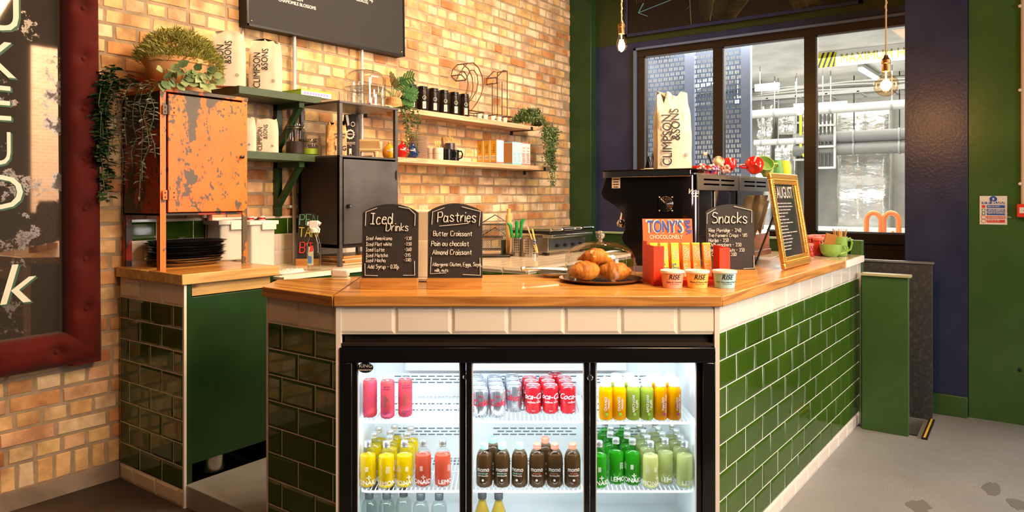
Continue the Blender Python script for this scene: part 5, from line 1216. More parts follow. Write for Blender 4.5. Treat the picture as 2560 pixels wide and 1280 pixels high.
def art2(p, w, d, h):
    r = random.Random(int(w*1000)+3); y = -.0012
    p.mi = 0
    for i in range(7): z = .02+i*.012; p.add([(.004,y,z),(w-.004-.02*r.random(),y,z+.003),(w-.006,y,z+.011),(.004+.015*r.random(),y,z+.009)], [(0,1,2,3)])
    p.text('OAT', .026, flat(w/2,y-.0003,.135), bold=.04, sx=.8); p.text('MILK', .018, flat(w/2,y-.0003,.113), bold=.04, sx=.8)
    p.mi = 1; p.add([(-.0012,0,.014),(-.0012,0,h-.01),(-.0012,d,h-.01),(-.0012,d,.014)], [(0,1,2,3)])
x1 = XY(1281,3.43)
CL = ['blue and white carton with kraft side beside the mustard cartons','blue and white carton next to the pink ones','pink and white carton next to the blue ones','pink and white carton beside the trailing plant']
for k in range(4): carton(x1+.066*k, 3.43, .063, .09, .188, [wc, bl if k < 2 else pk, bl if k < 2 else pk, kr], CL[k], 'blue and pink cartons', art2)
# tins on the upper shelf
tin_m = P('black tin', (.03,.022,.018), .22, .6)
TL = ['leftmost','second from left','third from left','third from right','second from right','rightmost']
tin = thing('tea_tin', TL[0]+' of the six tall black tins on the upper wooden shelf', 'tin', wl_(1028,3.475,UW+.001), RC+.5, 'tall black tins')
b = MB(); R = .040; b.lathe([(R*.96,0),(R,.003),(R,.150),(R*.93,.153)], 30); b.build('tin_body', tin_m, tin)
b = MB(); b.lathe([(R*.95,.152),(R*1.02,.154),(R*1.02,.163),(R*.92,.166),(R*.92,.176),(R*.5,.182),(0,.182)], 30); b.build('lid', M['blackgloss'], tin)
b = MB(); f = wrap(R+.0006,0,.0); b.add([f(-.013,.018),f(.0,.018),f(.013,.018),f(.013,.068),f(0,.068),f(-.013,.068)], [(0,1,4,5),(1,2,3,4)]); b.mi = 1
g = wrap(R+.001,.095); 
for k in range(20): a0, a1 = 2*pi*k/20, 2*pi*(k+1)/20; b.add([g(.014*cos(a0),.014*sin(a0)),g(.014*cos(a1),.014*sin(a1)),g(.0122*cos(a1),.0122*sin(a1)),g(.0122*cos(a0),.0122*sin(a0))], [(3,2,1,0)])
hand(b, 'J', .012, lambda x, y: g(x-.002,y-.006), w=.1); b.mi = 2
for k in range(3): b.add([wrap(R+.0012,.05-k*.009)(-.009,0),wrap(R+.0012,.05-k*.009)(.009-.003*k,0),wrap(R+.0012,.05-k*.009)(.009-.003*k,.003),wrap(R+.0012,.05-k*.009)(-.009,.003)], [(0,1,2,3)])
b.build('printed_label', [M['paper'], M['chalk'], M['ink']], tin)
for k, px in enumerate((1056,1083,1109,1135,1160)): dup(tin, wl_(px,3.475,UW+.001), RC+.5, TL[k+1]+' of the six tall black tins on the upper wooden shelf')
# wire number 21
wn = thing('wire_number', 'large rusty wire number 21 standing on the upper wooden shelf', 'ornament', (XY(1168,3.50),3.50,UW+.001), 0)
wmm = P('rusty wire', (.10,.045,.025), .55, .5); sc_ = .40
two = [(0,0),(.62,0),(.62,.09),(.22,.09),(.40,.26),(.55,.44),(.60,.62),(.57,.80),(.45,.95),(.28,1.02),(.10,.98),(-.04,.86),(-.08,.74),(.06,.66),(.12,.76),(.20,.86),(.31,.88),(.41,.80),(.44,.66),(.40,.50),(.26,.34),(0,.12)]
one = [(.05,0),(.05,.09),(.22,.09),(.22,.78),(.03,.72),(.03,.84),(.27,1.02),(.40,1.02),(.40,.09),(.58,.09),(.58,0)]
def wirefig(name, poly, x0):
    b = MB(); F_ = [(x0+p[0]*sc_*.98, -.05, .02+p[1]*sc_) for p in poly]; K_ = [(x0+p[0]*sc_*.98, .05, .02+p[1]*sc_) for p in poly]
    for A in (F_, K_): b.tube(A+[A[0]], .0042, 6)
    for i in ([0,1,2,10,12,13,3,21] if len(poly) > 12 else [0,1,4,5,7,8,9,10]): b.tube([F_[i],K_[i]], .0042, 6)
    for i in ((0,1) if len(poly) > 12 else (0,10)): b.tube([F_[i],(F_[i][0],-.05,0)], .0045, 6); b.tube([K_[i],(K_[i][0],.05,0)], .0045, 6)
    b.build(name, wmm, wn)
wirefig('digit_two', two, -.10); wirefig('digit_one', one, .30)
tl = P('frosted cup', (.72,.66,.58), .4)
for k, px in enumerate((1198,1213,1231,1247,1262)):
    b = MB(); b.lathe([(0,.002),(.018,0),(.023,.034),(.021,.034),(.016,.005),(0,.005)], 18); o = b.build('tealight_holder', tl); o.location = wl_(px,3.42,UW+.001)
    tag(o, ['leftmost','second from left','middle','second from right','rightmost'][k]+' small pale cup in the row under the wire number', 'candle holder', 'small pale cups on the upper shelf')
# ---------------------------------------------------------------- plants
def vary(c, k): r = random.uniform(1-k, 1+k); return tuple(min(1, q*r) for q in c)
def leafmat(name, c1, c2, rough=.5): return P(name, c1, rough, col2=c2, scale=12, sss=0)
# bushy bowl
tp = thing('potted_plant', 'bushy yellow-green grass plant in a wide terracotta bowl on orange cabinet', 'plant', (1.905,3.40,1.04+.852), 0)
b = MB(); b.lathe([(0,.004),(.10,0),(.12,.006),(.175,.10),(.19,.135),(.20,.14),(.198,.16),(.182,.165),(.172,.14),(0,.13)], 40, sx=.88, sy=.72); b.build('bowl', M['terracotta'], tp)
b = MB(); r = random.Random(11)
for i in range(2900):
    a = r.uniform(0,2*pi); q = sqrt(r.random()); px_, py_ = .195*q*cos(a), .15*q*sin(a); hh = .14+.16*(1-q**3)*r.uniform(.75,1.05)
    if i % 4 == 0: hh = .13+.08*r.random()
    d = (cos(a)*q*.7+r.uniform(-.8,.8), sin(a)*q*.7+r.uniform(-.8,.8), r.uniform(.1,1.1))
    b.leaf((px_*1.05,py_,hh), d, (r.uniform(-1,1),r.uniform(-1,1),1), r.uniform(.022,.045), .0055)
for i in range(420):
    a = r.uniform(-1.2,.9); q = .20; b.leaf((q*cos(a)*1.0,.14*sin(a),.08+.10*r.random()), (cos(a)*.7,sin(a)*.6,r.uniform(-1,.6)), (r.uniform(-1,1),r.uniform(-1,1),1), r.uniform(.018,.034), .0055)
b.build('foliage', leafmat('grass green', (.20,.22,.03), (.36,.34,.07)), tp)
def vine(label, loc, strands, mat, leafL, leafW, name='trailing_plant', seed=1, pair=False, step=.012, stem=(.10,.14,.05), dense=1, cat='plant'):
    t = thing(name, label, cat, loc, 0); r = random.Random(seed); b = MB(); s = MB()
    for pts in strands:
        P_ = [Vector(p) for p in pts]; s.tube(P_, .0018, 5)
        for a, c in zip(P_, P_[1:]):
            n = max(1, int((c-a).length/step))
            for k in range(n):
                p = a+(c-a)*(k/n)
                for q in range(dense):
                    ang = r.uniform(0,2*pi)
                    for sg in ((1,-1) if pair else (1,)):
                        d = Vector((cos(ang)*sg, sin(ang)*sg, r.uniform(-.5,.3)))
                        b.leaf(p, d, (r.uniform(-.5,.5),r.uniform(-.5,.5),1), leafL*r.uniform(.7,1.2), leafW*r.uniform(.8,1.15))
    s.build('stem', P('stem', stem, .7), t); b.build('foliage', mat, t); return t
def hang(x, y, z, L, r, out=(0,0), n=7, amp=.015):
    pts = []
    for i in range(n+1): k = i/n; pts.append((x+out[0]*sin(min(k*3,1)*pi/2)+r.uniform(-amp,amp), y+out[1]*sin(min(k*3,1)*pi/2)+r.uniform(-amp,amp), z-L*k*k**.2+.02*sin(pi*min(1,k*3))))
    return pts
r = random.Random(21)
TOPC = 1.04+.852
vine('grey-green eucalyptus garland trailing down the side of the orange cabinet', (1.70,3.36,TOPC), [hang(.05-.05*k/6, -.10+.042*k, .03, L, r, (-.065,-.02)) for k, L in enumerate((.36,.46,.56,.40,.30,.50,.34))], leafmat('eucalyptus', (.13,.15,.11), (.24,.25,.19)), .034, .012, pair=True, step=.017, seed=4)
vine('dark green leafy ivy hanging behind the orange cabinet side', (1.68,3.50,TOPC), [hang(.02*k-.06, .03*(k % 3)-.02, .10-.01*k, L, r, (-.05-.015*k,0)) for k, L in enumerate((.50,.60,.46,.55,.38,.42,.58))], leafmat('dark ivy', (.015,.05,.018), (.04,.09,.03), .35), .045, .030, step=.014, seed=5, dense=2)
# fittonia
t = thing('nerve_plant', 'broad veined pale green leaves spilling over the orange cabinet top', 'plant', (1.84,3.245,TOPC+.002), 0); b = MB(); s = MB(); r = random.Random(31)
for i in range(44):
    x = r.uniform(-.10,.17) if i > 6 else r.uniform(-.12,-.04); z = r.uniform(.015,.10); y = r.uniform(-.03,.0)
    b.leaf((x,y,z), (r.uniform(-1,1),-.6,r.uniform(-.9,.5)), (r.uniform(-.3,.3),-1,r.uniform(0,.6)), r.uniform(.045,.07), .042, fold=.08)
    s.tube([(x,y,z),(x*.6,.02,.02)], .0016, 5)
s.build('stem', P('pale stem', (.28,.30,.12), .6), t); b.build('foliage', leafmat('veined leaf', (.12,.20,.09), (.34,.42,.18)), t)
# monstera in coir pot on the dark cabinet
t = thing('potted_plant', 'split-leaf plant in a round coir pot behind the cake dome', 'plant', wl_(984,3.46,CZ+.001), 0)
b = MB(); b.lathe([(0,.002),(.035,0),(.055,.03),(.060,.075),(.050,.115),(.035,.125),(0,.12)], 26); b.build('coir_pot', P('coir', (.40,.20,.07), .95, col2=(.55,.32,.13), scale=60, bump=.8, bscale=120), t)
b = MB(); s = MB()
def mleaf(p, d, up, L):
    p = Vector(p); d = Vector(d).normalized(); a = d.cross(Vector(up)).normalized()
    for k in range(6):
        q = p+d*(L*(.08+.14*k)); w = L*.52*sin(pi*(.18+.13*k))
        for sg in (1,-1):
            e = (a*sg*1.0+d*.45).normalized(); n1 = q+d*L*.06; n0 = q-d*L*.06; b.add([n0, n0+e*w, (n0+n1)/2+e*w*1.12, n1+e*w*.98, n1], [(0,1,2,3,4)] if sg > 0 else [(4,3,2,1,0)])
    b.add([p-a*.006, p+a*.006, p+d*L, p+d*L*.5-a*.01], [(0,1,2,3)])
for (dx, dy, dz, L) in ((-.06,-.02,.24,.12),(.03,-.06,.27,.13),(.09,-.05,.20,.13),(.12,.0,.15,.12),(.02,.02,.22,.11),(.07,-.08,.12,.10),(-.10,-.02,.19,.10)):
    p = (dx*.5,dy*.5,dz*.85); s.tube([(0,0,.11),(dx*.3,dy*.3,dz*.6),p], .002, 5); mleaf(p, (dx+.02,dy-.05,.03 if dz > .2 else -.03), (-.3,-1,.5), L)
s.build('stem', P('dark stem', (.05,.12,.03), .6), t); b.build('foliage', leafmat('monstera green', (.03,.10,.03), (.07,.18,.05), .3), t)
r = random.Random(41)
vine('small-leaved ivy trailing over the right edge of the dark cabinet', (XY(1000,3.30),3.34,CZ+.005), [hang(.012*k-.03, -.02, .03, L, r, (.015*(k-2),-.13)) for k, L in enumerate((.27,.34,.20,.14,.30,.12))], leafmat('ivy green', (.04,.12,.02), (.12,.24,.05), .4), .028, .018, step=.013, seed=7, dense=2)
def hedge(label, px0, z0, seed):
    X0 = XY(px0, 3.40); t = thing('trailing_plant', label, 'plant', (X0,3.46,z0), 0); r = random.Random(seed); b = MB(); s = MB()
    for i in range(1500):
        u = r.random(); x = -.10+.34*u; yy = r.uniform(-.10,.06); zz = .02+.09*sin(pi*min(1,u*1.15))*r.random()**.6
        b.leaf((x,yy,zz*1.3), (r.uniform(-1,1),r.uniform(-1,.3),r.uniform(-.6,1)), (r.uniform(-1,1),r.uniform(-1,1),1), r.uniform(.020,.034), .014)
    for k in range(17):
        x = .10+.012*k+r.uniform(-.01,.01); L = r.uniform(.18,.42) if 2 < k < 15 else r.uniform(.1,.2)
        if k in (9, 10): L = .52
        pts = [(x, -.09-.01*r.random(), .05), (x+.01, -.12, .0)]+[(x+.02+.012*r.uniform(-1,1), -.125+.01*r.uniform(-1,1), -L*j/7) for j in range(1,8)]; s.tube(pts, .0014, 5)
        for j in range(int(L/.0035)):
            q = j*.0035/L; b.leaf((x+.02+.025*r.uniform(-1,1), -.125+.025*r.uniform(-1,1), -L*q), (r.uniform(-1,1),r.uniform(-1,.5),r.uniform(-.8,.4)), (r.uniform(-1,1),r.uniform(-1,1),1), r.uniform(.020,.034), .014)
    for k in range(3): s.tube([(-.08+.03*k,0,.02),(-.09+.03*k,0,.15-.02*k)], .0014, 5); [b.leaf((-.085+.03*k,0,.03+.012*m), (r.uniform(-1,1),r.uniform(-1,1),.5), (0,0,1), .02, .010) for m in range(10-k)]
    s.build('stem', P('stem brown', (.12,.12,.05), .7), t); b.build('foliage', leafmat('small leaf green', (.06,.13,.03), (.20,.28,.12)), t)
hedge('small-leaved green plant spilling off the right end of the upper wooden shelf', 1325, UW+.002, 9)
# ---------------------------------------------------------------- under the orange cabinet
tray_b = P('black tray', (.012,.012,.013), .22); tray_s = P('silver tray', (.40,.34,.28), .25, .9)
NM = ['lowest','second lowest','third lowest','fourth lowest','fifth lowest','sixth lowest','seventh from bottom','third from top','second from top','topmost']
for k in range(10):
    s = k < 3; R_ = .150 if s else (.165 if k < 8 else .16); b = MB(); n = 40; rr = []
    for j, (f, z) in enumerate(((.80,0),(.84,.002),(.97,.016),(1.0,.017),(.965,.013),(.83,.004),(.0,.004))):
        for i in range(n):
            a = 2*pi*i/n; e = .55 if k > 7 else .8; c = cos(a); q = sin(a); x = abs(c)**e*(1 if c > 0 else -1); y = abs(q)**e*(1 if q > 0 else -1)
            rr.append((x*R_*f*1.12, y*R_*f*.80, z))
    b.add(rr, [(j*n+i, j*n+(i+1)%n, (j+1)*n+(i+1)%n, (j+1)*n+i) for j in range(6) for i in range(n)]+[list(range(n))[::-1]])
    o = b.build('serving_tray', tray_s if s else tray_b); place(o, (1.955+.010*sin(k*2.1),3.42+.008*cos(k*1.7),1.041+k*.0112+(.006 if k > 7 else 0)), .2*sin(k*1.3)*.4)
    tag(o, f'{NM[k]} {"silver" if s else "black"} tray in the stack under the orange cabinet', 'tray', 'trays stacked under the orange cabinet')
# plastic tubs
pc = P('frosted plastic', (.75,.72,.66), .35, alpha=.80)
for i, (px0, px1, Y, lab) in enumerate(((540,618,3.46,'frosted plastic storage tub behind the orange cabinet leg'),(618,697,3.42,'frosted plastic storage tub between orange cabinet leg and steel pipe'))):
    xa, xb = XY(px0,Y), XY(px1,Y); t = thing('storage_tub', lab, 'container', (xa+.014,Y,BZ if i else 1.04), 0, 'frosted storage tubs'); w = xb-xa-.028; h = .265 if i else .215
    b = MB(); b.prism([(.012,0),(w-.012,0),(w,.13),(0,.13)], 0, h-.02); b.build('tub_body', pc, t, bev=.008)
    b = MB(); b.box(-.006,-.012,h-.022,w+.006,.14,h); b.box(w*.4,-.018,h-.05,w*.92,-.010,h-.005); b.build('lid', P('clear white lid', (.82,.80,.76), .3, alpha=.9), t, bev=.003)
for i, px in enumerate((626,655)):
    t = thing('small_bottle', ['small red and white capped bottle behind the tubs, left one','small red and white capped bottle behind the tubs, right one'][i], 'bottle', (XY(px,3.575),3.575,BZ), 0, 'red capped bottles behind the storage tubs')
    b = MB(); b.lathe([(0,0),(.028,0),(.028,.20),(.014,.235),(.014,.25)], 20); b.build('bottle_body', M['white'], t)
    b = MB(); b.lathe([(.019,.252),(.019,.285),(0,.286)], 20); b.mi = 1; b.lathe([(.0195,.268),(.0195,.278)], 20); b.build('cap', [M['white'], M['red']], t)
# penny board, spray bottle, cloth, boards
gc, yc_, rc_ = P('green chalk', (.10,.35,.18), .9), P('yellow chalk', (.65,.55,.05), .9), P('red chalk', (.70,.06,.05), .9)
dd = XY(770,3.36); dcam = S_*dd+C_*3.36
chalkboard('small chalkboard with coloured PENNY TANK lettering behind the spray bottle', 770, HY+(CH-BZ)*FP/dcam, .128, .305,
  [(746,562,26,'PENNY'),(745,592,23,'TANK'),(748,632,26,"B'I")], [], z=BZ, d=dcam, mats=[gc, yc_, rc_])
t = thing('spray_bottle', 'clear spray bottle with white trigger head on the back counter', 'spray bottle', (XY(785,3.12),3.12,BZ), RC)
b = MB(); b.lathe([(0,.001),(.036,0),(.038,.008),(.038,.135),(.030,.165),(.020,.19),(.018,.20),(.019,.205)], 26, sy=.62); b.build('bottle_body', thin_glass('clear plastic', (.93,.94,.92), 1.4), t)
b = MB(); b.lathe([(0,.003),(.034,.003),(.035,.09),(0,.09)], 22, sy=.6); b.build('liquid', thin_glass('water tint', (.86,.90,.88), .6), t)
b = MB(); b.lathe([(.019,.203),(.021,.207),(.021,.225),(.013,.23)], 20); b.box(-.022,-.013,.226,.022,.013,.268); b.tube([(-.022,0,.25),(-.034,0,.252)], .012, 12); b.tube([(.022,0,.257),(.034,0,.248)], .010, 10); b.tube([(.016,0,.235),(.030,0,.222),(.026,0,.205)], .005, 8); b.build('trigger_head', M['white'], t, bev=.003)
b = MB(); f = lambda x, z: (x, -.0245+abs(x)*.12, z); b.mi = 0; b.add([f(-.028,.03),f(.004,.03),f(.004,.12),f(-.024,.13)], [(0,1,2,3)]); b.mi = 1; b.add([f(-.02,.10),f(.003,.105),f(.002,.135),f(-.012,.135)], [(0,1,2,3)]); b.mi = 2; b.add([(-.027,-.0252,.04),(-.006,-.0252,.04),(-.006,-.0252,.075),(-.025,-.0252,.08)], [(0,1,2,3)])
b.build('printed_label', [P('pale label', (.55,.62,.45), .5), P('label red', (.7,.06,.05), .5), P('label blue', (.08,.20,.50), .5)], t)
b = MB(); r = random.Random(6); n = 12; vs = [((i/n-.5)*.17, (j/8-.5)*.10, .006+.018*r.random()*(0 < i < n)*(0 < j < 8)) for j in range(9) for i in range(n+1)]
b.add(vs, [(j*(n+1)+i, j*(n+1)+i+1, (j+1)*(n+1)+i+1, (j+1)*(n+1)+i) for j in range(8) for i in range(n)]); b.box(-.08,-.045,0,.08,.045,.005)
o = b.build('cleaning_cloth', M['white'], smooth=180); place(o, (XY(722,3.09),3.09,BZ+.001), .1); tag(o, 'crumpled white cloth lying on the back counter edge', 'cloth')
WB = ['lowest wooden serving board under the dark cabinet','second wooden serving board under the dark cabinet','third wooden serving board under the dark cabinet','topmost wooden serving board under the dark cabinet']
for k in range(4):
    b = MB(); b.box(-.17,-.11,0,.17,.11,.013); o = b.build('serving_board', M['oak_edge'] if k % 2 else M['board'], bev=.003); place(o, (2.93+.012*sin(k*2),3.29,BZ+.001+k*.0185), .05*sin(k*3)); tag(o, WB[k], 'board', 'wooden serving boards')
    if k: o.location.z = BZ+.001+k*.0132
# ---------------------------------------------------------------- far back counter
gx = lambda px, py: PZ(px, py, BZ)
# wire basket
c = gx(1226,640); t = thing('wire_basket', 'black wire mesh basket stand on the back counter, right of the Pastries board', 'wire basket', (XY(1236,3.1),3.1,BZ), RC+.1)
b = MB(); w, h = .115, .20
for z in (.02,.11,.20): b.tube([(-w,-.07,z),(w,-.07,z),(w,.07,z),(-w,.07,z),(-w,-.07,z)], .004, 6)
for x in (-w,w): b.tube([(x,-.07,0),(x,-.07,.2)], .004, 6); b.tube([(x,.07,0),(x,.07,.2)], .004, 6)
b.tube([(-w,-.07,.2),(0,-.07,.27),(w,-.07,.2)], .004, 6); b.tube([(-w,-.071,.11),(0,-.071,.18),(w,-.071,.11)], .004, 6); b.build('frame', M['black'], t)
b = MB()
for k in range(-10,24): 
    for (sx_) in (1,-1):
        x0, z0_ = sx_*(-w+k*.012*1.0), .02; x1, z1_ = x0+sx_*.16, .20
        if abs(x0) > w: tt_ = (w-abs(x0))/(.16) if x0*sx_ > 0 else (abs(x0)-w)/.16; 
        cl_ = lambda x: max(-w, min(w, x))
        k0 = (cl_(x0)-x0)/(x1-x0); k1 = (cl_(x1)-x0)/(x1-x0)
        if k1-k0 > .05 and 0 <= k0 < 1: b.tube([(x0+(x1-x0)*k0,-.07,z0_+(z1_-z0_)*k0),(x0+(x1-x0)*k1,-.07,z0_+(z1_-z0_)*k1)], .0014, 4)
b.build('mesh', M['black'], t)
b = MB(); b.box(-.12,-.09,0,.12,.09,.012); o = b.build('black_tray', M['black'], bev=.003); place(o, (XY(1228,2.88),2.88,BZ+.001), RC+.1); tag(o, 'flat black tray lying in front of the wire basket', 'tray')
t = thing('detergent_bottle', 'clear and dark teal bottle with cream label beside the cutlery pots', 'bottle', gx(1268,636), RC)
b = MB(); b.lathe([(0,0),(.045,0),(.047,.01),(.047,.14),(.034,.20),(.018,.215)], 24, sy=.7); b.build('bottle_body', CLG, t)
b = MB(); b.lathe([(0,.004),(.044,.004),(.044,.10),(0,.10)], 24, sy=.68); b.build('liquid', P('teal liquid', (.01,.05,.05), .2), t)
b = MB(); b.add([(.018+.024*cos(a),-.0345,.105+.065*sin(a)) for a in [2*pi*k/24 for k in range(24)]], [list(range(24))]); b.build('label', M['paper'], t)
# cutlery pots
def cpot(px, py, R, h, label):
    loc = PZ(px, py, BZ); t = thing('cutlery_pot', label, 'cutlery holder', loc, RC, 'steel cutlery pots'); b = MB()
    b.lathe([(0,.002),(R,0),(R,h),(R-.002,h),(R-.002,.004),(0,.004)], 36); b.mi = 1
    for i in range(6):
        for j in (-3.4,-2.4,-1.4,1.6,2.6,3.6) if R > .05 else (-1,0,1):
            f = wrap(R+.0004,h*.22+i*h*.13); x = j*.012; b.add([f(x+.0035*cos(a),.004*sin(a)) for a in [2*pi*k/8 for k in range(8)]], [list(range(8))])
    b.build('perforated_pot', [M['steel'], M['black']], t); return loc
l1 = cpot(1291,640,.045,.125,'narrow perforated steel pot holding green-handled knives')
l2 = cpot(1326,642,.052,.118,'wide perforated steel pot with wooden tongs, beside the knives')
kg = P('green knife handle', (.02,.30,.06), .3); GL = ['green-handled knife leaning left in the steel pot','green-handled knife upright in the middle of the pot','green-handled knife leaning right in the steel pot']
for k, (dx, px_) in enumerate(((-.030,0),(.002,.0),(.022,0))):
    t = thing('knife', GL[k], 'knife', Cw((1291-1280)/FP*S_*0+0,0,0), RC, 'green-handled knives'); c_, s__ = cos(RC), sin(RC); ox = (-.012,.0,.014)[k]
    t.location = (l1[0]+ox*c_, l1[1]+ox*s__, BZ+.006); b = MB(); b.bar((0,0,0),(dx*.4,0,.10), .012, .002); b.build('blade', M['steel'], t)
    b = MB(); z0_ = .10; b.tube([(dx*.4,0,z0_),(dx*.6,0,z0_+.03),(dx*.85,0,z0_+.07+.012*k),(dx*1.0,0,z0_+.10+.012*k),(dx*1.35+.006*(k-1),0,z0_+.118+.012*k)], [.010,.012,.011,.014,.011], 10); b.build('handle', kg, t)
t = thing('rolling_pin', 'pale wooden rolling pin standing behind the green-handled knives', 'rolling pin', (l1[0]+.03,l1[1]+.085,BZ), RC); b = MB(); b.lathe([(0,0),(.017,.003),(.020,.02),(.020,.27),(.012,.285),(.014,.30),(.013,.315),(0,.32)], 18); b.build('pin', M['pine'], t)
t = thing('tongs', 'wooden toast tongs leaning out of the wide steel pot', 'tongs', l2, RC); b = MB(); b.bar((.04,-.054,.03),(-.02,-.02,.20), .012, .004); b.bar((.045,-.054,.03),(.012,-.01,.185), .012, .004); b.build('arms', M['pine'], t)
# contact grill
c = PZ(1385,655,BZ); GX = 4.03; GY = 2.60
t = thing('contact_grill', 'steel double contact grill with black handles on the back counter', 'grill', (GX,GY,BZ), 0); t.scale = (.86,.9,.74)
b = MB(); b.box(0,0,.03,.60,.42,.165); b.mi=1; b.box(.02,-.004,.05,.58,.0,.135); b.build('base', [M['steel'], P('blue grey panel', (.10,.12,.15), .35, .6)], t, bev=.006)
b = MB(); b.prism([(-.02,-.05),(.62,-.05),(.60,.05),(.0,.05)], .165, .19); b.build('drip_rim', M['steel'], t, bev=.004)
for x0_ in (.01,.305):
    b = MB(); b.box(x0_,-.01,.195,x0_+.285,.38,.222); b.mi = 1; b.box(x0_-.0,-.02,.222,x0_+.285,.38,.245); b.build('top_plate', [M['black'], M['steel']], t, bev=.005)
    b = MB(); b.tube([(x0_+.04,-.02,.235),(x0_+.04,-.085,.240),(x0_+.25,-.085,.240),(x0_+.25,-.02,.235)], .009, 8); b.mi = 1; b.tube([(x0_+.07,-.085,.240),(x0_+.22,-.085,.240)], .015, 12); b.build('handle', [M['chrome'], M['blackgloss']], t)
for k in range(4):
    b = MB(Matrix.Translation((.12+k*.12,-.004,.085)) @ Matrix.Rotation(pi/2,4,'X')); b.cyl((0,0,0), .016, .018, 16); b.mi = 1; b.ball((.03,.01,0), .005, 8); b.build('dial', [M['black'], P('red lamp', (.6,.02,.02), .3)], t)
for (lx,ly) in ((.03,.03),(.57,.03),(.03,.39),(.57,.39)): b = MB(); b.cyl((lx,ly,0), .02, .031, 14); b.build('foot', M['black'], t)
# ================================================================ service yard behind the window
grey = P('yard wall grey', (.52,.50,.46), .8, col2=(.38,.37,.34), scale=3); GZ = .85
conc = P('pale concrete ceiling', (.72,.70,.66), .8, col2=(.5,.49,.47), scale=2)
b = MB(); b.box(12.1,-3,0,12.3,7.5,3.3); struct('wall_4', b, grey, 'grey far wall of the service yard', 'wall', smooth=0)
b = MB(); b.box(6.24,7.3,0,12.3,7.5,3.3); struct('wall_5', b, grey, 'grey side wall of the service yard', 'wall', smooth=0)
b = MB(); b.box(6.24,-3.2,0,12.3,-3.0,3.3); struct('wall_6', b, grey, 'grey near side wall of the service yard', 'wall', smooth=0)
b = MB(); b.box(6.26,-3.2,3.10,12.3,7.5,3.25); struct('ceiling', b, conc, 'pale concrete ceiling of the service yard', 'ceiling', smooth=0)
b = MB(); b.box(6.26,-3,.0,12.1,7.3,GZ); b.mi = 1; b.box(9.8,-3,GZ,10.2,7.3,GZ+.14); struct('trim_7', b, [P('yard floor', (.45,.45,.44), .7), P('kerb', (.55,.55,.52), .7)], 'raised pale floor and kerb of the service yard', 'yard floor', smooth=0)
area('yard_tube_light', (9.4, 1.6, 3.03), (9.4, 1.6, 0), 4.5, 3.2, 290, (1.0,.94,.84))
area('yard_tube_light', (8.2, 4.6, 3.03), (8.2, 4.6, 0), 3.0, 2.0, 230, (1.0,.97,.92))
def hy(px, X): return YX(px, X)
def hz(px, py, X): a = ray(px); t = X/a[0]; return ZD(py, t)
# foil-wrapped ducts
foil = P('crumpled foil', (.78,.76,.70), .28, .85, col2=(.6,.58,.54), scale=6, bump=1.0, bscale=9, stretch=(1,1,2.2))
def foil_block(p0, p1, ya, yb, X, lab, depth=.45):
    y1, y0 = hy(p0,X), hy(p1,X); z1 = hz((p0+p1)/2,ya,X); z0 = max(hz((p0+p1)/2,yb,X), GZ)
    t = thing('air_duct', lab, 'duct', (X,(y0+y1)/2,z0)); w = y1-y0; h = z1-z0; b = MB(); r = random.Random(int(p0)); nx, nz = 14, 18
    vs = []; fs = []
    for j in range(nz+1):
        for i in range(nx+1):
            edge_ = (i in (0,nx)) or (j in (0,nz)); seam = (j % 6 == 0) or (i == nx//2)
            vs.append((0 if edge_ else (-.015 if seam else -.06-.035*r.random()), w/2-w*i/nx, h*j/nz))
    for j in range(nz):
        for i in range(nx): k = j*(nx+1)+i; fs.append((k,k+1,k+nx+2,k+nx+1))
    b.add(vs, fs); b.box(.001,-w/2,0,depth,w/2,h); b.build('foil_wrap', foil, t, smooth=180); return t
foil_block(2092,2222,258,575,11.5,'tall crumpled foil-wrapped duct in the right window pane', .5)
foil_block(1990,2088,262,390,11.7,'foil-wrapped duct behind the cable ladder at the middle mullion', .3)
foil_block(1893,1935,262,348,11.7,'narrow foil-wrapped duct in the middle pane beside the blue screen', .3)
foil_block(1945,1993,270,335,11.4,'bright square foil duct box in the middle window pane', .5)
foil_block(1890,1932,352,575,11.7,'lower foil duct in the middle pane, left one', .3)
foil_block(1938,1985,355,575,11.5,'lower foil duct in the middle pane, right one', .3)
# horizontal services
def pipe(p0, p1, py, X, r, m, lab, name='pipe_run', cat='pipe'):
    y0, y1 = hy(p0,X), hy(p1,X); z = hz(p1,py,X); t = thing(name, lab, cat, (X,y0,z)); b = MB(); b.tube([(0,0,0),(0,y1-y0,0)], r, 14); b.build('pipe', m, t)
    c = MB(); L = y1-y0
    for k in (.15,.5,.85): c.tube([(0,L*k-.012,0),(0,L*k+.012,0)], r*1.15, 14); c.tube([(0,L*k,r),(0,L*k,3.1-z)], .008, 6)
    c.build('hanger', P('hanger grey', (.3,.3,.3), .5), t)
gp = P('dark grey pipe', (.20,.19,.18), .45); wp = P('white pipe', (.50,.49,.46), .5)
pipe(1985,2300,334,11.0,.085,gp,'upper thick grey pipe crossing the foil duct')
pipe(1985,2300,366,11.0,.085,gp,'lower thick grey pipe crossing the foil duct')
pipe(1886,2008,352,10.6,.045,wp,'thin white pipe crossing the yard below the grey pipes')
pipe(1880,2300,258,10.4,.06,wp,'long white service pipe under the yard ceiling')
b = MB()
for k, (dz, dx) in enumerate([(0,0),(.06,.1),(.11,.25),(.02,.35),(.15,.4)]): 
    pts = [(10.6+dx, y, 2.86+dz+.02*sin(y*3+k)) for y in [-1+.5*i for i in range(12)]]; b.tube(pts, .022, 6)
o = b.build('cable_bundle', P('grey cable', (.16,.155,.14), .5)); tag(o, 'bundle of grey cables sagging under the yard ceiling', 'cables')
b = MB()
for y in [-1+.4*i for i in range(14)]: b.box(10.5,y,2.80,11.1,y+.03,2.815)
b.box(10.5,-1,2.79,10.53,4.6,2.84); b.box(11.07,-1,2.79,11.1,4.6,2.84)
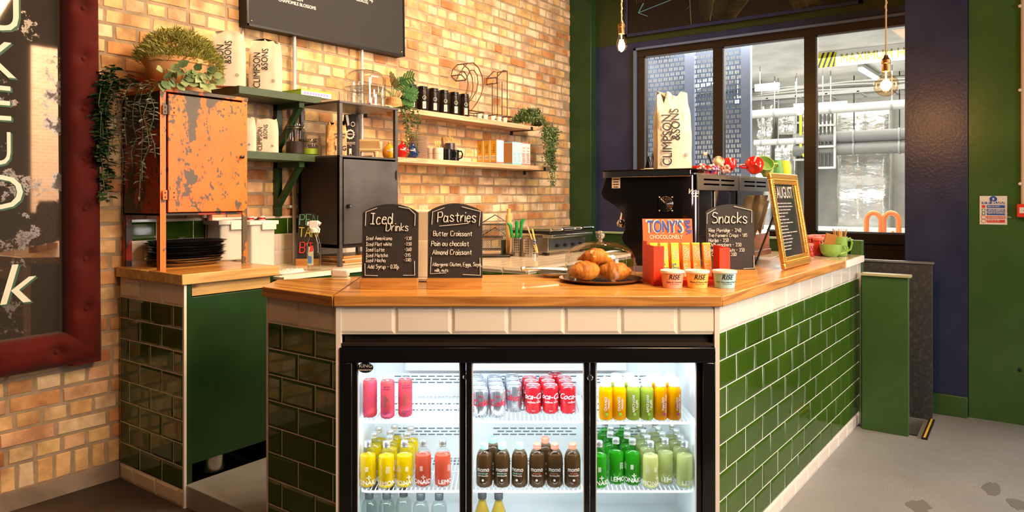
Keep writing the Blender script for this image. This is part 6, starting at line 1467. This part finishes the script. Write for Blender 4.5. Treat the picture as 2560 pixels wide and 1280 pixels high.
o = b.build('cable_tray', P('galvanised tray', (.25,.25,.24), .5, .2)); tag(o, 'galvanised cable tray hung below the yard ceiling', 'cable tray')
# cable ladders
def ladder(p0, p1, ya, yb, X, lab, yellow=False):
    y1, y0 = hy(p0,X), hy(p1,X); z1 = hz(p0,ya,X); z0 = hz(p0,yb,X); t = thing('cable_ladder', lab, 'cable ladder', (X,(y0+y1)/2,z0)); w = y1-y0; h = z1-z0
    b = MB(); b.box(-.02,-w/2,0,.02,-w/2+.03,h); b.box(-.02,w/2-.03,0,.02,w/2,h)
    n = int(h/.24)
    for i in range(n+1): b.box(-.03,-w/2,h*i/n-.015,0,w/2,h*i/n+.015)
    b.build('frame', wp, t)
    c = MB(); k = int(w/.045)
    for i in range(1,k): c.tube([(.04,-w/2+w*i/k,0),(.04,-w/2+w*i/k,h)], .017, 6)
    c.build('cables', P('dark cables', (.10,.10,.10), .5), t)
    if yellow: c = MB(); c.tube([(-.05,-w*.05,h),(-.05,-w*.05,h*.25),(-.05,-w*.3,h*.05)], .02, 8); c.build('yellow_cable', P('yellow cable', (.75,.85,.05), .5), t)
ladder(1984,2020,262,400,11.0,'cable ladder with a bright yellow cable left of the mullion', True)
ladder(2040,2090,262,420,10.9,'cable ladder full of grey cables right of the mullion')
# perforated screen
sx = 7.5; y0, y1 = hy(1878,sx), hy(1604,sx)
scr = thing('perforated_screen', 'blue-grey perforated metal screen filling the left of the window', 'metal screen', (sx,y0,GZ))
sm_ = P('blue-grey steel', (.20,.27,.42), .4, .2)
b = MB(); zz = 0; i = 0; W_ = y1-y0; rh = .052
while zz < 2.2:
    b.box(0,0,zz,.004,W_,zz+.015)
    s = .0 if i % 2 == 0 else .022
    k = 0; yy = s
    while yy < W_: b.box(0,yy,zz+.015,.004,yy+(.018 if k % 2 else .006),zz+rh); yy += (.036 if k % 2 else .026); k += 1
    zz += rh; i += 1
b.build('perforated_sheet', sm_, scr, smooth=0)
for yy, w in ((0,.10),(hy(1738,sx)-y0,.11),(W_-.06,.06)):
    b = MB(); b.box(-.03,yy,0,.03,yy+w,2.24); b.build('post', P('pale blue steel post', (.33,.38,.52), .35), scr)
# hanging height sign
X = 9.0; ya_, yb_ = hy(2010,X), -.9; zt_ = hz(2150,122,X); zb_ = hz(2150,160,X)
sg = thing('height_sign', 'long white MAXIMUM HEIGHT sign with yellow and black striped end', 'sign', (X,ya_,zb_))
h = zt_-zb_; L = ya_-yb_; b = MB(); b.box(0,-L,0,.02,0,h); b.build('board', P('white sign', (.9,.9,.85), .5), sg)
b = MB(); f = lambda x, y: (-.004, -x, y)
yl = P('sign yellow', (.85,.75,.03), .5)
b.add([f(0,0),f(.06,0),f(.06,h),f(0,h)], [(0,1,2,3)]); b.add([f(.14,0),f(.36,0),f(.36,h),f(.14,h)], [(0,1,2,3)]); b.mi = 1
f = lambda x, y: (-.006, -x, y)
b.add([f(0,.03),f(.06,.08),f(.06,.12),f(0,.07)], [(0,1,2,3)])
for k in range(4): x = .15+k*.055; b.add([f(x,0),f(x+.024,0),f(min(x+.085,.36),h),f(min(x+.061,.36),h)], [(0,1,2,3)])
b.build('warning_stripes', [yl, M['black']], sg)
b = MB(); b.text('MAXIMUM HEIGHT', .145, lambda x, y: (-.005, -x-.40, y+h*.22), bold=.01, align='L', sx=.82); b.build('lettering', P('ochre letters', (.42,.30,.01), .5), sg)
for yy in (.3, 1.6): b = MB(); b.tube([(.01,-yy,h),(.01,-yy,3.1-zb_)], .006, 6); b.build('hanger', M['steel'], sg)
# yard tube lights
tube_m = P('lit tube', (1,1,1), emit=(1,.97,.9), estr=5)
for (a, c, z, lab) in (((9.9,hy(2150,9.9)),(11.0,hy(2197,11.0)),3.0,'lit tube light on the yard ceiling behind the height sign'),
        ((10.3,hy(2042,10.3)),(10.3,hy(2118,10.3)),hz(2080,268,10.3),'lit tube light beside the mullion in the right window pane'),
        ((10.3,hy(1986,10.3)),(10.3,hy(2012,10.3)),hz(2000,272,10.3),'short lit tube light left of the mullion'),
        ((9.5,hy(1888,9.5)),(9.5,hy(1948,9.5)),hz(1920,222,9.5),'lit tube light in the middle window pane'),
        ((9.8,hy(1735,9.8)),(9.2,hy(1792,9.2)),2.92,'lit tube light glowing through the perforated screen, upper'),
        ((9.8,hy(1838,9.8)),(9.8,hy(1868,9.8)),2.70,'lit tube light glowing through the perforated screen, lower')):
    t = thing('tube_light', lab, 'lamp', (a[0],a[1],z)); b = MB(); d_ = (c[0]-a[0],c[1]-a[1],0); b.tube([(0,0,0),d_], .022, 10); b.build('tube', tube_m, t)
    b = MB(); b.bar((0,0,.05),(d_[0],d_[1],.05),.06,.04); b.build('housing', wp, t)
    if z < 2.95: b = MB(); b.tube([(d_[0]*.2,d_[1]*.2,.06),(d_[0]*.2,d_[1]*.2,3.1-z)], .006, 5); b.build('hanger', M['steel'], t)
# orange cycle racks
om = P('orange painted steel', (.95,.27,.07), .4)
for k, px in enumerate((2184,2228)):
    X = 8.4; yc = hy(px,X); t = thing('cycle_rack', ['orange hooped cycle rack in the yard, left one','orange hooped cycle rack in the yard, right one'][k], 'cycle rack', (X,yc,GZ), 0, 'orange cycle racks in the yard')
    b = MB(); w = .07; zt2 = hz(px,532,X)-GZ; pts = [(0,w,0),(0,w,zt2-.09)]+[(0,w*cos(a),zt2-.09+.09*sin(a)) for a in [pi*i/8 for i in range(9)]]+[(0,-w,0)]
    b.tube(pts, .026, 8); b.build('hoop', om, t)
    b = MB(); b.tube([(.02,-w,.03),(.02,-w-.11,.16),(.02,-w-.22,.03)], .02, 8); b.build('brace', om, t)
# ================================================================ signs, mirror, lamps
# menu board on the bricks
x0 = XY(608,3.575); x1 = XY(1003,3.575); BB = 2.345
t = thing('menu_board', 'black pegboard menu hung high on the brick wall', 'menu board', (x0,3.572,BB), 0); t.rotation_euler = (0,-.018,0)
Wb = x1-x0; b = MB(); b.box(0,-.03,0,Wb,.045,.9); b.build('board', P('board grey', (.018,.016,.017), .7), t, bev=.003)
b = MB()
for (a0,b0,a1,b1) in ((0,0,Wb,.012),(0,0,.012,.9),(Wb-.012,0,Wb,.9)): b.box(a0,-.036,b0,a1,-.028,b1)
b.build('frame', M['black'], t)
b = MB(); nx, nz = int(Wb/.0155), 32
for j in range(nz):
    for i in range(nx): x = .02+i*.0155; z = .02+j*.0155; b.box(x,-.0306,z,x+.007,-.0302,z+.007)
b.build('peg_holes', M['ink'], t)
b = MB(); ff = lambda px, z: flat(XY(px,3.54)-x0,-.0312,z)
b.text('CHAMOMILE BLOSSOMS', .028, flat(XY(697,3.54)-x0,-.0312,ZD(14,XY(735,3.54)*S_+3.54*C_)-BB), bold=.04, align='L', sx=.9)
b.text('GREEN', .028, flat(XY(732,3.54)-x0,-.0312,ZD(4,XY(745,3.54)*S_+3.54*C_)-BB), bold=.04, align='L', sx=.9)
b.text('ZISORO.SQ', .032, flat(XY(893,3.54)-x0,-.0312,ZD(8,XY(900,3.54)*S_+3.54*C_)-BB-.004), bold=.03, align='L', sx=.62)
b.text('*+', .05, flat(XY(925,3.54)-x0,-.0312,ZD(14,XY(925,3.54)*S_+3.54*C_)-BB), bold=.05, align='L', sx=.7)
b.mi = 1; zq = ZD(2,XY(888,3.54)*S_+3.54*C_)-BB; b.box(XY(878,3.54)-x0,-.0318,zq,XY(891,3.54)-x0,-.030,zq+.05)
b.build('menu_lettering', [M['chalk'], P('yellow letter', (.85,.60,.02), .5)], t)
for (x,z) in ((.03,.03),(Wb-.03,.03)): b = MB(); b.ball((x,-.0312,z), .006, 8); b.build('screw', P('brass', (.7,.5,.2), .3, .9), t)
# mirror
mx0, mx1, mz0, mz1 = .25, 1.605, .60, 3.0
velvet = P('dark red velvet', (.085,.005,.003), .8, sheen=.1, spec=.2, col2=(.055,.004,.002), scale=5)
t = thing('framed_mirror', 'huge aged mirror with painted letters and buttoned red velvet frame', 'mirror', (mx0,YB-.02,mz0), 0); t.rotation_euler = (0,-.008,0)
Wm, Hm, fw_ = mx1-mx0, mz1-mz0, .150
def fbar(name, a, b_, horizontal):
    m = MB(); n = 14; L = b_-a; prof_ = [(0,0),(0,-.045),(.012,-.072),(.035,-.088),(.055,-.092),(.066,-.093),(.075,-.093),(.084,-.093),(.095,-.092),(.115,-.088),(.138,-.072),(.15,-.045),(.15,0)]
    k = 190; vs = []
    for i in range(k+1):
        s = a+L*i/k
        for (u, y) in prof_:
            dy = 0
            for c_ in BUT: 
                dd_ = ((s-c_)**2+(u-.075)**2); dy += .03*math.exp(-dd_/.0012)
            e0 = u if i == 0 else 0
            vs.append((s, y+dy, u) if horizontal else (u, y+dy, s))
    q = len(prof_); fs = [(i*q+j, i*q+j+1, (i+1)*q+j+1, (i+1)*q+j) for i in range(k) for j in range(q-1)]
    if not horizontal: fs = [f[::-1] for f in fs]
    m.add(vs, [f[::-1] for f in fs]); return m
BUT = [.075+.27*k for k in range(12)]
m = fbar('rail', .0, Wm-.05, True); o = m.build('frame_rail', velvet, t, smooth=180)
BUT = [.02+.232*k for k in range(14)]
m = fbar('stile', 0, Hm, False); o = m.build('frame_stile', velvet, t, smooth=180); o.location = (Wm-.15,0,0)
b = MB(); b.box(0,-.10,-.0,Wm,-.0,.004); 
BB2 = [(.075+.27*k, .075) for k in range(5)]+[(Wm-.075, .02+.232*k) for k in range(1,11)]
for (bx, bz) in BB2: b = MB(); b.ball((bx,-.066,bz), .012, 12, sy=.6); b.build('button', velvet, t)
am = bpy.data.materials.new('aged mirror'); am.use_nodes = True; nt = am.node_tree; pb_ = nt.nodes['Principled BSDF']
tc = nn(nt,'ShaderNodeTexCoord'); n1 = nn(nt,'ShaderNodeTexNoise'); n1.inputs['Scale'].default_value = 4.5; n1.inputs['Detail'].default_value = 9; n1.inputs['Roughness'].default_value = .7; nt.links.new(tc.outputs['Object'], n1.inputs['Vector'])
r1 = nn(nt,'ShaderNodeMapRange'); r1.inputs[1].default_value = .56; r1.inputs[2].default_value = .62; nt.links.new(n1.outputs['Fac'], r1.inputs[0])
mxr = nn(nt,'ShaderNodeMix', data_type='RGBA'); mxr.inputs[6].default_value = (.30,.25,.20,1); mxr.inputs[7].default_value = (.085,.065,.05,1); nt.links.new(r1.outputs[0], mxr.inputs[0]); nt.links.new(mxr.outputs[2], pb_.inputs['Base Color'])
inv = nn(nt,'ShaderNodeMapRange'); inv.inputs[3].default_value = .88; inv.inputs[4].default_value = .15; nt.links.new(r1.outputs[0], inv.inputs[0]); nt.links.new(inv.outputs[0], pb_.inputs['Metallic'])
rr_ = nn(nt,'ShaderNodeMapRange'); rr_.inputs[3].default_value = .03; rr_.inputs[4].default_value = .55; nt.links.new(r1.outputs[0], rr_.inputs[0]); nt.links.new(rr_.outputs[0], pb_.inputs['Roughness'])
b = MB(); b.box(.0,-.012,.13,Wm-.13,-.006,Hm); b.build('mirror_glass', am, t)
b = MB(); cw = P('painted cream', (.80,.70,.56), .6); cg = P('painted green shadow', (.03,.10,.045), .6)
def ser(b, pts, w): b.tube(pts, w, 4)
MYp = YB-.035
def mp_(px, py): X = XY(px, MYp); return (X-mx0, ZD(py, S_*X+C_*MYp)-mz0)
L_ = [('U',(-42,72),105,.9,34),('K',(-52,190),95,1,0),('E',(-32,302),92,.95,0),('U',(-32,415),88,.7,0),('D',(-46,528),92,1.05,0),('k',(-10,768),145,1.1,0)]
for (ch, (px, py), hp, sx_, _) in L_:
    X = XY(px, MYp); d_ = S_*X+C_*MYp; sz = hp*d_/FP/.72; sz = sz*(.72 if ch == 'k' else 1) if ch == 'k' else sz
    a, z = mp_(px, py)
    b.mi = 1; b.text(ch, sz, flat(a+.006,-.0145,z-.006), bold=.02, align='L', sx=sx_, shear=.25 if ch == 'k' else 0)
    b.mi = 0; b.text(ch, sz, flat(a,-.0155,z), bold=.0, align='L', sx=sx_, shear=.25 if ch == 'k' else 0)
b.build('painted_letters', [cw, cg], t)
# sunlit brick building across the street (seen in the mirror)
b = MB(); b.box(-8,-13.2,-1,16,-13,8); struct('wall_7', b, bt, 'brick building across the street that the mirror shows', 'building', smooth=0)
area('street_daylight', (5,-8.0,7.5), (5,-13,2.2), 6, 2, 5200, (1,.93,.82))
b = MB(); b.box(4.87,-6.2,0,6.4,-6.0,1.13); b.prism([(5.0,-6.1),(5.2,-6.1),(5.2,-6.0),(5.0,-6.0)],1.13,1.32); b.prism([(5.28,-6.1),(5.5,-6.1),(5.5,-6.0),(5.28,-6.0)],1.13,1.34); b.box(4.87,-6.2,3.9,9,-6.0,5.5); struct('wall_8', b, wl, 'dark panels under and over the tall window behind the viewer', 'wall', smooth=0)
# mural panel above the window
X = XWALL-.016; y1, y0 = YX(1562,X), YX(2156,X); zb_ = 2.885
t = thing('mural_panel', 'dark palm leaf mural panel with a blue painted arrow above the window', 'mural', (X,(y0+y1)/2,zb_), 0); w = (y1-y0)/2
b = MB(); b.box(0,-w,0,.012,w,.62); b.build('panel', P('mural brown', (.012,.007,.006), .45), t)
b = MB()
for (a0,b0,a1,b1) in ((-w,0,w,.03),(-w,0,-w+.03,.62),(w-.03,0,w,.62)): b.box(-.014,a0,b0,.0,a1,b1)
b.build('frame', M['blue'], t, bev=.003)
def mpt(px, py): a = ray(px); tt_ = X/a[0]; return (-.004, a[1]*tt_-(y0+y1)/2, ZD(py, tt_)-zb_)
b = MB(); r = random.Random(17)
def frond(p, q, L, n, side, droop=.2):
    p = Vector(mpt(*p)); q = Vector(mpt(*q)); b.tube([p, q], .005, 4); d = (q-p).normalized(); a = Vector((0,-d.z,d.y))
    for i in range(n):
        k = i/n
        for s in side:
            o = p+(q-p)*k; e = (a*s+d*.7).normalized()*L*(.5+.5*sin(pi*min(1,k+.15))); z = o+e
            if -w+.035 < z.y < w-.035 and z.z > .032: b.tube([o, z], [.004,.0012], 4)
frond((1795,-60),(1775,52),.16,26,(1,-1)); frond((1880,-10),(1835,48),.14,16,(1,)); frond((1720,-80),(1728,62),.10,3,(1,)); frond((1960,-20),(1990,25),.25,20,(-1,)); frond((2000,-40),(2020,18),.22,22,(1,-1)); frond((2130,-40),(1985,28),.18,26,(1,-1)); frond((2120,-20),(2150,6),.10,10,(1,-1)); frond((1650,-60),(1585,0),.12,10,(1,-1))
b.build('painted_leaves', P('olive leaf paint', (.10,.085,.03), .6, col2=(.045,.05,.02), scale=14), t)
b = MB(); a_, c_, d_, e_ = [Vector(mpt(*q)) for q in ((1700,-8),(1597,33),(1610,8),(1620,41))]
for v in (a_,c_,d_,e_): v.x = -.009
for (p, q, w_) in ((a_,c_,.012),(d_,c_,.010),(e_,c_,.010)): b.bar(p, q, w_, .004)
f_ = mpt(1885,-3); b.ob((-.009,f_[1],f_[2]), (.004,.035,.02), Matrix.Identity(3)); b.build('painted_arrow', P('sky blue paint', (.16,.42,.52), .5), t)
# pendant lamps
warm = (1.0, .52, .17)
def pendant(px, pz, d, globe, label, power):
    loc = Cw((px-1280)/FP*d, d, pz); t = thing('pendant_lamp', label, 'lamp', loc, RC, 'bare bulb pendant lamps')
    R = .058 if globe else .034; top = R*1.35 if globe else .075
    b = MB()
    if globe: b.lathe([(R*sin(a), -R*cos(a)) for a in [pi*k/18*.86 for k in range(19)]]+[(.017,top)], 32)
    else: b.lathe([(0,-.045),(.012,-.044),(.026,-.032),(.033,-.01),(.030,.015),(.019,.05),(.016,top)], 28)
    b.build('bulb', thin_glass('amber bulb glass', (1,.86,.66), 1.3), t)
    b = MB(); fh = .028 if globe else .03
    for k in range(7): a = 2*pi*k/7; b.tube([(.012*cos(a),.012*sin(a),-fh),(.012*cos(a+.4),.012*sin(a+.4),fh)], .0016, 5)
    b.tube([(0,0,fh),(0,0,top)], .003, 6); b.build('filament', P('glowing filament', (1,.6,.2), emit=(1,.62,.25), estr=90 if globe else 120), t)
    b = MB(); b.lathe([(.019,top-.008),(.020,top),(.019,top+.030),(.022,top+.033),(.022,top+.050),(.012,top+.062),(.008,top+.075),(0,top+.076)], 24); b.build('lamp_holder', P('brass holder', (.35,.17,.07), .3, .9), t)
    b = MB(); b.tube([(0,0,top+.07),(0,0,3.6-pz)], .004, 8); b.mi=1; r = random.Random(int(px)); pts = [(.0045*cos(k*1.1),.0045*sin(k*1.1),top+.30*(1 if globe else .35)+k*.008) for k in range(int((3.6-pz-.35)/.008))]; b.tube(pts, .0032, 5)
    b.build('rope_cord', P('jute rope', (.50,.33,.17), .9), t)
    l = point('pendant_glow', loc, power, warm, .03)
pendant(1554, ZD(112,4.40), 4.40, False, 'pendant lamp with a pear-shaped filament bulb near the green pillar', 26)
pendant(2215, ZD(213,3.62), 3.62, True, 'pendant lamp with a globe filament bulb in front of the right window pane', 30)
# fire action notice, call point, conduit
X = XPIL-.004
def gw(px, py): a = ray(px); k = X/a[0]; return (a[1]*k, ZD(py, k))
(ya, za), (yb_, zb2) = gw(2449,490), gw(2518,562)
w = ya-yb_; h = za-zb2
t = thing('fire_action_notice', 'white fire action notice with blue and red bands on green wall', 'sign', (X,ya,zb2), 0)
b = MB(); b.box(0,-w,0,.003,0,h); b.build('sheet', P('white notice', (.80,.78,.74), .4), t)
b = MB(); q = lambda x0,z0,x1,z1,k=0: b.add([(-.001-k,-x0*w,z0*h),(-.001-k,-x1*w,z0*h),(-.001-k,-x1*w,z1*h),(-.001-k,-x0*w,z1*h)], [(0,1,2,3)])
b.mi = 0; b.add([(-.001,-w*.5-.02*cos(a),h*.885+.02*sin(a)) for a in [2*pi*k/20 for k in range(20)]], [list(range(20))[::-1]])
q(.08,.72,.92,.80)
for (z, m_) in ((.58,0),(.45,0),(.33,0),(.20,1),(.07,1)): b.mi = m_; q(.26,z,.92,z+.10)
b.mi = 1; q(.08,.58,.21,.68); b.mi = 2; q(.08,.45,.21,.55); q(.08,.33,.21,.43); b.mi = 3; q(.10,.47,.19,.53,.0004); q(.11,.35,.18,.41,.0004); q(.47,.86,.53,.93,.0004)
b.mi = 1
for z in (.25,.12):
    for k in range(16): a0, a1 = 2*pi*k/16, 2*pi*(k+1)/16; b.add([(-.001,-w*.145-r_*cos(a),h*z+r_*sin(a)) for (r_,a) in ((.013,a0),(.013,a1),(.0105,a1),(.0105,a0))], [(0,1,2,3)])
b.build('printed_bands', [P('notice blue', (.02,.09,.45), .5), P('notice red', (.70,.05,.03), .5), P('notice green', (.04,.16,.08), .5), M['white']], t)
b = MB(); fn_ = lambda x0, z0: (lambda x, y: (-.0022, -x0*w-x, z0*h+y))
b.text('Fire action', .033, fn_(.5,.735), bold=.04)
for (z, s) in ((.62,'Raise the alarm'),(.51,'Leave the building by the'),(.475,'nearest available exit'),(.385,'Report to assembly point'),(.255,'Do not return to the building'),(.22,'until authorised to do so'),(.12,'Do not use lifts')): b.text(s, .0125, fn_(.29,z-.005), bold=.03, align='L', sx=.8)
b.build('lettering', M['white'], t)
(ya, za), (yb_, zb2) = gw(2540,510), gw(2552,543)
t = thing('call_point', 'red fire alarm call point on the green wall at the right edge', 'fire alarm', (XPIL,ya-.005,zb2), 0)
b = MB(); b.box(-.045,-.10,0,0,0,za-zb2); b.build('housing', P('alarm red', (.78,.05,.02), .35), t, bev=.004)
b = MB(); b.box(-.0475,-.090,.025,-.045,-.012,.06); b.mi = 1; b.box(-.0485,-.045,.040,-.0475,-.030,.043); b.box(-.0485,-.065,.037,-.0475,-.052,.046); b.build('window', [M['white'], M['ink']], t)
yc, _ = gw(2557,300); t = thing('conduit', 'pale conduit running down the green wall to the call point', 'pipe', (XPIL-.014,yc,za), 0)
b = MB(); b.tube([(0,0,0),(0,0,2.1)], .0095, 12); b.build('pipe', P('cream conduit', (.62,.50,.36), .4), t)
for py in (18,228,462): _, z = gw(2553,py); b = MB(); b.box(-.0,-.012,z-za,.014,.020,z-za+.012); b.ball((-.004,.014,z-za+.006), .010, 10); b.build('saddle', M['white'], t)
b = MB(); y_, z_ = gw(2550,925); b.ball((0,0,0), .012, 10, sx=.3); o = b.build('wall_chip', M['ink']); o.location = (XPIL-.002,y_,z_); tag(o, 'dark chipped hole low in the green wall', 'wall damage')
